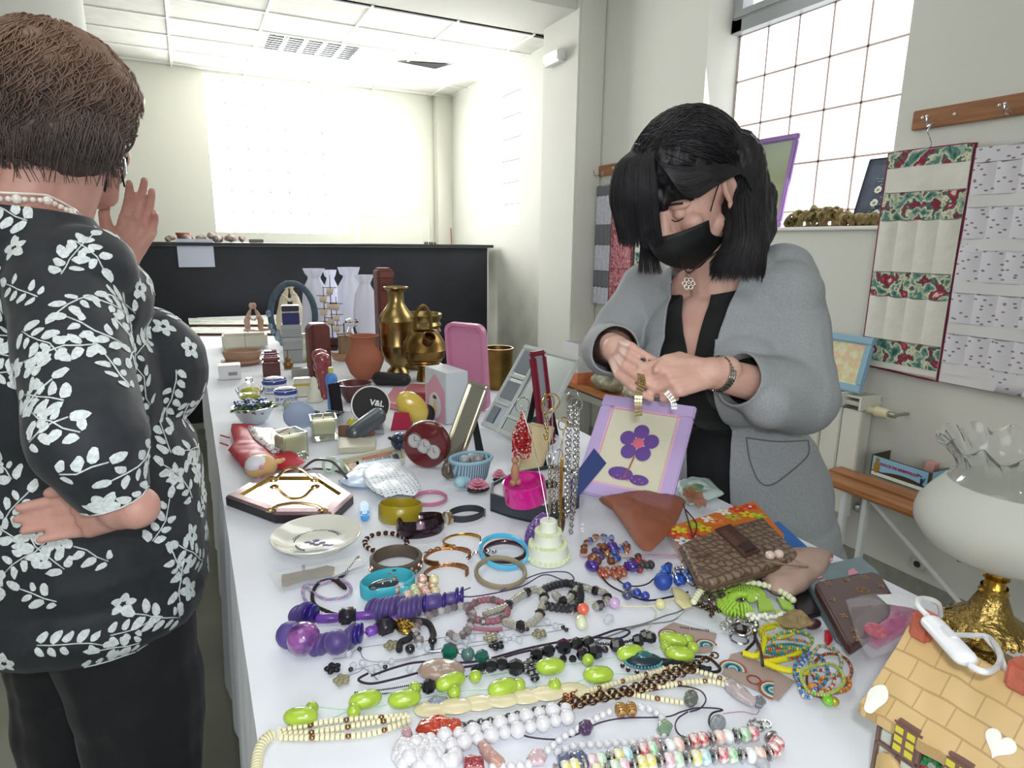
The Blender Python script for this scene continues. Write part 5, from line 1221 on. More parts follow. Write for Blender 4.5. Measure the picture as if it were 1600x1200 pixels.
porcelain(430, 616, 588, 18, 'round cobalt blue and white porcelain box with a lid, the rear one'); porcelain(448, 632, 604, 17, 'round white porcelain box with cobalt lid, the front one')
t, r, h = turned('cream_bell', 'cream waxy bell-shaped candle beside the blue bottle', 'candle', 492, 630, 588, 13, [(.0001, 0), (1, 0), (1, .08), (.8, .14), (.7, .4), (.45, .5), (.5, .7), (.35, .85), (.25, .95), (.0001, 1)], M('dcdcca', .4, sss=.2), sy=.8)
# clear glass dish with lid, yellow sweet inside, blue flower ceramic bowl
t, r, h = turned('glass_dish', 'clear faceted glass dish with lid holding something yellow', 'dish', 392, 628, 590, 22, [(.0001, 0), (.6, 0), (.75, .1), (.95, .45), (1, .5), (.9, .55), (.5, .72), (.2, .8), (.28, .9), (.18, 1), (.0001, 1)], GLS, 12, part='glass_body'); m = MB(); m.ball((0, 0, h*.25), (r*.5, r*.5, h*.18), 12); m.build('yellow_content', M('c9c94a', .5), t)
t, r, h = turned('flower_bowl', 'white ceramic bowl overflowing with modelled blue flowers and green leaves', 'bowl', 398, 664, 634, 30, [(.0001, 0), (.5, 0), (.7, .2), (1, .8), (1.05, 1), (.95, 1), (.6, .3), (.0001, .2)], M('c6d2dc', .15, coat=1), part='bowl')
rg = random.Random(5); mf = MB(); ml = MB(); mw = MB()
for k in range(30):
    a = rg.uniform(0, 2*pi); rr = r*rg.uniform(.2, 1.15)
    ml.ball((rr*cos(a), rr*sin(a)*.8, h*rg.uniform(.85, 1.15)), (.013, .008, .004), 8, RZ(math.degrees(a)) @ RY(rg.uniform(-40, 40)))
for k in range(7):
    a = k*.9; rr = r*(.75 if k else 0); c_ = (rr*cos(a), rr*sin(a)*.8, h*1.15+.004)
    for j in range(5): g = 2*pi*j/5; mf.ball((c_[0]+.008*cos(g), c_[1]+.008*sin(g), c_[2]), (.0075, .0055, .003), 8, RZ(math.degrees(g)))
    mw.ball((c_[0], c_[1], c_[2]+.003), .004, 8)
mf.build('blue_flowers', M('33518f', .3), t); ml.build('green_leaves', M('4f6b35', .4), t); mw.build('flower_centres', M('e0e0d8', .3), t)
c_ = base(449, 640, .005); m = MB(); m.ball((0, 0, .014), .013, 14); m.torus(.008, .003, 16, 6, TR(0, 0, .004)); solo('glass_marble', 'pale green speckled glass ball with brown base behind the frosted disc', 'ornament', m, M('a9b5a2', .15, col2='7a5a4a', vs=60), c_)
# frosted disc, standing
px, pyb = 469, 673; h = hgt(px, pyb, 628); b0 = base(px, pyb, .012); t = thing('frosted_egg', 'frosted pale blue glass egg-shaped disc standing upright', 'glass ornament', b0, facing(b0)); m = MB(); m.ball((0, 0, h/2), (24*mpp(px, pyb), .012, h/2), 28); m.build('body', M('aebfdc', .45, trans=.25), t)
# square candle glasses
WAXM = M('d8d3a8', .5, sss=.3)
def candleglass(px, pyb, pyt, wpx, yaw, label):
    w_ = wpx*mpp(px, pyb)/1.25; h = hgt(px, pyb, pyt); b0 = base(px, pyb, w_*.6); t = thing('candle_glass', label, 'candle', b0, facing(b0)+yaw, group='square glass candles')
    m = MB(); o_ = w_/2; i_ = o_*.86
    def sqr(a, z0, z1, b_): m.box((0, 0, (z0+z1)/2), (2*a, 2*a, z1-z0), bev=b_)
    for (x, y, dx, dy) in ((-o_, 0, .003, 2*o_), (o_, 0, .003, 2*o_), (0, -o_, 2*o_, .003), (0, o_, 2*o_, .003)): m.box((x, y, h/2), (dx, dy, h), bev=.001)
    m.box((0, 0, h*.11), (2*o_, 2*o_, h*.22), bev=.003); m.build('glass', M('eef2e6', .05, trans=.85, ior=1.3), t)
    m = MB(); m.box((0, 0, h*.56), (2*i_, 2*i_, h*.6), bev=.003); m.build('wax', WAXM, t); m = MB(); m.cyl((0, 0, h*.86), (.001, 0, h*.95), .001, n=6); m.build('wick', M('3a3832', .8), t)
    m = MB()
    for k in range(5): m.ball((-o_*.4+o_*.2*k, -o_-.002, h*.16), .0022, 8)
    m.build('rhinestones', SILV, t)
candleglass(455, 722, 680, 50, 24, 'square glass candle on the red packet, the left of two'); candleglass(507, 690, 656, 48, 4, 'square glass candle beside the wooden block, the right of two')
# red packet with foil print
t, c = soft('red_packet', 'bright red cloth pouch with shiny printed wrapper at the left table edge', 'packet', [(357, 662), (400, 664), (432, 676), (445, 700), (478, 722), (450, 735), (412, 728), (385, 736), (356, 703), (366, 690)], .026, M('b51a33', .45, var=.15, vs=20, bump=.4, bs=24), seed=3, part='pouch', wr=.8)
o, c = soft('x', 'x', 'x', [(384, 664), (430, 668), (444, 700), (430, 712), (396, 684)], .012, ramp_mat('foil_print', [(0, 'e6e4e8'), (.5, 'd7dfe0'), (.56, 'b03a50'), (.62, '7fa39a'), (.66, 'f0eef0')], scale=60, rough=.15, detail=2), z0=.022, seed=1, wr=.6); o.name = 'foil_wrapper'; o.parent = t; o.location = c-t.location
for k in ('label', 'category'): del o[k]
m = MB(); c0 = t.location
for (a, b_) in (((358, 684), (345, 680)), ((356, 696), (344, 692)), ((428, 680), (452, 668)), ((430, 684), (456, 676))): m.tube([P(*a, TZ+.012)-c0, P(*b_, TZ+.004)-c0], .0022, 6)
m.build('drawstring', M('b51a33', .5), t)
# candle head
px, pyb = 410, 752; h = hgt(px, pyb, 716); w_ = 25*mpp(px, pyb); b0 = base(px, pyb, w_*.8); t = thing('wax_ornament', 'round peach wax ornament with a white cap behind the mirrored tray', 'candle', b0, facing(b0)); m = MB(); m.ball((0, 0, h*.48), (w_, w_*.85, h*.5), 20); m.build('body', M('dcb27c', .4, sss=.3), t)
m = MB(); m.ball((-.008, -.008, h*.66), (w_*.72, w_*.62, h*.36), 16); m.build('white_cap', M('e7e6ee', .4), t); m = MB(); m.ball((w_*1.0, .0, h*.6), (.012, .008, .006), 10); m.ball((w_*1.3, .0, h*.66), (.006, .005, .004), 10); m.build('small_stem', M('dcb27c', .4), t); m = MB(); m.ball((.0, -w_*.8, h*.62), (.006, .003, .006), 8); m.build('pink_spot', M('dba0a6', .5), t)
# standing black folded lids, V&L round tin and the pile around it
t, r, h = turned('maroon_bowl', 'dark red glazed bowl behind the round black tin', 'bowl', 555, 630, 598, 28, [(.0001, 0), (.5, 0), (.8, .5), (1, 1), (.94, 1), (.74, .5), (.4, .1), (.0001, .1)], M('5b2a2a', .25, coat=.6, var=.2, vs=20))
px, pyb = 580, 664; b0 = base(px, pyb, .02); rr = 30*mpp(px, pyb); t = thing('round_tin', 'round black tin standing tilted on edge, with white letters and a white rim', 'tin', b0+V((0, .0, 0)), facing(b0)); T0 = TR(0, 0, rr*.97) @ RY(12) @ RX(72)
m = MB(); m.cyl((0, 0, -.014), (0, 0, .014), rr, n=48, x=T0); m.build('tin_side', M('d6d3cc', .3), t); m = MB(); m.cyl((0, 0, .0141), (0, 0, .0155), rr*.93, n=48, x=T0); lid = m.build('black_lid', M('101014', .6), t)
o = textmesh('V&L', rr*.42, t, M('e8e8ec', .4), bold=.0006); o.matrix_local = T0 @ TR(rr*.3, rr*.12, .0158)
px, pyb = 528, 650; h = hgt(px, pyb, 600); b0 = base(px, pyb, .01); t = thing('jewellery_box_lid', 'open black jewellery box lid standing upright left of the round tin', 'box', b0, facing(b0)+35); m = MB(); m.box((0, 0, h/2), (.038, .008, h), RX(-8), bev=.002); m.box((.0, .006, h/2), (.03, .006, h*.86), RX(-8), bev=.002); m.build('lid', M('121218', .35), t)
px, pyb = 505, 657; b0 = base(px, pyb, .01); t = thing('sunglasses', 'dark sunglasses lying by the black box lid', 'sunglasses', b0, facing(b0)-15); m = MB()
for s in (-1, 1): m.ball((.026*s, 0, .014), (.024, .005, .014), 16)
m.build('lens', M('2b2b30', .08, coat=1), t); m = MB(); m.tube(spline([(-.05, 0, .02), (-.05, .04, .012), (-.044, .07, .004)], 6), .002, 6); m.tube(spline([(.05, 0, .02), (.05, .04, .012), (.044, .07, .004)], 6), .002, 6); m.cyl((-.004, 0, .02), (.004, 0, .02), .002, n=6); m.build('frame_arm', M('1a1a1c', .3), t)
# glasses cases
px, pyb = 612, 604; b0 = base(px, pyb, .02); o = MB(); capsule(o, V((-.045, 0, .024)), V((.05, -.01, .024)), .024, .022, 20); solo('glasses_case', 'black rounded spectacles case in front of the terracotta vase', 'case', o, M('1c1c20', .45), b0, facing(b0)+-15)
px, pyb = 572, 690; b0 = base(px, pyb, .035); o = MB(); capsule(o, V((-.03, -.02, .022)), V((.035, .03, .045)), .022, .024, 20); solo('glasses_case', 'dark grey metallic spectacles case lying aslant over the pile', 'case', o, M('5d6468', .3, .5), b0, facing(b0)+8)
sheet('open_box', 'flat grey cardboard box under the dark spectacles case', 'box', [(525, 672), (600, 672), (594, 645), (530, 642)], .012, M('8b9298', .6), bev=.001)
px, pyb = 550, 668; b0 = base(px, pyb, .0); m = MB(); m.lathe([(.0001, 0), (.012, .004), (.014, .014), (.006, .024), (.0001, .027)], 7); solo('amber_gem', 'faceted yellow glass gem in a black holder', 'gem', m, M('d2c216', .08, coat=1), b0+V((0, 0, .0)), smooth=10)
t, w_, h = cube('wooden_block', 'flat brown wooden block standing beside the glass candle', 'block', 558, 682, 55, .012, 664, M('7d5648', .6, var=.1, vs=12), yaw=-4)
sheet('striped_box', 'flat grey and cream striped box in front of the wooden block', 'box', [(528, 700), (586, 697), (588, 684), (530, 683)], .014, ramp_mat('stripes', [(0, 'b8b6a2'), (.5, '8c8c80')], tex='wave', scale=40, rough=.5, scl=(0, 1, 1)))
# yellow shell and its red companion
px, pyb = 645, 668; b0 = base(px, pyb, .02); m = MB(); oell(m, V((0, 0, .052)), (V((.75, 0, .66)), V((0, 1, 0)), V((-.66, 0, .75))), (.037, .022, .052), 28); t = thing('yellow_shell', 'glossy yellow egg shaped shell raised on a small stalk', 'ornament', b0, facing(b0)); m2 = m.build('shell', M('d9be55', .18, coat=1), t)
m = MB(); m.cyl((-.004, 0, 0), (-.008, .004, .02), .006, n=10); m.build('stalk', M('8a8a7a', .4), t)
px, pyb = 628, 676; b0 = base(px, pyb, .03); t = thing('red_folding_fan', 'small crimson folded cloth case beneath the yellow shell', 'case', b0, facing(b0)); m = MB(); m.prism([(-.03, 0), (.03, 0), (.02, .045), (-.018, .05)], -.006, .006, RX(90)); m.build('body', M('a1123a', .5), t); t.name = 'crimson_case'
px, pyb = 668, 662; b0 = base(px, pyb, .0); t = thing('black_pouch', 'black pouch with a red flower trim between the shell and the castle box', 'pouch', b0, facing(b0)); m = MB(); oell(m, V((0, 0, .028)), (V((1, 0, 0)), V((0, 1, 0)), V((0, 0, 1))), (.022, .012, .028), 20); m.build('body', M('26161c', .4), t); m = MB(); m.ball((-.012, -.01, .045), .006, 8); m.ball((-.002, -.012, .05), .006, 8); m.build('flower_trim', M('b0283e', .4), t)
sheet('pink_case', 'flat pink glossy case lying behind the yellow shell', 'case', [(598, 626), (655, 640), (668, 610), (615, 604)], .02, M('d98a9c', .25, coat=.5), bev=.004)
sheet('red_box', 'flat dark red box lying against the castle box', 'box', [(628, 612), (672, 614), (668, 600), (640, 599)], .03, M('8f3238', .4), z0=.0205, bev=.003)
px, pyb = 625, 705; b0 = base(px, pyb, .01); m = MB(); m.ball((0, 0, .022), (.022, .022, .022), 20); t = thing('blue_glass_ball', 'dark blue glossy ball under the grey case', 'ornament', b0); m.build('body', M('22345e', .1, coat=1, var=.3, vs=40), t); m = MB(); m.tube(spline([(-.02, 0, .03), (-.03, -.02, .04), (-.01, -.03, .03), (.02, -.02, .045), (.045, 0, .03)], 6), .004, 6); m.build('black_cord', M('17171a', .6), t)
# castle music box
def upright(px0, px1, pyb0, pyb1, pyt, dep, name, label, cat, mat):
    a, b_ = P(px0, pyb0), P(px1, pyb1); h = hgt(px0, pyb0, pyt); d = b_-a; w_ = d.length; rz = math.degrees(atan2(d.y, d.x)); t = thing(name, label, cat, (a.x, a.y, TZ), rz); m = MB(); m.box((w_/2, dep/2, h/2), (w_, dep, h), bev=.002); m.build('body', mat, t); return t, w_, h
t, w_, h = upright(665, 698, 648, 664, 572, .07, 'castle_music_box', 'pale grey box printed with a pink castle and a small figure', 'music box', M('cdd5da', .4))
m = MB(); m.prism([(w_*.08, 0), (w_*.95, 0), (w_*.95, h*.62), (w_*.5, h*.93), (w_*.08, h*.62)], .0005, .0016, RX(90)); m.build('pink_house_print', M('d79fb4', .5), t)
m = MB(); n = 20; m.prism([(w_*.5+w_*.27*cos(a)*1, h*.3+h*.26*sin(a)) for a in [2*pi*k/n for k in range(n)]], .0018, .0026, RX(90)); m.build('arch_print', M('d5dade', .5), t)
m = MB(); m.ball((w_*.5, -.003, h*.46), (w_*.09, .001, h*.04), 12); m.build('hair_print', M('5a3626', .6), t); m = MB(); m.prism([(w_*.40, h*.16), (w_*.62, h*.16), (w_*.55, h*.4), (w_*.46, h*.4)], .0028, .0032, RX(90)); m.build('dress_print', M('d6c488', .6), t)
# pink tray standing
a = P(706, 632); b_ = P(770, 640); h = hgt(738, 632, 500); d = b_-a; w_ = d.length; t = thing('pink_tray', 'tall pink plastic tray with rounded corners standing upright', 'tray', ((a+b_)/2).to_tuple(), math.degrees(atan2(d.y, d.x))-8); t.location.z = TZ
def rrect(w, h, r, n=6, b0=0): 
    out = []
    for cx, cy, a0 in ((w/2-r, h-r, 0), (-w/2+r, h-r, 90), (-w/2+r, r, 180), (w/2-r, r, 270)):
        for k in range(n+1): g = rad(a0+90*k/n); out.append((cx+r*cos(g), cy+r*sin(g)))
    return out
PK = M('cb86a6', .35); m = MB(); o1 = rrect(w_, h, w_*.2); o2 = [(x*.87, h/2+(y-h/2)*.94) for x, y in o1]; n = len(o1); T0 = RX(6)
vs = [(x, -.0, z) for x, z in o1]+[(x, -.018, z) for x, z in o1]+[(x, -.018, z) for x, z in o2]+[(x*.98, -.003, z) for x, z in o2]
fs = [(i+n*k, (i+1) % n+n*k, (i+1) % n+n*(k+1), i+n*(k+1)) for k in range(3) for i in range(n)]+[list(range(n))[::-1], [3*n+i for i in range(n)]]
m.add(vs, fs, T0); m.build('tray_body', PK, t, 30)
# silver framed narrow mirror
def leaner(name, label, cat, bl, br, tl, dtop, depth, border, fmat, pmat, dz=0., strut=True, part='picture'):
    """frame leaning back on a strut; bl and br stand on the table, tl is the top left corner"""
    B0_, B1_ = P(*bl), P(*br); dp = (B0_-CAM).dot(CF); T_ = W(tl[0], tl[1], dp+dtop)
    X_ = (B1_-B0_); w_ = X_.length; X_.normalize(); Z_ = T_-B0_; Z_ = Z_-X_*Z_.dot(X_); h = Z_.length; Z_.normalize(); Y_ = Z_.cross(X_)
    t = thing(name, label, cat, B0_+V((0, 0, depth*.5+dz))); t.rotation_euler = Matrix((X_, Y_, Z_)).transposed().to_euler(); m = MB()
    for (a0, a1, b0, b1) in ((0, w_, 0, border), (0, w_, h-border, h), (0, border, border, h-border), (w_-border, w_, border, h-border)): m.box(((a0+a1)/2, 0, (b0+b1)/2), (a1-a0, depth, b1-b0), bev=depth*.22)
    m.build('frame', fmat, t); m = MB(); m.box((w_/2, .001, h/2), (w_-border*1.7, depth*.4, h-border*1.7)); m.build(part, pmat, t)
    if strut:
        loc = lambda p: Matrix((X_, Y_, Z_)) @ (p-t.location)
        hb = B0_.lerp(B1_, .5)+Z_*h*.5; ft = hb+Y_*.0; back = V((Y_.x, Y_.y, 0)).normalized(); foot = V((hb.x, hb.y, TZ+.002))+back*max(.03, h*.22); a_ = hb+Z_*h*.18+Y_*depth*.6
        m = MB(); s_ = X_*w_*.16; m.add([loc(a_-s_), loc(a_+s_), loc(foot+s_*1.5), loc(foot-s_*1.5), loc(a_-s_+Y_*.003), loc(a_+s_+Y_*.003), loc(foot+s_*1.5+Y_*.003), loc(foot-s_*1.5+Y_*.003)], [(0, 1, 2, 3), (7, 6, 5, 4), (0, 4, 5, 1), (1, 5, 6, 2), (2, 6, 7, 3), (3, 7, 4, 0)]); m.build('easel_back', M('15161c', .7), t)
    return t, w_, h
MIR = M('c4c6be', .06, 1)
t, w_, h = leaner('photo_frame', 'narrow silver photo frame leaning right beside the castle box', 'photo frame', (690, 722), (716, 738), (716, 590), .05, .012, .009, M('c8c4b4', .2, .9), M('a8a69c', .12, .6))
# collage frame
t, w_, h = leaner('collage_frame', 'large white collage photo frame with several windows, leaning back', 'photo frame', (752, 668), (832, 705), (796, 536), .10, .012, .014, M('c6cbc9', .4), M('cfd6da', .08, .9))
WB = M('c9cecb', .4)
m = MB(); m.box((w_*.36, -.006, h*.5), (.008, .006, h)); m.box((w_*.2, -.006, h*.62), (w_*.34, .006, .008)); m.box((w_*.2, -.006, h*.30), (w_*.34, .006, .008)); m.box((w_*.68, -.006, h*.2), (w_*.6, .006, .008)); m.build('mount_bars', WB, t)
m = MB()
for (x, z, dx, dz) in ((.2, .8, .26, .26), (.2, .46, .26, .2), (.12, .16, .12, .18)): m.box((w_*x, -.0045, h*z), (w_*dx, .002, h*dz))
m.build('grey_inserts', M('7d868c', .3), t)
# maroon frame
t, w_, h = leaner('photo_frame', 'maroon wooden photo frame seen from the side behind the hanging chains', 'photo frame', (846, 705), (866, 698), (876, 548), .06, .02, .012, M('7c2236', .3), M('b9bcc4', .15, .6))
t, w_, h = leaner('photo_frame', 'small cream photo frame standing behind the red beaded key ring', 'photo frame', (806, 742), (842, 752), (822, 660), .03, .006, .006, M('cbb893', .5), M('d3c39b', .5))
# framed picture with lavender mount
t, w_, h = leaner('lavender_frame', 'lavender framed cross-stitch picture with a purple pattern, propped in front of the woman in grey', 'picture', (896, 772), (1046, 806), (950, 622), .085, .012, .028, M('c3aede', .5), M('dedcc4', .85, bump=.3, bs=400), dz=.0)
m = MB()
for (a0, a1, b0, b1) in ((.02, w_-.02, .022, .03), (.02, w_-.02, h-.03, h-.022), (.022, .03, .02, h-.02), (w_-.03, w_-.022, .02, h-.02)): m.box(((a0+a1)/2, -.004, (b0+b1)/2), (a1-a0, .003, b1-b0))
m.build('pink_mount', M('e6b4d0', .6), t)
m = MB(); cx, cz_ = w_*.52, h*.56
for k in range(5): g = rad(90+72*k); m.ball((cx+.026*cos(g), -.0035, cz_+.026*sin(g)), (.016, .0012, .016), 16)
m.ball((cx-.018, -.0035, h*.25), (.026, .0012, .014), 14); m.ball((cx+.022, -.0035, h*.22), (.02, .0012, .011), 14); m.build('stitched_petals', M('6d4f9c', .8, bump=.4, bs=500), t)
m = MB(); m.ball((cx, -.004, cz_), (.012, .0015, .012), 14)
for k in range(9): m.ball((cx-.03+.0075*k, -.0042, h*.2+.006*(k % 2)), (.002, .001, .002), 6)
m.build('stitched_centre', M('d9708a', .8), t); m = MB(); m.tube([(cx, -.004, cz_-.03), (cx-.004, -.004, h*.3), (cx-.01, -.004, h*.2)], .0015, 6); m.build('stitched_stem', M('a9654a', .8), t)
# ---------------- bangles, bowls and small things in the middle ----------------
def band(name, label, px, py, wpx, hpx, mat, th=.003, tilt=(0, 0), group='bangles on the cloth', prof=None, gap=None, sy=1, z0=0., cat='bangle', extra=None):
    """bangle lying flat: centre and width of its ring in the picture, hpx its height"""
    k = mpp(px, py); R_ = wpx/2*k; h = hpx*k; c = P(px, py, TZ+h/2)
    t = thing(name, label, cat, (c.x, c.y, TZ+z0+.0006), group=group, rot=(tilt[0], tilt[1], 0)); m = MB()
    n = 64 if gap is None else 48; a0, a1 = (0, 360) if gap is None else gap
    pr = prof or [(1-th/R_, 0), (1, .12), (1.0, .88), (1-th/R_, 1), (1-1.6*th/R_, .5)]
    sec = [(R_*a, h*b_) for a, b_ in pr]; q_ = len(sec); vs = []
    for i in range(n if gap is None else n+1):
        a = rad(a0+(a1-a0)*i/n)
        for (r, z) in sec: vs.append((r*cos(a), r*sin(a)*sy, z))
    fs = []
    for i in range(n):
        j = (i+1) % n if gap is None else i+1
        for s in range(q_): fs.append((i*q_+s, i*q_+(s+1) % q_, j*q_+(s+1) % q_, j*q_+s))
    if gap is not None: fs += [tuple(range(q_)), tuple(n*q_+s for s in range(q_))[::-1]]
    m.add(vs, fs); m.build('band', mat, t); return t, R_, h
RND = [(1-.16, .5), (1-.13, .15), (1-.07, 0), (1-.01, .2), (1, .5), (1-.01, .8), (1-.07, 1), (1-.13, .85)]
band('bangle', 'wide mustard yellow bangle with a thin cream rim', 625, 800, 66, 27, M('9c8a1e', .3, coat=.4), .003, tilt=(-8, 6))
t = band('bangle', 'slim translucent pink bangle behind the mustard one', 672, 779, 54, 7, M('c97f9a', .2, trans=.2), prof=RND, tilt=(0, 0))
t, R_, h = band('cuff_bracelet', 'shiny dark hematite cuff that widens at the front', 658, 822, 70, 26, M('4b3c46', .1, .85), .004, prof=[(.9, 0), (1.03, .2), (1.05, .6), (.97, 1), (.9, .8)], tilt=(-14, 0))
t, R_, h = band('wrist_watch', 'black strap watch with a jewelled round case lying open on the cloth', 728, 803, 58, 11, M('2c3035', .5), .0025, cat='watch', group=None, gap=(-160, 172), sy=.72)
m = MB(); m.cyl((-R_, -.004, h*.5), (-R_-.006, -.006, h*.55), .013, n=24); m.build('case', M('cfc5a4', .2, 1), t); m = MB(); m.cyl((-R_-.006, -.006, h*.55), (-R_-.0068, -.006, h*.55), .010, n=24); m.build('dial', M('e7e2d2', .2), t)
m = MB()
for k in range(14): g = 2*pi*k/14; m.ball((-R_-.006, -.006+.0118*cos(g), h*.55+.0118*sin(g)), .0014, 6)
m.build('rhinestones', SILV, t); m = MB(); m.box((R_*.96, -.006, h*.5), (.004, .012, h+.004), bev=.001); m.build('buckle', M('8b8f94', .2, 1), t)
band('cuff_bracelet', 'plain gold open cuff lying behind the twisted one', 722, 845, 60, 6, M('b58e3a', .2, 1), .0012, gap=(-35, 215), tilt=(-10, 0))
CUP = M('a8764a', .3, 1, bump=.5, bs=220)
for i, (px, py, w_, h_, lab) in enumerate(((700, 870, 74, 9, 'copper cuff with a twisted open pattern, the middle one of the cuffs'), (698, 896, 70, 10, 'engraved copper cuff, the front one of the cuffs'))):
    t, R_, h = band('cuff_bracelet', lab, px, py, w_, h_, CUP, .0015, gap=(-50, 228), tilt=(-12, 0))
    if i == 0:
        m = MB()
        for k in range(3): m.tube([((R_+.002)*cos(rad(a)), (R_+.002)*sin(rad(a)), h*.5+.006*sin(rad(a*6+k*120))) for a in range(50, 140, 4)], .0012, 6)
        m.build('twisted_wire', M('b5834f', .25, 1), t)
t, R_, h = band('bangle', 'round black and dark red bangle under the turquoise one', 789, 862, 68, 9, M('32141c', .12, coat=1), prof=RND, tilt=(0, 0))
band('bangle', 'round turquoise bangle leaning on the dark red one', 787, 868, 80, 9, M('4cb3da', .18, coat=.8), prof=[(.86+.14*(a-.84)/.16*1 if a > .9 else a, b_) for a, b_ in RND], tilt=(14, 0), z0=.008)
band('bangle', 'matte taupe bangle in front of the turquoise one', 782, 898, 82, 10, M('8b8068', .5), prof=RND, tilt=(6, 0), z0=.004)
t, R_, h = band('bangle', 'wide grey brown bangle studded with small crystals', 619, 878, 79, 22, M('564a40', .5), .005, tilt=(0, 0)); m = MB(); m2 = MB()
for k in range(16): g = rad(180+k*12); m.ball((R_*1.0*cos(g), R_*1.0*sin(g), h*(.35+.3*(k % 2))), .0032, 8)
m.build('crystal_studs', M('cfae9c', .1, .6), t)
m = MB()
for k in range(6): g = rad(40+k*20); m.ball((.03*cos(g), .03*sin(g), .006), .004, 8)
solo('crystal_ring', 'small clear crystal bracelet seen inside the turquoise bangle', 'bracelet', m, SILV, P(760, 880, TZ))
# bracelets of beads
def beadmesh(kind, r, mat, l=None):
    m = MB()
    if kind == 'ball': m.ball((0, 0, 0), r, 14)
    elif kind == 'facet': m.ball((0, 0, 0), r, 7)
    elif kind == 'disc': m.lathe([(.0001, -r*.16), (r*.9, -r*.16), (r, 0), (r*.9, r*.16), (.0001, r*.16)], 20)
    elif kind == 'oval': m.lathe([(.0001, -l)]+[(r*(1-abs(z)**2.6)**.5, z*l) for z in (-.96, -.85, -.6, -.3, 0, .3, .6, .85, .96)]+[(.0001, l)], 16)
    elif kind == 'tube': m.lathe([(r*.4, -l), (r*.9, -l*.8), (r, 0), (r*.9, l*.8), (r*.4, l)], 14)
    elif kind == 'barrel': m.box((0, 0, 0), (1.7*r, 1.7*r, 2*l), bev=r*.3)
    elif kind == 'seed': m.ball((0, 0, 0), (r, r, r*.8), 8)
    elif kind == 'cup': m.lathe([(r*.5, -r*.15), (r*.5, -r*.3), (r*.2, -r*.35)], 8)
    me = bpy.data.meshes.new('bead'); me.from_pydata([tuple(v) for v in m.v], [], m.f); me.materials.append(mat)
    bm = bmesh.new(); bm.from_mesh(me); bmesh.ops.remove_doubles(bm, verts=bm.verts, dist=1e-6); bmesh.ops.recalc_face_normals(bm, faces=bm.faces); bm.to_mesh(me); bm.free()
    if kind != 'facet': me.polygons.foreach_set('use_smooth', [True]*len(me.polygons))
    return me
def putbead(t, me, p, d=V((0, 0, 1)), name='bead'):
    o = bpy.data.objects.new(name, me); COL.objects.link(o); o.parent = t; o.location = p-t.location; o.rotation_euler = V(d).to_track_quat('Z', 'Y').to_euler(); return o
def wp(pts, z=.004, n=8, closed=False): return spline([P(p[0], p[1], TZ+(p[2] if len(p) > 2 else z)) for p in pts], n, closed)
def necklace(label, pts, spec, step, cord=None, cr=.0006, name='bead_necklace', cat='necklace', closed=False, z=.005, group=None, single=False, start=0):
    """spec: list of bead meshes repeated along the string"""
    pa = wp(pts, z, closed=closed); t = thing(name, label, cat, (pa[0].x, pa[0].y, TZ), group=group)
    if cord is not None: m = MB(); m.tube([p-t.location for p in pa], cr, 6, closed=closed); m.build('cord', cord, t)
    if spec:
        rs = resample(pa, step, closed); 
        if single:
            mb = MB()
            for i, p in enumerate(rs[start:]):
                d = (rs[min(i+1, len(rs)-1)]-rs[max(i-1, 0)]); q_ = Matrix.Translation(p-t.location) @ d.to_track_quat('Z', 'Y').to_matrix().to_4x4(); me = spec[i % len(spec)]; mb.mi = i % len(spec)
                mb.add([v.co for v in me.vertices], [list(f.vertices) for f in me.polygons], q_)
            mb.build('beads', [m_.materials[0] for m_ in spec], t)
        else:
            for i, p in enumerate(rs[start:]): putbead(t, spec[i % len(spec)], p, rs[min(i+1, len(rs)-1)]-rs[max(i-1, 0)])
    return t
def oval(cx, cy, rx, ry, n=14, a0=0, a1=360): return [(cx+rx*cos(rad(a0+(a1-a0)*k/n)), cy+ry*sin(rad(a0+(a1-a0)*k/n))) for k in range(n if a1-a0 == 360 else n+1)]
B_ = beadmesh; BLKB = M('16161c', .12, coat=1); CORD = M('2a1620', .6)
necklace('bracelet of alternating black and pale pink beads behind the studded bangle', oval(603, 848, 33, 15), [B_('ball', .0045, M('2b1418', .2)), B_('seed', .0035, M('e3c9b8', .3))], .0062, closed=True, name='bead_bracelet', cat='bracelet')
# turquoise fitness band
t, R_, h = band('fitness_band', 'turquoise rubber fitness band with a dark oval display', 606, 914, 84, 24, M('3fafc0', .5), .003, cat='bracelet', group=None, sy=.72, gap=(-62, 275))
m = MB(); m.box((-R_*.30, -R_*.0+.0, 0), (.001, .001, .001)) if False else None
m.ball((-.010, R_*.0-.016, h*1.0), (.022, .010, .003), 20, RX(18)); m.build('display', M('20303a', .15, coat=1), t); m = MB()
for x in (-.012, .0): m.ball((x, -.018, h*1.0+.003), .0012, 6)
m.build('sensor_dots', M('f0f0f0', .2), t); m = MB(); m.box((.016, -R_*.70, h*.35), (.014, .004, h*.9), bev=.001); m.build('clasp', M('5cc0cf', .3), t)
rg = random.Random(8); cols = ['b83848', 'd6c25c', '8fb35c', 'd98a8a', 'c9434f']; FB = [B_('ball', .0075, M(c, .12, coat=1, col2='e8e2c8', vs=120)) for c in cols]
t = thing('bead_cluster', 'cluster of red, yellow and green glazed beads behind the purple necklace', 'beads', P(655, 922))
for k, (x, y) in enumerate(((618, 922), (632, 924), (646, 920), (658, 914), (664, 924), (676, 914), (680, 925), (650, 928), (636, 930), (668, 930), (660, 905), (678, 906))): putbead(t, FB[k % 5], P(x, y, TZ+.0078+(.008 if y < 908 else 0)))
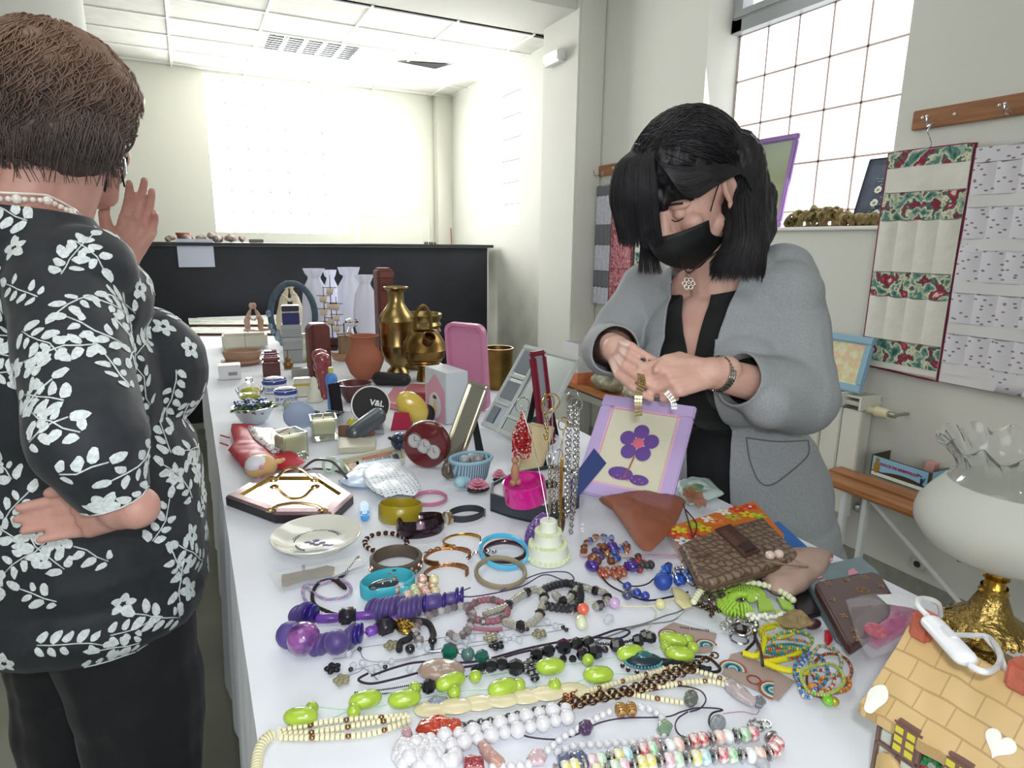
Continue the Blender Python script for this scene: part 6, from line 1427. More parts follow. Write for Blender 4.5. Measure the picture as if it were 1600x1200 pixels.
# hexagonal mirrored tray
t, c, poly = sheet('mirror_tray', 'hexagonal mirrored tray with gilt handles and black sides', 'tray', [(353, 780), (430, 808), (520, 808), (552, 778), (500, 745), (413, 745)], .016, M('241b22', .3), zp=TZ+.012)
def ins(k, z): return [(x*k, y*k, z) for x, y in poly]
m = MB(); a, b_ = ins(1.0, .0162), ins(.96, .021); m.add(a+b_, [(i, (i+1) % 6, 6+(i+1) % 6, 6+i) for i in range(6)]); a, b_ = ins(.96, .021), ins(.80, .0215); m.add(a+b_, [(i, (i+1) % 6, 6+(i+1) % 6, 6+i) for i in range(6)]); m.build('rim', M('9b8287', .15, .6), t, 20)
m = MB(); a, b_ = ins(.80, .0215), ins(.74, .0166); m.add(a+b_, [(i, (i+1) % 6, 6+(i+1) % 6, 6+i) for i in range(6)]); m.build('gilt_edge', M('b4923c', .2, 1), t, 20)
m = MB(); m.prism([(x*.76, y*.76) for x, y in poly], .0163, .0168); m.build('mirror', M('e6e0d0', .03, 1), t)
for (x0, y0, x1, y1) in ((428, 750, 492, 750), (424, 797, 505, 797)):
    a, b_ = P(x0, y0, TZ+.024)-c, P(x1, y1, TZ+.024)-c; m = MB(); m.tube(spline([a, a.lerp(b_, .12)+V((0, 0, .008)), a.lerp(b_, .3)+V((0, 0, .022 if y0 < 780 else .012)), a.lerp(b_, .5)+V((0, 0, .026 if y0 < 780 else .014)), a.lerp(b_, .7)+V((0, 0, .022 if y0 < 780 else .012)), a.lerp(b_, .88)+V((0, 0, .008)), b_], 6), .0032, 8); m.ball(a, (.010, .007, .005), 10); m.ball(b_, (.010, .007, .005), 10); m.build('handle', M('d9b98a', .18, 1), t)
# plate
t, r, h = turned('ceramic_plate', 'cream ceramic plate with blue script and small flowers', 'plate', 497, 872, 832, 71, [(.0001, 0), (.62, 0), (.64, .12), (.7, .2), (.96, .8), (1, .95), (.99, 1.02), (.95, .98), (.70, .42), (.0001, .34)], M('ddddd2', .15, coat=1), 56, part='plate')
zc = h*.36; t.rotation_euler.z = rad(-12); m = MB(); rg = random.Random(3)
for k in range(4): m.tube([((r*.5)*cos(rad(a))*(1 if k else .96), r*.5*sin(rad(a))+.002*sin(a*.7+k), zc+.0012) for a in range(200-60*k-0, 240-60*k, 3)], .0008, 4) if k != 2 else None
for k in range(22):
    a = rad(160-k*6.5); x, y = r*.56*cos(a), r*.52*sin(a); m.tube([(x-.0015, y-.002, zc+.001), (x, y+.004*rg.random(), zc+.001), (x+.0018, y-.002, zc+.001)], .0006, 4)
m.build('painted_script', M('3f3c52', .5), t); m = MB()
for (x, y) in ((-.1, -.1), (0, -.18), (.12, -.12), (.2, -.25), (-.02, .02), (.3, -.3), (-.2, -.02)): m.ball((r*x, r*y, zc+.0006), (.006, .004, .0006), 10)
m.build('painted_flowers', M('4f4f7c', .4), t); m = MB()
for a in (20, 115, 200, 330): m.tube([(r*.86*cos(rad(a)), r*.86*sin(rad(a)), h*.72), (r*.92*cos(rad(a+3)), r*.92*sin(rad(a+3)), h*.86)], .0008, 4)
m.build('rim_marks', M('4a4a50', .5), t)
# lighter
m = MB(); m.box((0, 0, .0065), (.015, .066, .013), bev=.003); t = thing('lighter', 'light blue plastic lighter between the plate and the mustard bangle', 'lighter', P(570, 803), facing(P(570, 803))); m.build('body', M('3f9fdc', .25, coat=.5), t); m = MB(); m.box((0, -.014, .0065), (.0154, .002, .0134)); m.build('seam', M('79c3ee', .3), t)
# clear packet with brown contents, braided bracelets
t, c = soft('clear_packet', 'clear plastic packet of brown fibres with a paper tag near the left table edge', 'packet', [(418, 897), (500, 882), (560, 868), (578, 876), (565, 892), (505, 905), (440, 924)], .012, thin('eef2f4', .22, .1), seed=4, part='film')
m = MB(); rg = random.Random(6)
for k in range(40): a = P(440+rg.uniform(0, 8), 905+rg.uniform(-6, 10), TZ+.003+.004*rg.random())-c; b_ = P(515+rg.uniform(-6, 8), 893+rg.uniform(-8, 6), TZ+.003+.004*rg.random())-c; m.tube([a, a.lerp(b_, .5)+V((0, rg.uniform(-.003, .003), .002)), b_], .0022, 5)
m.build('brown_fibres', M('7c6f5c', .6, var=.2, vs=30), t); m = MB(); q_ = [P(x, y, TZ+.005)-c for x, y in ((514, 888), (556, 872), (572, 880), (520, 900))]; m.prism([(p.x, p.y) for p in q_], .004, .005); m.build('paper_tag', M('dfe1e2', .7), t)
def braid(label, pts, r, cols_, name='braided_bracelet', cat='bracelet', closed=False, group=None):
    pa = wp(pts, r*1.4, closed=closed); t = thing(name, label, cat, (pa[0].x, pa[0].y, TZ), group=group)
    for k, c_ in enumerate(cols_):
        m = MB(); q_ = []
        pr = resample(pa, r*.7, closed)
        for i in range(len(pr)-1):
            d = (pr[i+1]-pr[i]).normalized(); s_ = d.cross(V((0, 0, 1))).normalized(); g = i*.55+2*pi*k/len(cols_); q_.append(pr[i]+s_*(r*.7*cos(g))+V((0, 0, r*.5*sin(g)))-t.location)
        m.tube(q_, r*.55, 5); m.build('thread', c_, t)
    return t
braid('pastel pink and blue braided bracelet coiled over the clear packet', [(474, 884), (477, 905), (495, 912), (530, 905), (548, 918), (540, 932), (510, 936), (488, 925), (478, 915), (473, 925), (480, 945)], .0022, [M('b98fae', .8), M('7f9fd0', .8), M('c9a8b4', .8)])
braid('dark brown plaited cord bracelet looped beside the purple necklace', [(560, 870), (540, 895), (527, 908), (540, 920), (533, 912), (515, 906), (497, 912), (488, 928), (492, 945), (515, 957), (535, 962)], .0024, [M('2a1a1c', .8), M('33201f', .8), M('1e1416', .8)])
# black hair comb with pink flowers, woven basket
def daisy(px, py, rr, label):
    c = P(px, py); t = thing('flower_clip', label, 'hair clip', c, group='pink flower clips'); m = MB(); rg = random.Random(px)
    for L_ in range(3):
        for k in range(14): g = rad(k*360/14+L_*12); r_ = rr*(1-.25*L_); m.ball((r_*.55*cos(g), r_*.55*sin(g), .012+.005*L_), (r_*.45, .0032, .0016), 8, RZ(math.degrees(g)) @ RY(-12-18*L_))
    m.build('petals', M('e29ab0', .6), t); m = MB(); m.ball((0, 0, .024), .004, 8); m.build('centre', M('c77a90', .6), t); m = MB(); m.ball((.0, -.002, .006), (rr*.95, rr*.6, .006), 16); m.build('black_base', M('2a2226', .4), t)
daisy(747, 768, .026, 'pink artificial flower on a black clip beside the blue basket, the larger one'); daisy(780, 752, .017, 'small pink artificial flower on a black clip, next to the watch box')
t, r, h = turned('woven_basket', 'small blue woven basket holding shells and a pale blue rose', 'basket', 736, 764, 716, 34, [(.0001, 0), (.6, 0), (.8, .3), (1, 1), (.94, 1), (.72, .3), (.0001, .15)], ramp_mat('blue_wicker', [(0, '5f7f96'), (.5, 'a9c4d4')], tex='wave', scale=60, rough=.8, scl=(1, 1, 1), bump=.6), part='basket', sy=.8)
m = MB(); m.torus(r, .004, 40, 6, TR(0, 0, h), sy=.8); m.build('rim', M('8fb0c2', .7), t); m = MB()
for k in range(5): m.ball((-r*.75+.008*k % .02, -r*.55+.003*k, h*.35), (.014-.002*k, .012, .012-.001*k), 10)
m.build('rose', M('9cc4cc', .6), t)
m = MB()
for k, (x, y) in enumerate(((-.3, 0), (.1, .1), (.35, -.1))): m.ball((r*x, r*y, h*.95), (r*.3, r*.25, .012), 12)
m.build('shells', M('a9bcc4', .4, col2='6f5f54', vs=40), t)
px, py = 704, 752; b0 = base(px, py, .015); m = MB(); oell(m, V((0, 0, .022)), (V((1, 0, 0)), V((0, 1, 0)), V((0, 0, 1))), (.02, .014, .022)); me = sculpt(m, .003, 2, disp=lambda c_, n: noise.noise(c_*120)*.004); o = mesh_obj('grey_stone_ornament', me, M('6d625a', .35, .4, var=.3, vs=30)); o.location = b0-V((0, 0, min(v.co.z for v in me.vertices)))*1; tag(o, 'small dark pebbly ornament at the foot of the silver frame', 'ornament')
# red three-dial clock
px, pyb = 668, 731; h = hgt(px, pyb, 660); b0 = base(px, pyb, .012); t = thing('dial_box', 'round dark red case with three silver dials, standing on edge', 'clock', b0, facing(b0)-22); rr = h/2; T0 = TR(0, 0, rr) @ RX(90)
m = MB(); m.lathe([(.0001, -.016), (rr*.9, -.016), (rr, -.010), (rr, .012), (rr*.93, .017), (.0001, .018)], 40, T0, sy=1.0); m.build('body', M('611d22', .2, coat=.7), t)
for k in range(3):
    T1 = T0 @ TR(-rr*.42+rr*.42*k, rr*(.22-.22*k)*1, .0185); m = MB(); m.torus(rr*.30, .002, 24, 6, T1); m.build('dial_ring', SILV, t); m = MB(); m.cyl((0, 0, -.001), (0, 0, .0008), rr*.29, n=24, x=T1); m.build('dial_face', M('b7b3b3', .25), t); m = MB(); m.box((0, rr*.1, .0012), (.001, rr*.2, .0006), T1); m.box((rr*.06, 0, .0012), (rr*.12, .001, .0006), T1); m.build('clock_hands', M('2a2a2a', .4), t)
# wire heart band, pale green letters, flat tray with print
c = P(510, 735); t = thing('wire_heart', 'grey metal wire bent into an open loop standing among the small things', 'wire ornament', c)
W2 = lambda x, y, z: P(x, y, TZ+z)-c
m = MB(); m.tube(spline([W2(468, 738, .003), W2(486, 722, .025), W2(500, 718, .040), W2(520, 722, .042), W2(535, 738, .028), W2(545, 752, .003)], 8), .0028, 8); m.tube(spline([W2(462, 742, .003), W2(485, 733, .003), W2(520, 735, .003), W2(548, 745, .003), W2(530, 752, .003)], 8), .0026, 8); m.build('wire', M('6d6a6a', .3, .8), t)
c = P(520, 738); t = thing('letter_ornament', 'pale green curly letter shaped ornament inside the wire loop', 'ornament', c, facing(c)); m = MB(); m.tube([(.011*cos(rad(a))-.008, 0, .018+.016*sin(rad(a))) for a in range(0, 360, 15)], .0032, 8, closed=True); m.tube([(.010*cos(rad(a))+.012, 0, .014+.012*sin(rad(a))) for a in range(0, 360, 15)], .0032, 8, closed=True); m.tube([(.002, 0, .002), (.004, 0, .036)], .0032, 8); m.build('letters', M('b4ccb4', .4), t)
t, c, poly = sheet('printed_tray', 'shallow tray with a tiger print and dark green tiles, behind the dotted pouch', 'tray', [(545, 742), (632, 722), (626, 700), (532, 722)], .004, M('c6c2a8', .4))
m = MB(); rim = [V((x, y, .010)) for x, y in poly]; m.tube(rim, .003, 6, closed=True); m.add([V((x, y, .003)) for x, y in poly]+[V((x*1.03, y*1.03, .012)) for x, y in poly], [(i, (i+1) % 4, 4+(i+1) % 4, 4+i) for i in range(4)]); m.build('rim', M('d0ccb8', .3), t)
on(t, [(560, 735), (626, 721), (621, 709), (556, 722)], TZ+.0045, M('27444c', .4), 'green_panel'); on(t, [(541, 724), (560, 720), (562, 730), (547, 734)], TZ+.0045, M('b8802c', .5, col2='2a1e16', vs=120), 'tiger_print'); on(t, [(565, 716), (612, 706), (614, 709), (566, 719)], TZ+.0045, M('c2604e', .5), 'red_lettering')
for k in range(4): on(t, [(572+14*k, 733-3*k), (573.5+14*k, 733-3*k), (570+14*k, 720-3*k), (568.5+14*k, 720-3*k)], TZ+.0056, M('c9c8b0', .5), 'tile_line')
soft('blue_pouch', 'pale blue satin pouch lying under the dotted one', 'pouch', [(529, 752), (560, 725), (610, 716), (628, 718), (630, 738), (572, 762), (545, 760)], .014, M('b7cbe8', .35, sheen=.3), seed=9, wr=.5)
DOT = ramp_mat('white_satin_with_dots', [(0, '3a4258'), (.17, 'e3ebf2')], tex='voronoi', scale=112, rough=.4); [(setattr(n_.inputs['Randomness'], 'default_value', .15), setattr(n_, 'voronoi_dimensions', '2D')) for n_ in DOT.node_tree.nodes if n_.type == 'TEX_VORONOI']
soft('dotted_pouch', 'white pouch with small dark dots and a frilled edge', 'pouch', [(566, 738), (585, 722), (620, 722), (645, 738), (658, 757), (650, 775), (622, 772), (604, 778), (584, 768), (570, 756)], .018, DOT, z0=.008, seed=2, wr=.5)
# watch box with white lining, magenta bangle resting on it
t, c, poly = sheet('watch_box', 'open dark grey cut-corner box with a white lining under the magenta bangle', 'box', [(766, 795), (798, 806), (850, 818), (905, 790), (904, 758), (862, 748), (803, 760), (768, 778)], .004, M('3a4048', .5))
n = len(poly); H = .036; m = MB(); m.add([(x, y, 0) for x, y in poly]+[(x, y, H) for x, y in poly]+[(x*.95, y*.95, H) for x, y in poly]+[(x*.95, y*.95, .028) for x, y in poly], [(i+n*k, (i+1) % n+n*k, (i+1) % n+n*(k+1), i+n*(k+1)) for k in range(3) for i in range(n)]); m.build('side_walls', M('3a4048', .5), t, 20)
m = MB(); m.prism([(x*.95, y*.95) for x, y in poly], .026, .029); m.build('white_lining', M('d5d7de', .7), t); m = MB(); m.box((.03, -.01, .035), (.03, .02, .012), bev=.003); m.build('dark_watch', M('241a20', .3), t)
k = mpp(820, 785); b0 = P(822, 782, TZ+.038); t = thing('bangle', 'glossy magenta bangle resting on the white lining of the watch box', 'bangle', (b0.x, b0.y, TZ+.040), rot=(6, -8, -25)); m = MB(); r_ = 31*k; hh = 31*k; m.lathe([(r_*.93, 0), (r_, .001), (r_*1.01, hh*.5), (r_, hh-.001), (r_*.93, hh), (r_*.93, 0)], 48); m.build('band', M('cf1c8c', .15, coat=.8), t)
# ---------------- jewellery stand with hanging chains ----------------
CK = M('dfe3d4', .5, sss=.2); t, r, h = turned('jewellery_stand', 'cream cake shaped stand with wires rising from its top', 'jewellery stand', 855, 888, 812, 34, [(.0001, 0), (1, 0), (1.02, .05), (.98, .1), (.93, .38), (.72, .42), (.66, .46), (.62, .68), (.48, .72), (.42, .76), (.40, .97), (.34, 1), (.0001, 1)], CK, 40, part='tiers')
m = MB()
for z, q_ in ((.09, 1.0), (.41, .84), (.71, .56)):
    for k in range(26): g = 2*pi*k/26; m.ball((r*q_*cos(g), r*q_*sin(g), h*z), .0035, 6)
m.build('piped_edge', M('d6dfb4', .5), t)
hooks = []
for (px, py, dd) in ((816, 640, .04), (856, 632, .01), (893, 628, -.01)):
    q0 = t.location; dpt = (q0-CAM).dot(CF)+dd; tip = W(px, py, dpt)-q0; m = MB(); m.tube(spline([(0, 0, h), V((0, 0, h)).lerp(tip, .5)+V((0, 0, .02)), tip, tip+V((.0, 0, .008))], 8), .0007, 6); m.build('wire_branch', SILV, t); hooks.append(q0+tip)
def ringm(m, c, R_, r_=.0011, a=0, b_=0): m.torus(R_, r_, 24, 6, Matrix.Translation(c) @ RZ(a) @ RX(90+b_))
def links(path, l, r_, mat, t, name='chain'):
    m = MB(); pr = resample(path, l*.72)
    for i in range(len(pr)-1):
        d = pr[i+1]-pr[i]; T1 = Matrix.Translation(pr[i]-t.location) @ d.to_track_quat('X', 'Z').to_matrix().to_4x4() @ RX(90*(i % 2)+20); m.torus(l*.36, r_, 12, 5, T1, sx=1.35)
    return m.build(name, mat, t)
def hanging(label, hook, drop, parts, cat='key ring', name='key_ring', off=(0, 0), group=None):
    t = thing(name, label, cat, hook+V((off[0], off[1], 0)), group=group); return t
# red beaded key ring
t = hanging('', hooks[0], 0, 0); tag(t, 'red beaded bag charm hanging from a silver ring, leftmost on the stand', 'key ring'); m = MB(); ringm(m, V((0, 0, .008)), .013); m.tube([(0, 0, -.005), (.012, 0, -.04)], .0008, 5); m.build('split_ring', SILV, t)
rg = random.Random(1); m = MB(); m2 = MB()
for k in range(560):
    z = -rg.random(); rr = .0155*min(1, max(.14, (-z-.02)*2.4))*(1 if z > -.9 else .8); g = rg.uniform(0, 2*pi); q_ = (m2 if rg.random() < .18 else m); q_.ball((rr*cos(g), rr*sin(g), -.008+z*.075), .0019, 6)
m.build('red_beads', M('a5161c', .15, coat=1), t); m2.build('clear_beads', M('dcd3d0', .1, .4), t); m = MB(); m.ball((0, 0, -.052), (.012, .011, .026), 12); m.build('pouch_core', M('7e1418', .5), t)
m = MB(); m.ball((-.012, .0, -.088), (.007, .006, .007), 10); m.ball((-.012, 0, -.112), (.008, .007, .02), 10); m.ball((-.016, 0, -.128), (.006, .006, .006), 8); m.ball((-.006, 0, -.128), (.006, .006, .006), 8); m.build('doll_charm', M('a5765c', .6), t)
# gold hoops and pendants on the middle branch
t = hanging('', hooks[1], 0, 0); tag(t, 'gold hoop earrings with little charms on the middle branch of the stand', 'earrings'); t.name = 'hoop_earrings'; m = MB(); ringm(m, V((0, 0, -.0)), .016, .0011, 20); ringm(m, V((.006, 0, .004)), .014, .001, -30); ringm(m, V((-.006, 0, .008)), .010, .001, 60); m.build('hoops', GOLD, t); m = MB()
for k in range(8): m.ball((-.004+.002*(k % 3), 0, -.016-.006*k), .003, 8)
m.build('charms', M('9a7a4a', .2, 1), t); m = MB(); m.tube([(.008, 0, -.01), (.012, 0, -.085)], .0009, 5); m.tube([(-.002, 0, -.01), (.004, 0, -.08)], .0009, 5); m.ball((.006, 0, -.095), (.004, .003, .010), 8); m.build('long_drops', SILV, t)
# silver chain bundle on the right branch
t = hanging('', hooks[2], 0, 0); tag(t, 'bundle of long silver chains hanging from two rings, rightmost on the stand', 'chain necklace'); t.name = 'silver_chains'; m = MB(); ringm(m, V((.002, 0, .006)), .013, .0012, 10); ringm(m, V((.004, -.004, -.004)), .012, .0012, -20); m.build('rings', SILV, t)
hk = t.location
for k, (dx, top_, bot_, l) in enumerate(((-.004, -.012, -.205, .0085), (.006, -.012, -.235, .0085), (.0, -.012, -.19, .006), (.010, -.014, -.20, .006))): links([hk+V((dx, -.004*(k % 2), top_)), hk+V((dx*1.4, -.004*(k % 2), (top_+bot_)/2)), hk+V((dx, -.002, max(bot_, TZ+.004-hk.z)))], l, .0011, SILV, t, 'silver_chain')
t = hanging('', hooks[2], 0, 0, off=(-.022, -.012)); tag(t, 'twisted gold bracelet ending in a gold and silver leaf, left of the silver chains', 'bracelet'); t.name = 'gold_bracelet'; m = MB(); ringm(m, V((0, 0, -.03)), .010, .001, 10); m.tube([(0, 0, -.04), (0, 0, -.09)], .0007, 5)
m.tube([(.0, .0, -.088-.0022*k) for k in range(52)], [.0030 if k % 2 else .0022 for k in range(52)], 8); m.build('twisted_gold', GOLD, t); m = MB(); m.ball((.003, 0, -.198), (.007, .003, .022), 14); m.build('leaf_end', M('b3a88c', .15, 1), t)
t = hanging('', hooks[1], 0, 0, off=(.004, -.03)); tag(t, 'long thin silver chains with small links hanging over the watch box', 'chain necklace'); t.name = 'fine_chains'; m = MB(); ringm(m, V((0, 0, -.085)), .016, .0009, 30); m.build('hoop', SILV, t); hk = t.location
for dx in (-.014, -.006, .002): links([hk+V((dx, 0, -.095)), hk+V((dx*1.1, -.004, -.18))], .0055, .0008, M('c9c3b4', .2, 1), t, 'fine_chain')
# purple glitter charm leaning on the cake stand
c = P(828, 862); t = thing('glitter_charm', 'purple glittering bead pouch leaning on the cake shaped stand', 'charm', c+V((0, 0, 0)), rot=(0, 25, 0)); rg = random.Random(11); m = MB(); m2 = MB()
for k in range(520):
    z = rg.random(); rr = .020*sin(pi*(.12+.84*z))**.7; g = rg.uniform(0, 2*pi); (m2 if k % 5 == 0 else m).ball((rr*cos(g), rr*sin(g)*.6, .006+z*.062), .0022, 5)
m.ball((0, 0, .036), (.016, .010, .030), 12); m.build('purple_beads', M('6d4a96', .15, coat=1), t, 20); m2.build('glitter', M('d9c8ec', .08, .8), t, 20)
# dark blue card leaning on the lavender frame
c = P(905, 765); t = thing('blue_card', 'narrow dark blue card strip leaning against the lavender frame', 'card', c+V((0, .0, .0))); a = W(893, 770, 1.13)-c; b_ = W(938, 712, 1.16)-c; s_ = (CR*.5+CU*-.6).normalized()*.018; a.z = max(a.z, .004); m = MB(); n_ = (b_-a).cross(s_).normalized()*.001; m.add([a-s_*.8, a+s_*.8, b_+s_, b_-s_, a-s_*.8+n_, a+s_*.8+n_, b_+s_+n_, b_-s_+n_], [(0, 1, 2, 3), (7, 6, 5, 4), (0, 4, 5, 1), (1, 5, 6, 2), (2, 6, 7, 3), (3, 7, 4, 0)]); m.build('strip', M('2f3f74', .4), t)
# ---------------- bags and purses at the right of the table ----------------
t, c = soft('zip_bag', 'large clear zip bag lying under the brown organza pouch', 'plastic bag', [(903, 800), (915, 766), (985, 770), (1056, 800), (1062, 866), (1000, 872), (905, 868)], .010, thin('eef0f6', .28, .12), seed=7, part='film', wr=.8); on(t, [(905, 866), (1060, 866), (1060, 869), (905, 869)], TZ+.004, M('d59ab0', .4), 'zip_seal')
BRN = thin('9c5a3c', .72, .6, 'brown_organza'); t, c = soft('organza_pouch', 'rust brown organza drawstring pouch lying on the zip bag', 'pouch', [(935, 780), (975, 772), (1010, 769), (1055, 775), (1072, 783), (1060, 812), (1038, 842), (1012, 866), (995, 850), (972, 815), (955, 792)], .030, BRN, z0=.010, seed=5, part='pouch', wr=.5)
m = MB(); n = 40; c1 = P(1078, 783, TZ+.02)-c; m.grid(lambda u, v: (c1.x+(.004+.026*v)*cos(2*pi*u)*.7+.012*v, c1.y+(.004+.020*v)*sin(2*pi*u), .016+.010*sin(2*pi*u)*v+.004*sin(14*pi*u)*v), n, 6, wrap=True); m.build('frill', BRN, t); m = MB(); q_ = P(1068, 788, TZ+.03)-c; m.tube(spline([q_, P(1075, 812, TZ+.026)-c, P(1083, 838, TZ+.03)-c, P(1088, 818, TZ+.03)-c, P(1070, 795, TZ+.028)-c], 5), .0012, 6); m.build('drawstring', M('3a1f1c', .6), t)
t, c = soft('mint_bag', 'pale mint gift bag with a green picture, beyond the brown pouch', 'bag', [(1056, 756), (1080, 746), (1108, 749), (1132, 772), (1110, 780), (1078, 790), (1062, 776)], .022, M('bccfcb', .4, bump=.4, bs=20), seed=6, part='bag', wr=.7); on(t, [(1066, 764), (1092, 754), (1100, 760), (1094, 772), (1078, 778)], TZ+.024, M('5f8a68', .5, col2='a8b48a', vs=50), 'green_print')
t, c, poly = sheet('notebook', 'notebook with a bright orange and yellow flower print, half under the brown wallet', 'notebook', [(1044, 826), (1178, 785), (1225, 838), (1085, 892)], .020, M('cdb7ab', .6), zp=TZ+.02)
m = MB(); m.prism(poly, .0202, .023); cov = m.build('cover', M('d9772c', .35), t); m = MB(); m.prism([(x*.99, y*.99) for x, y in poly], .008, .012); m.build('inner_pages', M('5a1630', .5), t)
rg = random.Random(15); FL = {'w': M('e9ecec', .4), 'y': M('d9d32c', .4), 'r': M('cf3a2e', .4), 'g': M('a9c23c', .4), 'b': M('4f7fc4', .4), 'k': M('e58a4c', .4)}; mm = {k: MB() for k in FL}
spots = [(1062, 828, 'y', 'g'), (1085, 820, 'g', 'y'), (1108, 812, 'w', 'y'), (1130, 800, 'w', 'y'), (1152, 796, 'r', 'g'), (1172, 792, 'r', 'w'), (1068, 846, 'w', 'b'), (1085, 838, 'r', 'w'), (1100, 826, 'y', 'r'), (1120, 815, 'k', 'r'), (1145, 808, 'g', 'r'), (1052, 834, 'r', 'y'), (1168, 804, 'y', 'r'), (1094, 850, 'w', 'r'), (1074, 858, 'b', 'w'), (1185, 806, 'g', 'y')]
for i, (x, y, a_, b_) in enumerate(spots):
    p = P(x, y, TZ+.023)-t.location; a0 = rg.uniform(0, 70)
    for k in range(5): g = rad(a0+72*k); mm[a_].ball((p.x+.0085*cos(g), p.y+.0085*sin(g), .0233+.0001*(i % 5)), (.0068, .0042, .0006), 10, RZ(a0+72*k))
    mm[b_].ball((p.x, p.y, .0238), (.0035, .0035, .0008), 8)
for k, m in mm.items(): m.build('flower_print', FL[k], t)
t, c, poly = sheet('blue_folder', 'flat bright blue card folder under the crocodile wallet', 'folder', [(1120, 905), (1178, 828), (1217, 814), (1268, 860), (1246, 890), (1165, 914)], .0035, M('2f6fc0', .5))
# crocodile wallet
CROC, nt_, b_ = newmat('brown_crocodile'); N_ = nt_.nodes; L_ = nt_.links; tc_ = N_.new('ShaderNodeTexCoord'); br = N_.new('ShaderNodeTexVoronoi'); br.feature = 'DISTANCE_TO_EDGE'; br.inputs['Scale'].default_value = 75; br.inputs['Randomness'].default_value = .5; L_.new(tc_.outputs['Object'], br.inputs['Vector'])
cr_ = N_.new('ShaderNodeValToRGB'); cr_.color_ramp.elements[0].color = (*lin('46342a'), 1); cr_.color_ramp.elements[1].position = .22; cr_.color_ramp.elements[1].color = (*lin('85705d'), 1); L_.new(br.outputs['Distance'], cr_.inputs[0]); L_.new(cr_.outputs[0], b_.inputs['Base Color']); bp_ = N_.new('ShaderNodeBump'); bp_.inputs['Distance'].default_value = .003; bp_.inputs['Strength'].default_value = .8; L_.new(br.outputs['Distance'], bp_.inputs['Height']); L_.new(bp_.outputs[0], b_.inputs['Normal']); b_.inputs['Roughness'].default_value = .4
t, c, poly = sheet('wallet', 'large brown crocodile patterned wallet with a leather tab', 'wallet', [(1064, 848), (1084, 838), (1192, 806), (1248, 862), (1236, 874), (1112, 908), (1090, 900)], .020, CROC, z0=.0235, bev=.005, zp=TZ+.044)
m = MB(); m.tube([V((x*1.0, y*1.0, .010)) for x, y in poly], .003, 6, closed=True); m.build('edge_seam', M('5b4739', .5), t); LT = M('4f352b', .4, bump=.2, bs=60)
on(t, [(1117, 829), (1141, 821), (1188, 862), (1164, 872)], TZ+.0438, LT, 'closing_tab', .003); on(t, [(1124, 831), (1134, 828), (1160, 851), (1150, 855)], TZ+.047, M('5f3f37', .4), 'tab_panel', .001); on(t, [(1154, 852), (1170, 847), (1181, 858), (1164, 864)], TZ+.0468, M('3a2822', .3), 'buckle', .0025)
# beige clutch
t, c = soft('beige_clutch', 'small beige leather purse with a metal clasp frame, leaning on the wallet', 'purse', [(1182, 884), (1192, 868), (1225, 862), (1280, 860), (1303, 868), (1292, 892), (1262, 918), (1235, 930), (1204, 922), (1188, 902)], .040, M('b3978a', .5, bump=.2, bs=60), z0=.0, seed=12, part='body', wr=.25, puff=.95)
m = MB(); a, b_ = P(1184, 882, TZ+.030)-c, P(1204, 902, TZ+.024)-c; m.cyl(a, b_, .004, n=10); m.cyl(a+V((.006, .008, .004)), b_+V((.006, .008, .004)), .004, n=10); m.build('clasp_frame', M('8d8078', .2, 1), t)
m = MB(); m.ball(P(1203, 868, TZ+.046)-c, .0075, 12); m.ball(P(1217, 866, TZ+.046)-c, .0075, 12); m.build('pearl_clasp', M('d8c3b8', .15, coat=1), t); m = MB(); m.tube(spline([P(1196, 876, TZ+.043)-c, P(1215, 880, TZ+.044)-c, P(1240, 884, TZ+.043)-c, P(1262, 886, TZ+.036)-c], 5), .0016, 6); m.build('seam', M('8c7468', .5), t)
sheet('black_pouch', 'flat black pouch under the beige purse and the grey notebook', 'pouch', [(1240, 930), (1282, 908), (1302, 950), (1262, 962), (1244, 955)], .008, M('231c20', .5), bev=.002)
# grey blue zip organiser and the monogram pouch over it
GRY = M('70858c', .55, var=.05, vs=40); t, c, poly = sheet('zip_notebook', 'grey blue zipped notebook with pink stitching', 'notebook case', [(1254, 892), (1262, 886), (1345, 868), (1372, 890), (1400, 935), (1332, 992), (1308, 984)], .020, GRY, bev=.004, zp=TZ+.02)
on(t, [(1264, 878), (1297, 872), (1301, 877), (1266, 884)], TZ+.021, M('e79ab0', .4), 'pink_tab', .003); on(t, [(1325, 892), (1333, 888), (1342, 896), (1326, 900)], TZ+.021, M('d78aa0', .5), 'pink_motif', .0006)
for k in range(4): on(t, [(1269+4*k, 893+5*k), (1276+4*k, 891+5*k), (1277+4*k, 892.5+5*k), (1270+4*k, 894.5+5*k)], TZ+.021, M('e79ab0', .5), 'pink_stitch', .0008)
m = MB(); m.tube([P(x, y, TZ+.010)-c for x, y in ((1256, 894), (1290, 944), (1310, 986))], .0015, 6); m.build('zip_line', M('c98aa0', .5), t)
t, c, poly = sheet('monogram_pouch', 'dark brown pouch printed with tan flower and monogram motifs', 'pouch', [(1273, 912), (1280, 908), (1362, 893), (1376, 898), (1392, 925), (1392, 962), (1352, 996), (1330, 1010), (1322, 1002)], .014, M('4a2e2c', .45), z0=.0205, bev=.003, zp=TZ+.034)
TAN = M('8d6e45', .5); m = MB()
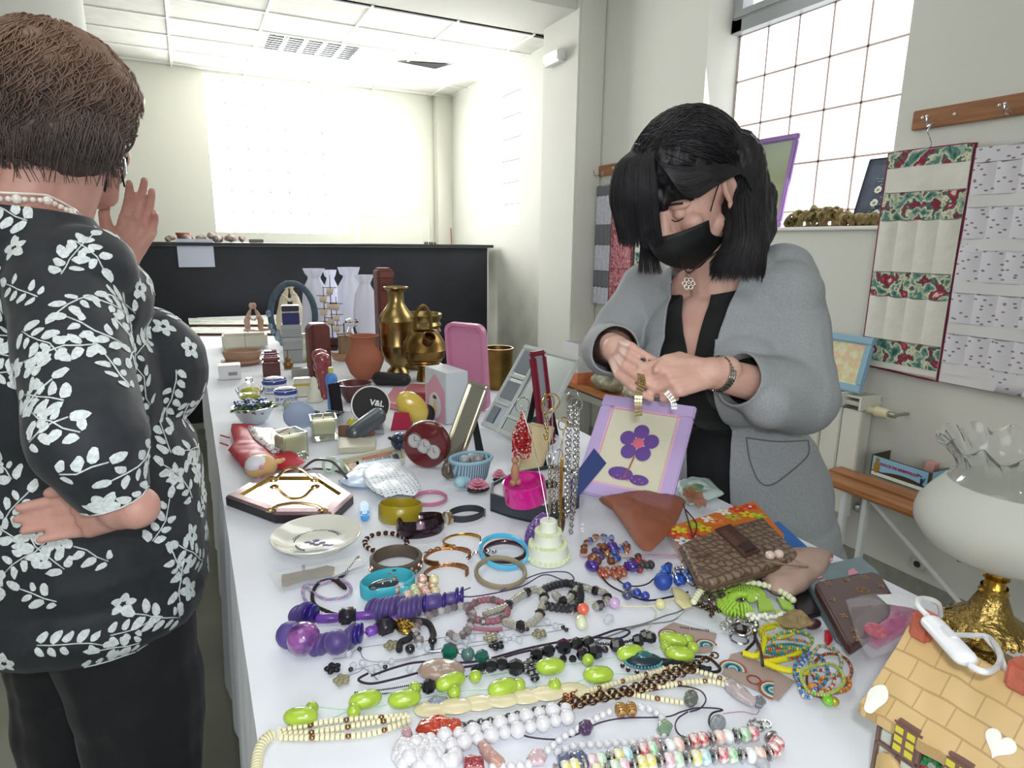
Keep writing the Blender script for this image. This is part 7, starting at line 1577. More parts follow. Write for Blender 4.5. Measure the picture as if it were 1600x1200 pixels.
for i, (x, y) in enumerate(((1294, 912), (1322, 906), (1352, 902), (1376, 916), (1348, 922), (1300, 936), (1318, 962), (1334, 985), (1340, 998), (1380, 930))):
    p = P(x, y, TZ+.0346)-c; s_ = .0058
    if i in (4,): m.torus(s_*1.3, .0009, 24, 5, Matrix.Translation((p.x, p.y, .0142)), rz=.0006); 
    for k in range(4):
        g = rad(25+90*k)
        if i % 2 == 0 or i == 4: m.ball((p.x+s_*.6*cos(g), p.y+s_*.6*sin(g), .0143), (s_*.45, s_*.3, .0007), 8, RZ(25+90*k))
    if i % 2 and i != 4: m.box((0, 0, 0), (s_*1.9, .0014, .0008), Matrix.Translation((p.x, p.y, .0145)) @ RZ(65)); m.box((0, 0, 0), (s_*1.9, .0014, .0008), Matrix.Translation((p.x, p.y, .0145)) @ RZ(5)); m.box((0, -.003, 0), (s_*1.2, .0014, .0008), Matrix.Translation((p.x, p.y, .0145)) @ RZ(35))
m.build('tan_monograms', TAN, t)
# magenta purse in film
t, c = soft('magenta_purse', 'magenta purse with a red flower wrapped in clear film', 'purse', [(1345, 968), (1365, 952), (1400, 947), (1440, 958), (1436, 975), (1400, 996), (1370, 1012), (1352, 1000)], .020, M('a8186f', .35), z0=.014, seed=21, part='purse', wr=.3)
m = MB(); p = P(1368, 985, TZ+.038)-c
for k in range(8): g = k*pi/4; m.ball((p.x+.008*cos(g), p.y+.008*sin(g), p.z), (.006, .006, .005), 8)
m.ball(p+V((0, 0, .003)), .006, 8); m.build('red_flower', M('b51f4c', .4), t)
o, c2 = soft('f', 'f', 'f', [(1322, 930), (1380, 925), (1420, 930), (1448, 962), (1440, 985), (1396, 1008), (1360, 1022), (1340, 990)], .026, thin('f4f0f6', .12, .08), z0=.0345, seed=8, wr=1.2); o.name = 'clear_film'; o.parent = t; o.location = c2-t.location-V((0, 0, .006)); del o['label'], o['category']
o = on(t, [(1370, 930), (1412, 928), (1430, 940), (1428, 950), (1386, 944)], TZ+.052, M('dfe2e6', .3), 'white_label')
# ---------------- brass lamp ----------------
px, pyb = 1527, 1050; k = mpp(px, pyb); b0 = P(px, 1035)+V((0.005, .0, 0)); t = thing('oil_lamp', 'ornate brass lamp with a frosted crimped glass shade', 'lamp', b0); zz = lambda y: hgt(px, 1042, y)
ORN = M('a08850', .22, 1, var=.2, vs=26, bump=.9, bs=120); h0 = zz(985); h1 = zz(905); h2 = zz(878); R_ = 66*k*.86; m = MB()
m.lathe([(.0001, 0), (.042, 0), (.044, .004), (.036, .008), (.028, .012), (.014, h0*.5), (.012, h0*.8), (.02, h0*.9)], 36, flute=lambda r, z, a, j: (r*(1+.07*sin(9*a)*(1 < j < 5)), z)); m.build('foot', ORN, t)
m = MB(); m.lathe([(.012, h0*.82), (R_*.6, h0*.86), (R_*.95, h0*.95), (R_*1.03, h0*1.02), (R_*.98, h0*1.1), (R_*.8, h0*1.28), (R_*.55, h0*1.45), (R_*.3, h1*.86), (.014, h1*.92)], 60, flute=lambda r, z, a, j: (r*(1+(.05*sin(18*a) if 1 < j < 5 else .02*sin(18*a))), z+(.002*sin(18*a) if 1 < j < 5 else 0))); m.build('font_dish', ORN, t)
m = MB()
for q_ in range(30): g = 2*pi*q_/30; m.ball((R_*1.04*cos(g), R_*1.04*sin(g), h0*.99), .0032, 6)
m.build('beaded_edge', M('c9a14c', .2, 1), t); m = MB(); m.lathe([(.016, h1*.86), (.012, h1*.9), (.010, h1*1.0), (.014, h1*1.02), (.010, h1*1.05), (.012, h2*.98), (.03, h2*1.0), (.034, h2*1.03), (.02, h2*1.06), (.022, h2*1.14), (.018, h2*1.16), (.0001, h2*1.17)], 28); m.build('stem_and_collar', M('b8923e', .2, 1), t)
m = MB(); hb = zz(905)
for q_ in range(5): g = 2*pi*q_/5; m.ball((.04*cos(g), .04*sin(g), h2*1.0), (.007, .004, .004), 8, RZ(math.degrees(g)))
m.build('shade_holder', M('b8923e', .2, 1), t)
s0, s1, s2, s3, s4 = h2*1.01, zz(812), zz(752), zz(728), zz(690); RW = 122*(((b0-CAM).dot(CF))/F)*.97
def crimp(r, z, a, j): return r, z
m = MB(); pr = [(RW*.34, s0), (RW*.62, s0+(s1-s0)*.12), (RW*.88, s0+(s1-s0)*.42), (RW*.99, s0+(s1-s0)*.78), (RW*1.0, s1), (RW*.97, s1+(s2-s1)*.25), (RW*.86, s1+(s2-s1)*.6), (RW*.70, s2)]; m.lathe(pr+[(r-.002, z) for r, z in pr[::-1]], 64); m.build('frosted_globe', M('eceee8', .5, trans=.62, ior=1.15, sss=.0), t)
m = MB(); pr = [(RW*.70, s2), (RW*.63, s2+(s3-s2)*.5), (RW*.62, s3), (RW*.66, s3+(s4-s3)*.35), (RW*.74, s3+(s4-s3)*.7), (RW*.84, s4)]
def fl2(r, z, a, j):
    jj = j if j < 6 else 11-j; q_ = (jj/5)**1.5; return r*(1+.07*q_*sin(12*a)+.015*sin(36*a)*(.3 < q_)), z+.006*q_*cos(12*a)
m.lathe(pr+[(r-.0018, z) for r, z in pr[::-1]], 120, flute=fl2); m.build('crimped_rim', M('f6f8f6', .04, trans=.95, ior=1.35), t)
# white cable with an inline switch
SWH = M('e9ebee', .35); hz_ = .17; c = P(1487, 1005, TZ+hz_); t = thing('cable_switch', 'white lamp cable with an inline rocker switch draped over the cottage roof', 'cable', (c.x, c.y, TZ)); c0 = t.location; Q = lambda x, y, z=hz_: P(x, y, TZ+z)-c0
m = MB(); a, b_ = Q(1452, 968), Q(1513, 1034); d = (b_-a); T0 = Matrix.Translation((a+b_)/2) @ d.to_track_quat('Y', 'Z').to_matrix().to_4x4(); m.x = T0 @ SCL(1.25, 1, .85); capsule(m, V((0, -d.length*.4, 0)), V((0, d.length*.4, 0)), .0078, .0078, 20); m.x = I4; m.build('switch_body', SWH, t); m = MB(); m.box((0, 0, .006), (.008, .018, .004), T0, bev=.0015); m.build('rocker', M('dcdee2', .3), t)
m = MB(); m.tube(spline([Q(1449, 962), Q(1434, 945), Q(1440, 935, .16), Q(1465, 942, .14), Q(1470, 962, .10)], 6), .0026, 8); m.tube(spline([Q(1516, 1040), Q(1540, 1050), Q(1560, 1040, .15), Q(1562, 1020, .14), Q(1545, 996, .12), Q(1520, 993, .12), Q(1492, 992, .13)], 6), .0026, 8); m.tube(spline([Q(1540, 996, .12), Q(1560, 1020, .12), Q(1572, 1048, .10), Q(1585, 1058, .05), Q(1590, 1052, .004)], 6), .0026, 8); m.build('cable', SWH, t)
# ---------------- ceramic cottage ----------------
hx, hy = .585, .245; t = thing('ceramic_cottage', 'glazed ceramic cottage with a honey coloured tiled roof', 'ceramic house', (hx, hy, TZ+.0006), 2); WL = M('d6dccb', .4); BM = M('7a5d55', .5); RW_, LY, EZ, RZ_ = .056, .062, .088, .150
m = MB(); m.box((0, 0, EZ/2), (.088, .104, EZ), bev=.003); m.prism([(-.044, EZ*.95), (.044, EZ*.95), (0, RZ_-.012)], -.050, .050, RX(90)); m.build('walls', WL, t)
ROOF, nt_, b_ = newmat('honey_tiles'); N_ = nt_.nodes; L_ = nt_.links; tc_ = N_.new('ShaderNodeTexCoord'); mp_ = N_.new('ShaderNodeMapping'); mp_.inputs['Rotation'].default_value = (0, 0, pi/2); L_.new(tc_.outputs['Object'], mp_.inputs[0]); br = N_.new('ShaderNodeTexBrick'); br.inputs['Scale'].default_value = 18; br.inputs['Mortar Size'].default_value = .012; br.inputs['Color1'].default_value = (*lin('c9a973'), 1); br.inputs['Color2'].default_value = (*lin('d0b27e'), 1); br.inputs['Mortar'].default_value = (*lin('b39464'), 1); L_.new(mp_.outputs[0], br.inputs[0]); L_.new(br.outputs['Color'], b_.inputs['Base Color']); bp_ = N_.new('ShaderNodeBump'); bp_.inputs['Distance'].default_value = .002; bp_.inputs['Strength'].default_value = .5; bp_.invert = True; L_.new(br.outputs['Fac'], bp_.inputs['Height']); L_.new(bp_.outputs[0], b_.inputs['Normal']); b_.inputs['Roughness'].default_value = .4
def roofp(u, v, o_=0.):
    y = (u-.5)*2*LY*(1+.05*abs(2*v-1)); s = 2*v-1; x = s*RW_*(1+.03*noise.noise(V((y*60, s, 0)))); z = RZ_-(RZ_-EZ+.006)*(abs(s)**.85)+.003*noise.noise(V((y*50, s*4, 3)))-.004*(2*u-1)**2; return (x, y, z+o_)
m = MB(); m.grid(lambda u, v: roofp(u, v, 0), 24, 24); m.grid(lambda u, v: roofp(u, v, -.009), 24, 24); m.add([roofp(u, k/24, o_) for u in (0, 1) for k in range(25) for o_ in (0, -.009)], [(2*k+50*s, 2*k+1+50*s, 2*k+3+50*s, 2*k+2+50*s) for s in (0, 1) for k in range(24)]); m.add([roofp(k/24, v, o_) for v in (0, 1) for k in range(25) for o_ in (0, -.009)], [(2*k+50*s, 2*k+1+50*s, 2*k+3+50*s, 2*k+2+50*s) for s in (0, 1) for k in range(24)]); m.build('roof', ROOF, t, 50)
for y in (.048, -.03): m = MB(); m.box((0, y, RZ_+.004), (.020, .018, .026), bev=.003); m.build('chimney', M('b4604a', .5, var=.12, vs=60, bump=.4, bs=150), t)
SNOW = M('eef0e8', .3)
def onroof(cu, cv_, a, b_, heart, name):
    m = MB(); n = 28; pts = []
    for k in range(n):
        g = 2*pi*k/n
        if heart: x_, y_ = 16*sin(g)**3/16, (13*cos(g)-5*cos(2*g)-2*cos(3*g)-cos(4*g))/16
        else: x_, y_ = cos(g)*(1+.2*sin(3*g)), sin(g)
        pts.append(roofp(cu+a*x_, cv_+b_*y_, .0012))
    m.add([roofp(cu, cv_, .0035)]+pts, [(0, k+1, (k+1) % n+1) for k in range(n)]); m.build(name, SNOW, t, 80)
onroof(.22, .2, .085, .075, True, 'white_heart'); onroof(.93, .07, .06, .09, False, 'snow_patch'); onroof(.35, .56, .09, .05, False, 'snow_patch')
m = MB()
for y in (-.05, -.03, -.008, .012, .03, .05): m.box((-.0448, y, EZ*.55), (.003, .0045, EZ*.85), bev=.001)
m.box((-.0448, 0, EZ*.52), (.003, .104, .0055), bev=.001); m.box((-.0448, 0, EZ*.06), (.003, .104, .006)); 
for x in (-.042, -.014, .014, .042): m.box((x, -.0528, EZ*.5), (.0045, .003, EZ*.95), bev=.001)
m.box((0, -.0528, EZ*.5), (.088, .003, .005)); m.box((0, -.0528, EZ*.98), (.088, .003, .005))
m.box((-.026, -.0528, EZ*.75), (.032, .003, .004), TR(-.026, 0, EZ*.75) @ RY(38) @ TR(.026, 0, -EZ*.75)); m.box((0, -.0528, EZ+.02), (.005, .003, .04)); m.build('timber_beams', BM, t)
for y in (.022, -.020): 
    m = MB(); m.box((-.050, y, EZ*.80), (.014, .024, .034), bev=.003); d_ = m.build('dormer', BM, t); m = MB()
    for yy in (-.005, .005):
        for z in (-.008, .001, .010): m.box((-.0575, y+yy, EZ*.8+z), (.001, .007, .0065), bev=.0004)
    m.build('dormer_window', M('d3c73c', .3), d_)
m = MB()
for y in (.040, -.0, -.04):
    for dy in (-.004, .004):
        for z in (0, .009): m.box((-.0462, y+dy, EZ*.24+z), (.001, .0065, .0075))
for x in (.028, -.0):
    for dx in (-.004, .004):
        for z in (0, .009, .05): m.box((x+dx, -.0548, EZ*.2+z), (.0065, .001, .0075))
m.build('yellow_windows', M('d3c73c', .3), t); m = MB()
for k in range(10): g = k*pi/5; m.ball((-.048, .001+.007*cos(g), EZ*.66+.009*sin(g)), .0033, 7)
m.build('green_wreath', M('2f7c48', .4), t); m = MB(); m.ball((-.049, .006, EZ*.56), (.003, .005, .008), 8); m.build('red_bow', M('b02a3c', .4), t)
for c_, r_ in (((-.048, .035, EZ*.34), (.006, .012, .014)), ((-.048, .005, EZ*.22), (.005, .007, .006)), ((-.040, .054, EZ*.85), (.008, .006, .008))): m = MB(); m.ball(c_, r_, 10); m.build('honey_stone', M('c9a973', .4), t)
# ---------------- necklaces and loose jewellery at the near end ----------------
def at(t, me, x, y, z, ang=0., name='bead', lift=0):
    """ang: direction of the bead's axis as seen (degrees, right = 0, down = 90)"""
    p = P(x, y, TZ+z); d = P(x+4*cos(rad(ang)), y+4*sin(rad(ang)), TZ+z)-p; return putbead(t, me, p+V((0, 0, lift)), d, name)
PUR = M('4a3a78', .45, sheen=.2); PUR2 = M('2c1c74', .3); PURT = M('6a3f9a', .3, var=.3, vs=60); LIME = M('a2c03e', .18, coat=1, var=.12, vs=50)
t = thing('disc_necklace', 'chunky purple necklace of discs, balls and tubes with black blocks', 'necklace', P(560, 970))
at(t, B_('ball', .017, M('56488a', .5)), 453, 992, .017); at(t, B_('ball', .0205, M('4b2a6c', .15, coat=1, col2='9a5aa0', vs=55)), 474, 997, .0205)
D1 = B_('disc', .0145, PUR); D2 = B_('disc', .013, PUR2); D3 = B_('disc', .017, PUR)
for x, y, me, z, a in ((467, 960, D1, .012, 60), (476, 956, D1, .014, 40), (483, 957, D2, .013, 20), (490, 960, D2, .014, 10), (497, 1008, D1, .012, 25), (506, 1006, D1, .012, 20), (543, 997, D1, .013, 8), (550, 993, D3, .014, 4), (557, 991, D2, .015, 2), (563, 989, D2, .013, 0), (582, 950, D1, .011, 25), (590, 951, D1, .011, 22), (597, 952, D3, .013, 18), (604, 952, D3, .014, 15), (611, 950, D3, .015, 12), (618, 949, D3, .015, 8), (628, 955, D3, .015, 5), (635, 953, D3, .016, 4), (642, 951, D3, .016, 3), (649, 948, D3, .016, 2), (656, 946, D1, .015, 0), (664, 942, D2, .014, 0), (694, 940, D2, .012, 0), (714, 932, D2, .013, 0), (722, 931, D2, .014, 0)): at(t, me, x, y, z, a, 'disc')
BM_ = B_('ball', .0155, PUR); at(t, BM_, 526, 1003, .0155); at(t, B_('tube', .0125, PUR, .014), 676, 941, .014, -8); at(t, B_('tube', .010, PUR, .012), 705, 936, .012, -8); at(t, B_('tube', .0125, PUR, .012), 622, 944, .014, -5)
TB = B_('tube', .0065, PURT, .016); at(t, TB, 512, 966, .008, -3, 'tube_bead'); at(t, TB, 571, 961, .008, -5, 'tube_bead'); at(t, B_('tube', .0068, PURT, .010), 583, 984, .008, -25, 'tube_bead'); at(t, B_('tube', .006, PURT, .009), 618, 967, .008, -12, 'tube_bead')
BB = B_('barrel', .011, M('22202a', .3), .011); at(t, BB, 543, 962, .010, -5, 'black_block'); at(t, BB, 602, 978, .010, -20, 'black_block')
m = MB(); m.tube([p-t.location for p in wp([(453, 985), (475, 958), (512, 966), (545, 962), (590, 952), (640, 950), (690, 940), (728, 932)], .010)], .0012, 6); m.tube([p-t.location for p in wp([(480, 1000), (526, 1002), (563, 990), (602, 978), (622, 966)], .010)], .0012, 6); m.build('cord', M('5b3a8a', .6), t)
# lime green glass necklace
t = thing('lime_bead_necklace', 'long necklace of lime green oval and round glass beads on pale green thread', 'necklace', P(700, 1075))
LO = B_('oval', .0098, LIME, .018); LB = B_('ball', .0075, LIME); CP = B_('cup', .007, SILV)
for x, y, a in ((470, 1119, -3), (571, 1093, -12), (632, 1092, -8), (704, 1065, -20), (786, 1074, -15), (860, 1041, -4), (935, 1054, -2), (985, 1020, -8), (1062, 1022, 5), (1052, 1000, 10)):
    at(t, LO, x, y, .010, a, 'oval_bead')
for x, y in ((487, 1107), (553, 1110), (648, 1076), (710, 1081), (743, 1057), (811, 1070), (867, 1070), (919, 1031), (1041, 1010), (1083, 1012), (1075, 1000)): at(t, LB, x, y, .0085, 0, 'round_bead')
m = MB(); m.tube([p-t.location for p in wp([(450, 1110), (487, 1104), (553, 1108), (632, 1095), (710, 1080), (786, 1076), (867, 1070), (900, 1066), (935, 1054), (1000, 1052)], .004)], .0005, 5); m.tube([p-t.location for p in wp([(452, 1118), (500, 1128), (571, 1098), (640, 1075), (743, 1057), (860, 1041), (919, 1032), (985, 1022), (1040, 1010), (1083, 1012)], .004)], .0005, 5); m.build('thread', M('a9d6b4', .4), t)
# black faceted beads
t = thing('black_bead_necklace', 'necklace of black faceted beads on chain and dark cord', 'necklace', P(880, 1020)); b1, b2, b3 = B_('facet', .0105, BLKB), B_('facet', .0085, BLKB), B_('facet', .005, BLKB)
for x, y, me in ((839, 1022, b2), (857, 1017, b2), (881, 1011, b1), (901, 1006, b2), (920, 1004, b2), (768, 1040, b2), (784, 1037, b2), (806, 1043, b1), (911, 1023, b2), (930, 1018, b1), (945, 1015, b3), (965, 1009, b1), (997, 1001, b2), (1008, 994, b2), (1016, 996, b2), (880, 1030, b3), (895, 1030, b3), (742, 1046, b3), (670, 1073, b2), (689, 1070, b3), (753, 1043, b3)): at(t, me, x, y, .009 if me is not b3 else .005)
links(wp([(742, 1046), (768, 1040), (806, 1043), (839, 1022), (881, 1010), (920, 1004), (960, 1006), (1010, 995)], .006), .0045, .0006, M('6a6a70', .25, 1), t, 'chain'); links(wp([(690, 1070), (720, 1060), (755, 1052), (784, 1040)], .004), .0045, .0006, SILV, t, 'chain')
m = MB()
for g in range(6): m.ball((P(830, 1050).x+.007*cos(g*pi/3), P(830, 1050).y+.007*sin(g*pi/3), TZ+.006), (.0065, .0065, .005), 8)
m.ball(P(836, 1060, TZ+.004), (.006, .005, .004), 8); m.v = [v-t.location for v in m.v]; m.build('black_flower', BLKB, t)
necklace('dark purple doubled cord looping over the black beads', [(575, 1052), (560, 1062), (580, 1068), (620, 1060), (680, 1045), (740, 1040), (820, 1018), (880, 1010), (930, 995), (968, 983), (984, 988), (965, 998), (930, 996), (880, 1002), (820, 1014), (740, 1034), (660, 1034), (620, 1042), (580, 1056)], None, 1, M('2b1c33', .5), .0014, name='cord_necklace')
# taupe pendant
def stone(label, pts, h, mat, name='stone_pendant', cat='pendant', seed=0, wr=.12, z0=.0): return soft(name, label, cat, pts, h, mat, z0=z0, seed=seed, wr=wr, puff=1)
stone('large polished taupe oval stone pendant', oval(690, 1047, 37, 17, 16), .014, M('a08a7c', .12, coat=1), z0=.002)
t = thing('green_gem_necklace', 'three green glass beads in a row above the taupe pendant', 'necklace', P(730, 1020)); at(t, B_('facet', .011, M('0f6b55', .1, coat=1, trans=.3)), 703, 1018, .009); at(t, B_('ball', .0085, M('53706f', .2)), 731, 1022, .008); at(t, B_('facet', .009, M('1f5a4c', .15, coat=1)), 753, 1026, .008); m = MB(); m.tube([p-t.location for p in wp([(672, 1018), (703, 1018), (731, 1022), (753, 1026), (770, 1030)], .006)], .0012, 6); m.build('link', SILV, t)
# shell flowers and clear crystals on fine thread
def flower(t, x, y, r, mat, name='shell_flower'):
    p = P(x, y, TZ+.004)-t.location; m = MB()
    for k in range(5): g = rad(72*k+20); m.ball((p.x+r*.55*cos(g), p.y+r*.55*sin(g), p.z), (r*.5, r*.42, .003), 10, RZ(72*k+20))
    m.ball((p.x, p.y, p.z+.001), (r*.3, r*.3, .003), 8); m.build(name, mat, t)
t = thing('shell_flower_necklace', 'fine thread necklace with dark and olive shell flowers and clear crystals', 'necklace', P(700, 1000)); OL = M('7d7a5c', .2, coat=1, var=.2, vs=60); DKR = M('3a2630', .2, coat=1)
for x, y, mt in ((612, 1008, OL), (534, 1062, M('8b8468', .2, coat=.6)), (520, 1044, M('1a1a1e', .2)), (816, 981, DKR), (843, 990, OL), (767, 996, OL), (776, 1008, M('1c1a20', .2))): flower(t, x, y, .010, mt)
CRY = B_('facet', .0045, M('e6ebf2', .05, trans=.5, ior=1.4)); rg = random.Random(3)
for x, y in ((545, 1022), (552, 1040), (566, 1036), (580, 1045), (590, 1050), (640, 1015), (655, 1008), (668, 1014), (700, 998), (716, 1000), (728, 1004), (738, 996), (784, 992), (790, 1000), (803, 996), (812, 1000), (856, 972), (868, 978), (640, 1046), (656, 1050), (596, 1038), (612, 1034)): at(t, CRY, x, y, .004, 20, 'crystal')
SB = B_('ball', .003, BLKB)
for x, y in ((548, 1046), (602, 1042), (675, 1010), (675, 1016), (777, 985), (880, 980), (885, 984), (562, 1014)): at(t, SB, x, y, .003)
m = MB()
for pts in ([(520, 1030), (545, 1025), (562, 1013), (610, 1006), (660, 1002), (700, 995), (767, 988), (816, 981), (880, 975)], [(545, 1050), (580, 1040), (640, 1030), (700, 1010), (767, 1000), (843, 990), (890, 982)], [(562, 1013), (570, 1030), (600, 1034), (660, 1024), (740, 1010), (800, 1000)], [(534, 1060), (560, 1050), (570, 1045), (590, 1062)]): m.tube([p-t.location for p in wp(pts, .002)], .0005, 4)
m.build('thread', M('77757c', .4), t)
necklace('fine dark chain with a lobster clasp left of the taupe pendant', [(555, 1082), (575, 1080), (610, 1076), (645, 1070), (670, 1068), (645, 1078), (600, 1084), (560, 1084)], [B_('seed', .0012, M('3a3744', .2, 1))], .0022, name='fine_chain', z=.002, single=True)
# mauve-grey crystal bracelets
GC = B_('facet', .0066, M('93898a', .08, trans=.35, coat=1)); GC2 = B_('facet', .006, M('6b5f60', .1, coat=1, trans=.2)); GC3 = B_('facet', .006, M('c9c2c4', .05, coat=1, trans=.4))
necklace('ring of smoky grey faceted crystals beside the gold leaf watch', [(655, 1000), (648, 985), (660, 968), (680, 957), (705, 950), (725, 946), (738, 956), (736, 972), (728, 988), (712, 996), (702, 990)], [GC, GC2, GC3], .0098, name='crystal_bracelet', cat='bracelet', z=.007)
necklace('mauve ribbon bracelet with smoky and silver beads', oval(763, 954, 30, 17, 12), [B_('ball', .005, M('8f5a66', .6)), B_('ball', .005, M('8f5a66', .6)), B_('ball', .005, M('8f5a66', .6)), GC2], .0068, M('8f5a66', .6), .004, name='ribbon_bracelet', cat='bracelet', z=.006, closed=True)
necklace('short dusty pink ribbon end beneath the mauve bracelet', [(733, 978), (745, 982), (770, 984), (785, 982)], None, 1, M('9a6470', .6), .003, name='ribbon_end', cat='ribbon')
# gold leaf watch on black strap
t = thing('wrist_watch', 'gold leaf covered ladies watch on a black cord strap', 'watch', P(650, 985)); m = MB(); c = P(632, 974, TZ+.012)-t.location; rg = random.Random(4)
for k in range(40): g = rg.uniform(0, 2*pi); r = rg.uniform(0, 1); m.ball((c.x+.011*r*cos(g), c.y+.017*r*sin(g), c.z+.002*rg.random()), (.003, .0015, .0015), 6, RZ(rg.uniform(0, 180)))
m.ball(c-V((0, 0, .004)), (.012, .018, .005), 16); m.build('gold_case', M('b99b52', .25, 1), t); m = MB(); m.tube([p-t.location for p in wp([(636, 972), (655, 970), (670, 975), (677, 990), (675, 1000)], .008)], .0042, 8); m.tube([p-t.location for p in wp([(645, 985), (640, 997), (626, 1004), (624, 1016)], .006)], .0042, 8); m.build('strap', M('1c1b1e', .6), t); m = MB(); m.ball(P(641, 1014, TZ+.006)-t.location, .0065, 10); m.ball(P(676, 1001, TZ+.006)-t.location, .006, 10); m.build('black_bead', BLKB, t)
# silver mesh with black beads, rough black bracelet
MESH = B_('ball', .0058, M('c9c6bb', .2, .8, bump=1., bs=500)); 
necklace('silver mesh tube necklace with black and pearl beads', [(760, 958), (790, 948), (815, 930), (838, 921), (850, 932), (846, 952), (838, 968), (815, 978), (790, 972)], [MESH]*7+[B_('facet', .008, BLKB)], .0052, name='mesh_necklace', z=.007)
necklace('second silver mesh piece with round black beads, right of the rough black bracelet', [(868, 930), (885, 940), (905, 918), (925, 922), (945, 928), (948, 940), (930, 948)], [MESH]*3+[B_('facet', .0078, BLKB)], .0062, name='mesh_necklace', z=.007)
RK_ = B_('facet', .0068, M('26242a', .35, bump=.6, bs=200)); necklace('bracelet of rough black lava beads in the middle of the jewellery', [(852, 920), (868, 914), (890, 912), (905, 922), (905, 940), (898, 950), (880, 950), (862, 948), (848, 944)], [RK_], .0072, name='lava_bracelet', cat='bracelet', z=.007)
necklace('thin purple silk cord behind the rough black bracelet', [(780, 925), (820, 905), (850, 895), (885, 894), (897, 905), (880, 906), (850, 898), (810, 918), (740, 932), (715, 928), (735, 918)], None, 1, M('3f2d5c', .5), .0009, name='cord_necklace')
# orange, lilac and cream cord
t = necklace('cream cord necklace with orange, lilac and lime drop beads', [(893, 960), (905, 945), (930, 938), (960, 945), (1000, 948), (1040, 944), (1055, 935), (1090, 932)], None, 1, M('d8cfb0', .5), .0012, name='cord_necklace')
at(t, B_('ball', .0085, M('e2674a', .15, coat=1)), 911, 952, .0085, 0, 'orange_bead'); at(t, B_('oval', .008, M('dfe6c2', .2, coat=1), .013), 908, 972, .006, 80, 'lime_drop'); at(t, B_('ball', .008, M('c7a6cf', .2, coat=1)), 960, 942, .008, 0, 'lilac_bead'); at(t, B_('ball', .0075, M('dcd6a0', .3)), 1032, 944, .0075, 0, 'yellow_bead'); at(t, B_('oval', .005, M('e9eef4', .05, trans=.5), .010), 951, 967, .005, -40, 'clear_drop')
t = thing('stone_ring', 'silver ring with a round navy stone beside the lilac bead', 'ring', P(980, 937)); m = MB(); m.torus(.008, .001, 24, 6, TR(0, 0, .009) @ RX(70)); m.build('band', SILV, t); m = MB(); m.ball((-.002, -.004, .009), (.0075, .005, .0065), 14); m.build('stone', M('3f4468', .2, coat=1), t)
# blue group
t = necklace('black cord necklace with blue beads and one large blue ball', [(935, 892), (950, 912), (975, 926), (1010, 938), (1050, 932), (1075, 925)], None, 1, M('14141a', .4), .0014, name='cord_necklace')
at(t, B_('ball', .0135, M('2b4a9c', .45)), 1036, 908, .0135, 0, 'large_blue_ball')
for x, y in ((980, 916), (995, 926), (1008, 931)): at(t, B_('ball', .0068, M('2f3f9a', .2, coat=1)), x, y, .007)
necklace('small black cord loop with silver tubes beside the blue ball', oval(993, 898, 30, 18, 14, 20, 330), None, 1, M('16161c', .4), .0011, name='cord_bracelet', cat='bracelet')
def heap(label, name, cat, cx, cy, rx, ry, n, kinds, seed, zmax=.012, group=None):
    t = thing(name, label, cat, P(cx, cy), group=group); rg = random.Random(seed)
    for k in range(n):
        a = rg.uniform(0, 2*pi); r = rg.random()**.6; at(t, kinds[k % len(kinds)], cx+rx*r*cos(a), cy+ry*r*sin(a), .005+(1-r)*zmax*rg.random(), rg.uniform(0, 180), 'bead')
    return t
heap('heap of blue, copper and purple beads at the corner of the zip bag', 'bead_necklace', 'necklace', 945, 858, 38, 20, 46, [B_('ball', .0058, M('1f4f9c', .15, coat=1)), B_('facet', .0065, M('8a5238', .25, .4)), B_('ball', .005, M('b58a5c', .2, .6)), B_('ball', .0048, M('4a3a6a', .3)), B_('barrel', .0055, M('7a4632', .35, .3), .006)], 5, .016)
t = thing('purple_beads', 'three large purple oval beads among the copper beads', 'necklace', P(950, 870)); PB = B_('oval', .0095, M('3d1f7c', .15, coat=1), .0115)
for x, y in ((955, 855), (925, 884), (986, 884)): at(t, PB, x, y, .012, 20)
heap('curve of copper pink and dark beads below the purple ones', 'bead_necklace', 'necklace', 958, 893, 26, 8, 24, [B_('ball', .005, M('b07a66', .2, .5)), B_('ball', .0055, M('a9604c', .2, .5))], 8, .006)
heap('string of dark olive and red beads near the wallet corner', 'bead_necklace', 'necklace', 1003, 880, 22, 11, 20, [B_('ball', .006, M('3f3a3a', .4)), B_('ball', .0045, M('a02f3c', .3))], 9, .006)
t = heap('jumble of bright blue chips and silver rings beside the large blue ball', 'blue_chip_necklace', 'necklace', 1065, 893, 34, 18, 26, [B_('barrel', .006, M('1f4fae', .2, coat=.6), .010), B_('facet', .006, M('3a74c4', .15, coat=1)), B_('ball', .004, M('cfd0d4', .12, 1))], 13, .010); m = MB()
for x, y in ((1072, 885), (1080, 905), (1062, 900)): m.torus(.010, .0009, 20, 5, Matrix.Translation(P(x, y, TZ+.012)-t.location) @ RX(50) @ RY(20))
m.build('wire_rings', SILV, t); at(t, B_('ball', .0085, M('6c7a2c', .2, coat=1)), 1085, 897, .010, 0, 'olive_bead')
stone('pale yellow leaf shaped pendant beside the blue ball', [(1048, 918), (1060, 918), (1078, 930), (1082, 948), (1068, 952), (1055, 940)], .008, M('d8d29c', .3, coat=.5), z0=.001)
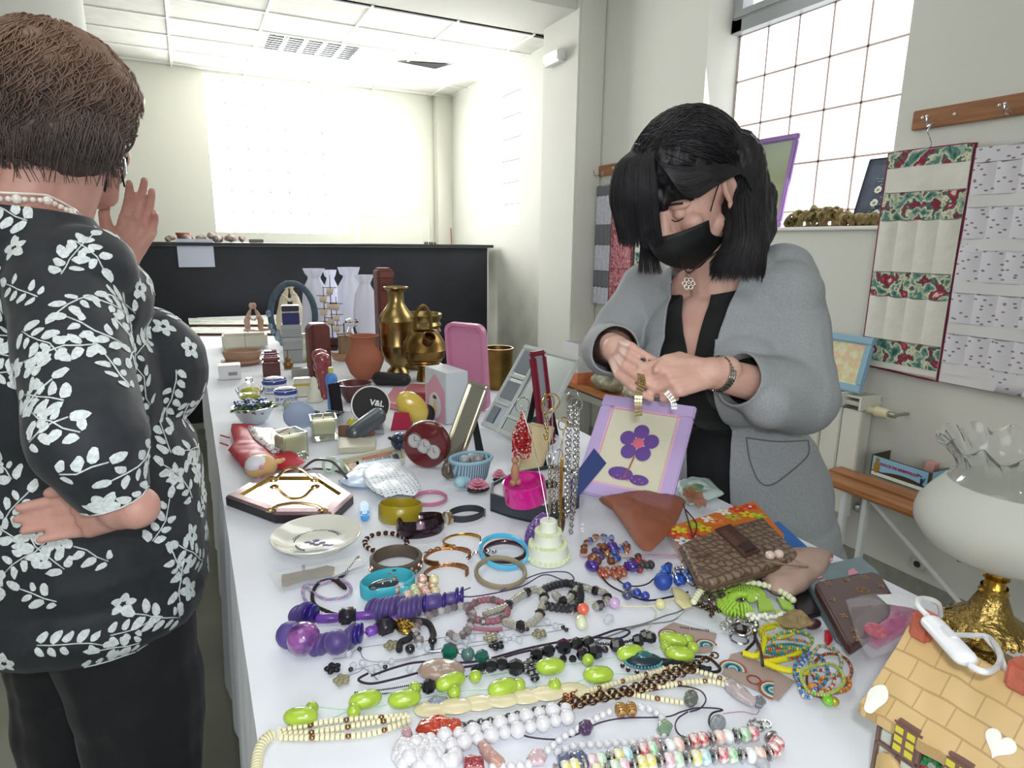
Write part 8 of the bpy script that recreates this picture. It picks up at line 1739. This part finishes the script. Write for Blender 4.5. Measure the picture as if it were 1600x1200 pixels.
# tangles at the right
t = heap('tangle of smoky silver, olive and clear beads beneath the cream strand', 'bead_tangle', 'necklace', 1128, 928, 42, 20, 80, [B_('ball', .0042, M('c8c4bc', .1, 1)), B_('facet', .006, M('5c5f44', .2, coat=1)), B_('facet', .005, M('7a6c66', .15, coat=1)), B_('ball', .0035, M('e8e8ee', .1, .6)), B_('ball', .004, M('4c4038', .3))], 21, .012)
for k in range(5): links(wp([(1070+9*k, 935+3*k), (1090+6*k, 948+2*k), (1112, 946+4*k), (1130-6*k, 958)], .004+.003*k), .005, .0008, M('6f6250', .3, 1), t, 'chain')
necklace('strand of cream beads growing larger to the right, over the lime tangle', [(1084, 940), (1096, 922), (1114, 912), (1150, 908), (1190, 913), (1222, 925), (1240, 938)], [B_('ball', .0048, M('dfe3bc', .25, coat=.6))], .0078, name='bead_strand', z=.020)
LM2 = M('a6cf4c', .35); t = thing('lime_tangle', 'heap of coiled lime green discs and flat lime plaques with tiny pearls', 'necklace', P(1185, 945)); LD = B_('disc', .0062, LM2)
for ring_, (rx, ry) in enumerate(((34, 22), (25, 16), (16, 10))):
    q_ = resample(wp([(x+(-12), y) for x, y in oval(1170, 938, rx, ry, 16, 60, 360)], .006+.004*ring_), .0042)
    m = MB()
    for i in range(len(q_)-1): m.lathe([(.0001, -.0018), (.0055, -.0014), (.0062, 0), (.0055, .0014), (.0001, .0018)], 10, Matrix.Translation(q_[i]-t.location) @ (q_[i+1]-q_[i]).to_track_quat('Z', 'Y').to_matrix().to_4x4())
    m.build('disc_coil', LM2, t)
for pts in ([(1184, 930), (1204, 936), (1210, 950), (1186, 952)], [(1214, 932), (1236, 940), (1240, 954), (1222, 946)], [(1212, 950), (1236, 958), (1226, 962), (1212, 958)]):
    c_, pl = flatc(pts, TZ+.016); m = MB(); m.prism([(x+c_.x-t.location.x, y+c_.y-t.location.y) for x, y in pl], .012, .0155); m.build('plaque', LM2, t)
PW = B_('ball', .0033, M('edeee0', .15, coat=1)); rg = random.Random(2)
for k in range(26): at(t, PW, 1165+rg.uniform(0, 60), 930+rg.choice((0, 28, 32))+rg.uniform(-3, 6), .010+.006*rg.random(), 0, 'pearl')
t = heap('silver beads and clear plastic around a round black stone', 'silver_pendant', 'pendant', 1155, 978, 30, 14, 34, [B_('ball', .0045, M('cfd0cc', .1, 1)), B_('facet', .0045, M('a9a7a4', .1, 1)), B_('tube', .003, SILV, .006)], 31, .008); at(t, B_('facet', .009, BLKB), 1157, 983, .014, 0, 'black_stone'); m = MB(); m.torus(.013, .0018, 28, 6, Matrix.Translation(P(1157, 983, TZ+.010)-t.location)); m.torus(.011, .0014, 24, 6, Matrix.Translation(P(1155, 998, TZ+.004)-t.location)); m.build('silver_ring', SILV, t)
# carded rainbow earrings
KR = M('a8958c', .8)
def rainbow(t, x, y, z, k=1., a0=0):
    p = P(x, y, TZ+z)-t.location
    for r, c in ((.013, '9c4a40'), (.0105, 'd6cfb0'), (.0085, '3f9aa0'), (.0062, '2f3f5c'), (.004, '8fc0c4')):
        m = MB(); m.tube([(p.x+k*r*cos(rad(a0+g)), p.y+k*r*sin(rad(a0+g)), p.z+.001) for g in range(0, 181, 15)], .0011*k, 6); m.build('rainbow_arc', M(c, .4), t)
t, c, poly = sheet('earring_card', 'kraft card with enamel rainbow earrings, half under the lime beads', 'earring card', [(1031, 984), (1052, 972), (1120, 990), (1112, 1018), (1090, 1020), (1030, 1002)], .0012, KR); rainbow(t, 1045, 994, .002, 1, -20); rainbow(t, 1104, 1010, .002, 1, -20); m = MB(); m.torus(.0065, .0008, 24, 5, Matrix.Translation(P(1075, 996, TZ+.002)-t.location)); m.build('round_print', M('8c3a34', .5), t); o = textmesh('WIRE EARRINGS', .0052, t, M('6e5f58', .7), name='faint_print'); o.location = P(1085, 983, TZ+.0018)-t.location; o.rotation_euler.z = rad(-38)
t, c, poly = sheet('earring_card', 'kraft card with enamel rainbow earrings lying beside the quartz stick', 'earring card', [(1142, 1022), (1158, 1018), (1242, 1064), (1216, 1094), (1128, 1052)], .0012, KR); rainbow(t, 1145, 1046, .002, 1.15, -50); rainbow(t, 1208, 1080, .002, 1.15, 40); m = MB(); m.torus(.0075, .0009, 24, 5, Matrix.Translation(P(1178, 1062, TZ+.002)-t.location)); m.build('round_print', M('8c3a34', .5), t)
soft('clear_packet', 'small clear plastic packet with a turquoise bead, above the first earring card', 'packet', [(1058, 965), (1072, 950), (1100, 944), (1150, 975), (1160, 995), (1120, 988)], .008, thin('e8ecec', .25, .1), z0=.002, seed=14)
# heap of seed bead and cord bracelets
t = thing('cord_bracelet', 'yellow plaited cord bracelet winding under the seed bead heap', 'bracelet', P(1200, 1000)); YC = M('d8cf1c', .5)
for pts in ([(1160, 1020), (1185, 1024), (1195, 1000), (1190, 985), (1210, 978)], [(1215, 975), (1240, 965), (1262, 972)], [(1195, 1035), (1215, 1032), (1240, 1025), (1250, 1018)], [(1192, 1034), (1220, 1045), (1250, 1050), (1262, 1050)]): m = MB(); q_ = [p-t.location for p in wp(pts, .008)]; m.tube(q_, [.0034+.0008*(i % 2) for i in range(len(q_))], 8); m.build('yellow_cord', YC, t)
seedc = ['d98c1c', '2f8f5c', 'c23a34', '3f8fc9', 'c9a48c', '8fc92c', '7a3f34', 'e0d8cc', '2f7ac4', 'b8671c', 'd9a82c', '3fa070']
loops = [((1225, 1008), 38, 10), ((1230, 1015), 34, 8), ((1222, 1020), 40, 8), ((1268, 1050), 26, 28), ((1290, 1035), 24, 26), ((1285, 1060), 34, 24), ((1300, 1050), 30, 30), ((1275, 1065), 30, 18), ((1262, 1060), 14, 30), ((1305, 1068), 24, 14), ((1215, 985), 26, 12), ((1240, 1000), 32, 14)]
nm = ['amber', 'dark green', 'red', 'sky blue', 'pale copper', 'lime green', 'brown', 'white', 'bright blue', 'orange brown', 'golden yellow', 'green']
for i, ((x, y), rx, ry) in enumerate(loops):
    c1_, c2_ = seedc[i], seedc[(i*5+3) % 12]; rg = random.Random(i); z = .003+.0022*(i % 6)
    pts = [(x+rx*cos(g+.3*i)*(1+.08*rg.uniform(-1, 1)), y+ry*sin(g+.3*i)*(1+.1*rg.uniform(-1, 1)), z+.003*rg.random()) for g in [2*pi*k/10 for k in range(10)]]
    necklace(nm[i]+' seed bead bracelet looped in the colourful heap', pts, [B_('seed', .0021, M(c1_, .15, coat=1)), B_('seed', .0021, M(c1_, .15, coat=1)), B_('seed', .0023, M(c2_, .15, coat=1))], .0032, name='seed_bead_bracelet', cat='bracelet', closed=True, single=True, group='seed bead bracelets in the heap')
soft('cloth_scrap', 'small tan fringed cloth scrap on top of the bracelet heap', 'cloth', [(1212, 968), (1240, 952), (1262, 962), (1272, 975), (1250, 982), (1225, 980)], .012, M('94815a', .8, var=.2, vs=40), z0=.010, seed=17, wr=1.)
stone('small dark maroon stone beside the tan cloth scrap', oval(1270, 975, 14, 7, 12), .010, M('4f2c30', .3), z0=.002); stone('red tubular bead at the edge of the bracelet heap', [(1288, 985), (1296, 985), (1302, 1000), (1292, 1012), (1288, 1000)], .008, M('c42430', .25, coat=.6), z0=.003, name='red_bead', cat='bead')
t = necklace('bracelet end with green and orange beads at the foot of the heap', [(1262, 1050), (1262, 1070), (1280, 1088), (1305, 1098)], None, 1, M('6a3a2c', .5), .0014, name='cord_end', cat='cord'); at(t, B_('ball', .0065, M('e08a2c', .2, coat=1)), 1270, 1076, .0065, 0, 'orange_bead'); at(t, B_('ball', .006, M('7fd02c', .2, coat=1)), 1294, 1094, .006, 0, 'green_bead'); at(t, B_('ball', .005, M('c9b44a', .25, .5)), 1304, 1096, .005, 0, 'gold_bead')
t = necklace('dark brown leather thong crossing from the silver stone to the first card', [(1178, 985), (1180, 1000), (1168, 1014), (1160, 1022)], None, 1, M('2c1c20', .5), .0018, name='leather_thong', cat='cord'); m = MB(); m.tube([p-t.location for p in wp([(1180, 995), (1188, 1015), (1192, 1040)], .012)], .0018, 6); m.build('second_end', M('2c1c20', .5), t)
# teal brooch
t = thing('beaded_brooch', 'teal oval stone brooch edged with turquoise beads and dark drops', 'brooch', P(1005, 1040)); m = MB(); m.ball((0, 0, .007), (.0215, .0125, .007), 24, RZ(-22)); m.build('dark_base', M('22303a', .3), t); m = MB(); m.ball((.001, .002, .011), (.0115, .007, .006), 18, RZ(-22)); m.build('teal_stone', M('1f5f60', .15, coat=1, var=.3, vs=70), t); m = MB(); m2 = MB(); m3 = MB()
for k in range(34): g = 2*pi*k/34; p = RZ(-22) @ V((.0225*cos(g), .0135*sin(g), .007)); m.ball(p, .0016, 6)
for k in range(7): g = rad(190+k*26); p = RZ(-22) @ V((.027*cos(g), .019*sin(g), .004)); m2.ball(p, (.003, .003, .003), 8); m3.ball(p+V((0, 0, .0024)), .0014, 6)
m.build('turquoise_edge', M('4fa5ac', .3), t); m2.build('dark_drops', M('3a1c24', .2), t); m3.build('pearl_dots', M('e2dcdc', .1, coat=1), t)
braid('thick black plaited cord leading right from the teal brooch', [(1020, 1032), (1050, 1036), (1080, 1042), (1115, 1048)], .0042, [M('1c2026', .7), M('161a20', .7), M('22282e', .7)], name='plaited_cord', cat='cord'); necklace('black cord loop at the end of the plaited cord', [(1075, 1030), (1090, 1026), (1110, 1030), (1125, 1045), (1115, 1050), (1090, 1045), (1078, 1036)], None, 1, M('14171c', .5), .0018, name='cord_loop', cat='cord')
# ivory tubes and plates
IVB = M('e2dcb8', .35, coat=.4); TBD = B_('tube', .0036, IVB, .0024); GB_ = B_('ball', .003, M('b58f6c', .2, 1))
necklace('strand of thick cream discs hanging over the left edge of the table', [(425, 1148, .005), (412, 1158, .005), (404, 1175, .003), (401, 1200, -.0), (400, 1225, -.0)], [B_('disc', .0058, IVB)], .0034, name='cream_strand', z=.005)
for i, (pts, lb) in enumerate((([(436, 1143), (500, 1130), (560, 1123), (640, 1118)], 'upper strand of narrow cream tube beads'), ([(438, 1148), (500, 1143), (560, 1133), (642, 1120)], 'middle strand of narrow cream tube beads'), ([(440, 1152), (500, 1152), (580, 1146), (645, 1124)], 'lower strand of narrow cream tube beads'))): necklace(lb, pts, [TBD]*6+[GB_], .0052, name='tube_bead_strand', z=.004, single=True, group='cream tube strands on the left')
t = thing('ivory_plate_necklace', 'row of large flat overlapping ivory plates', 'necklace', P(780, 1098))
for k in range(7): x = 676+36*k; y = 1108-5.0*k; p = P(x, y, TZ+.004+.0012*(k % 2))-t.location; m = MB(); m.ball(p, (.0205, .0125, .0032), 20, RZ(-22)); m.build('plate', M('ddd3ac', .25, coat=.5, var=.05, vs=40), t)
for i, (pts, lb) in enumerate((([(905, 1085), (960, 1068), (1020, 1052), (1060, 1042), (1120, 1058), (1140, 1066)], 'cream tube strand rising towards the rainbow card'), ([(905, 1090), (980, 1085), (1030, 1092), (1068, 1098)], 'lower cream tube strand reaching the grey stone'), ([(990, 1080), (1060, 1068), (1105, 1064), (1135, 1070)], 'middle cream tube strand by the rainbow card'))): necklace(lb, pts, [TBD]*5+[GB_], .0052, name='tube_bead_strand', z=.004, single=True)
CHB = M('6f5238', .3, 1)
for i, (pts, lb) in enumerate((([(880, 1100), (930, 1086), (990, 1073), (1040, 1052), (1090, 1035), (1125, 1020)], 'long brown metal chain, upper run'), ([(886, 1106), (940, 1092), (1000, 1078), (1050, 1058), (1100, 1040)], 'long brown metal chain, lower run'))): t = thing('brown_chain', lb, 'chain necklace', P(*pts[0])); links(wp(pts, .009), .0105, .0009, CHB, t, 'links')
t = thing('copper_tassel', 'little copper chain tassel at the end of the ivory plates', 'tassel', P(895, 1095)); 
for k in range(5): links(wp([(884, 1086+4*k), (895, 1084+5*k), (905-3*k, 1076+9*k)], .006), .006, .0008, M('b57f5c', .25, 1), t, 'short_chain')
# red carved pendant and pearls
stone('carved red stone pendant with scalloped edges', [(648, 1142), (655, 1128), (672, 1122), (685, 1118), (705, 1124), (721, 1126), (722, 1136), (712, 1146), (700, 1150), (688, 1146), (672, 1148), (660, 1146)], .014, M('b03a22', .12, coat=1, var=.25, vs=60, bump=.5, bs=90), z0=.002, wr=.4, name='red_pendant')
PRL = M('dad9dd', .12, coat=1); P1, P2, P3 = B_('ball', .0085, PRL), B_('ball', .0066, PRL), B_('ball', .0042, PRL)
necklace('upper strand of large white baroque pearls', [(650, 1162), (690, 1150), (740, 1142), (790, 1128), (840, 1115), (880, 1108), (905, 1108)], [P1, P2], .0148, name='pearl_necklace', z=.009)
necklace('lower strand of large white baroque pearls', [(640, 1182), (680, 1172), (720, 1160), (760, 1150), (810, 1140), (860, 1128), (895, 1118)], [P1, P2], .0140, name='pearl_necklace', z=.009)
heap('heap of white pearls below the red pendant', 'pearl_necklace', 'necklace', 665, 1178, 52, 22, 56, [P1, P2, P3], 41, .012)
t = thing('fine_chain', 'silver chain running above the upper pearl strand', 'chain necklace', P(740, 1125)); links(wp([(722, 1132), (745, 1128), (780, 1122), (820, 1112), (850, 1106), (880, 1102)], .006), .007, .0008, M('8a8a90', .2, 1), t, 'links')
necklace('pearl strand running from the pink stone to the purple stone', [(770, 1198), (810, 1196), (835, 1190), (858, 1170), (880, 1152), (905, 1138), (922, 1128), (940, 1118), (960, 1108)], [P3], .0088, name='small_pearl_strand', z=.005)
necklace('pearl strand curving from the tiger eye beads to the green stone', [(990, 1106), (1010, 1106), (1026, 1114), (1038, 1126)], [P3], .0088, name='small_pearl_strand', z=.005)
necklace('pearl strand along the bottom from the green stone to the violet stones', [(1036, 1148), (1020, 1156), (985, 1160), (940, 1163), (900, 1166), (860, 1180)], [P3], .0088, name='small_pearl_strand', z=.005)
t = thing('tiger_eye_beads', 'two striped brown tiger eye beads between the pearls', 'beads', P(978, 1108)); TE = B_('oval', .0078, M('6b4a22', .12, coat=1, col2='b5863c', vs=160, kind='wave'), .0068); at(t, TE, 970, 1109, .008, 0); at(t, TE, 986, 1108, .008, 0)
for lb, pts, h, c, tr in (('dark purple faceted stone on the pearl strand', oval(915, 1137, 13, 11, 7), .012, '4a3058', 0), ('pale green cut stone on the pearl strand', [(1028, 1130), (1040, 1124), (1052, 1134), (1046, 1148), (1032, 1150), (1026, 1140)], .011, '86a788', .2), ('dusky pink round stone by the coloured beads', oval(1026, 1165, 12, 9, 8), .013, 'b08a94', .1), ('pale pink rough stone near the bottom edge', [(822, 1186), (832, 1172), (848, 1172), (856, 1182), (850, 1194), (830, 1196)], .010, 'd9bcc2', .2), ('deep red cut stone at the bottom edge', [(724, 1186), (734, 1182), (756, 1186), (758, 1204), (724, 1204)], .012, '92313a', 0), ('rose quartz stick pendant lying near the bottom edge', [(745, 1160), (756, 1158), (772, 1174), (790, 1190), (784, 1200), (768, 1196), (750, 1176)], .012, 'c79c90', .15), ('left violet blue rough crystal at the bottom edge', [(870, 1182), (888, 1176), (892, 1190), (884, 1202), (872, 1200)], .012, '5f6688', .1), ('right violet blue rough crystal at the bottom edge', [(890, 1178), (908, 1172), (922, 1186), (920, 1200), (892, 1198)], .012, '545c80', .1), ('long pale rose quartz stick beside the rainbow card', [(1130, 1064), (1142, 1060), (1168, 1080), (1184, 1098), (1176, 1104), (1150, 1090), (1134, 1076)], .012, 'cfc2c4', .3), ('grey drop stone at the end of the quartz stick', [(1176, 1090), (1190, 1088), (1198, 1098), (1190, 1106), (1180, 1104)], .009, '6f737c', 0), ('dark grey oval stone with copper caps', oval(1080, 1091, 12, 13, 10), .010, '61655f', 0), ('flat round grey stone with thin cord', oval(1122, 1130, 13, 13, 14), .009, '8a9298', 0), ('grey blue flat stone above the ivory plates', [(668, 1095), (680, 1088), (700, 1090), (698, 1098), (685, 1104), (670, 1104)], .007, '8790a0', 0), ('small mauve round bead left of the red pendant', oval(636, 1147, 9, 9, 10), .012, 'b9929c', 0)):
    stone(lb, pts, h, M(c, .12, coat=1, trans=tr, var=.12, vs=60), name='polished_stone', cat='stone', z0=.001, seed=len(lb), wr=.18)
for i, (pts, lb, c, r) in enumerate((([(812, 1142), (825, 1151), (870, 1155), (905, 1146), (935, 1130), (975, 1122), (1040, 1120), (1065, 1112), (1090, 1106), (1122, 1107), (1130, 1110)], 'thin purple silk cord crossing the small pearls', '3c2540', .0008), ([(1075, 1112), (1060, 1122), (1055, 1135), (1062, 1148), (1080, 1155), (1115, 1150)], 'thin purple cord loop left of the grey round stone', '3c2540', .0008), ([(905, 1102), (945, 1092), (975, 1078), (1010, 1080), (1060, 1072), (1092, 1078), (1103, 1092), (1095, 1106), (1078, 1112)], 'thin purple cord around the dark grey stone', '3c2540', .0008), ([(1128, 1110), (1112, 1115), (1108, 1130), (1118, 1144)], 'dark cord end hooked round the flat grey stone', '2c2030', .001), ([(1130, 1115), (1160, 1112), (1182, 1116), (1186, 1105), (1180, 1100)], 'fine pink thread from the quartz stick', 'b9929c', .0006), ([(896, 1010), (920, 1000), (960, 985), (1005, 975), (1040, 962), (1060, 956), (1078, 945)], 'long grey cord crossing to the clear packet', '6f7070', .0011), ([(900, 1014), (930, 1002), (1000, 978), (1050, 970), (1070, 955), (1082, 950)], 'second long grey cord beside the first one', '7a7c7c', .0010), ([(1010, 945), (1025, 956), (1018, 975), (1000, 1000), (985, 1008)], 'pale thread hanging down from the navy ring', 'c2bfae', .0007))): necklace(lb, pts, None, 1, M(c, .5), r, name='thin_cord', cat='cord', z=.003)
# millefiori beads
mc = ['c9475c', 'd8cf4c', '7fc48c', 'e7eaf0', 'dba0b4', '8fc9d4', 'c23a3f', 'e0d46c', 'a4d0a8', 'e8b0a0']; MF = [B_('tube', .0078, M(c, .12, coat=1, col2='e9e9e4', vs=230), .0045) for c in mc]; SP = B_('disc', .0078, SILV); spec = []
for k in range(10): spec += [MF[(k*3) % 10], MF[(k*7+2) % 10], SP]
rowA = [(1176, 1146), (1150, 1150), (1120, 1153), (1085, 1158), (1050, 1166), (1010, 1172), (975, 1180), (940, 1188), (905, 1196), (870, 1205)]; rowB = [(1205, 1152), (1214, 1164), (1200, 1176), (1170, 1180), (1130, 1180), (1090, 1184), (1050, 1188), (1010, 1192), (970, 1198), (930, 1206)]
necklace('upper row of multicoloured patterned glass beads at the bottom right', rowA, spec, .0092, CORD, .001, name='glass_bead_necklace', z=.0085); necklace('lower row of multicoloured patterned glass beads at the bottom right', rowB, spec[5:]+spec[:5], .0092, CORD, .001, name='glass_bead_necklace', z=.0085)
t = thing('clasp', 'silver clasp at the end of the patterned glass bead rows', 'clasp', P(1184, 1140)); m = MB(); m.torus(.0075, .0018, 20, 6, TR(-.003, 0, .006)); m.torus(.005, .0014, 16, 6, TR(.009, -.002, .005)); 
for k in range(6): m.ball((-.003+.006*cos(k), .006*sin(k), .008), .0022, 8)
m.build('silver_links', SILV, t)
t = thing('glass_drop', 'clear glass drop hanging from the lower patterned bead row', 'pendant', P(1186, 1196)); m = MB(); m.ball((0, 0, .006), (.007, .012, .006), 14); m.build('drop', M('dfe4ea', .05, trans=.6), t)
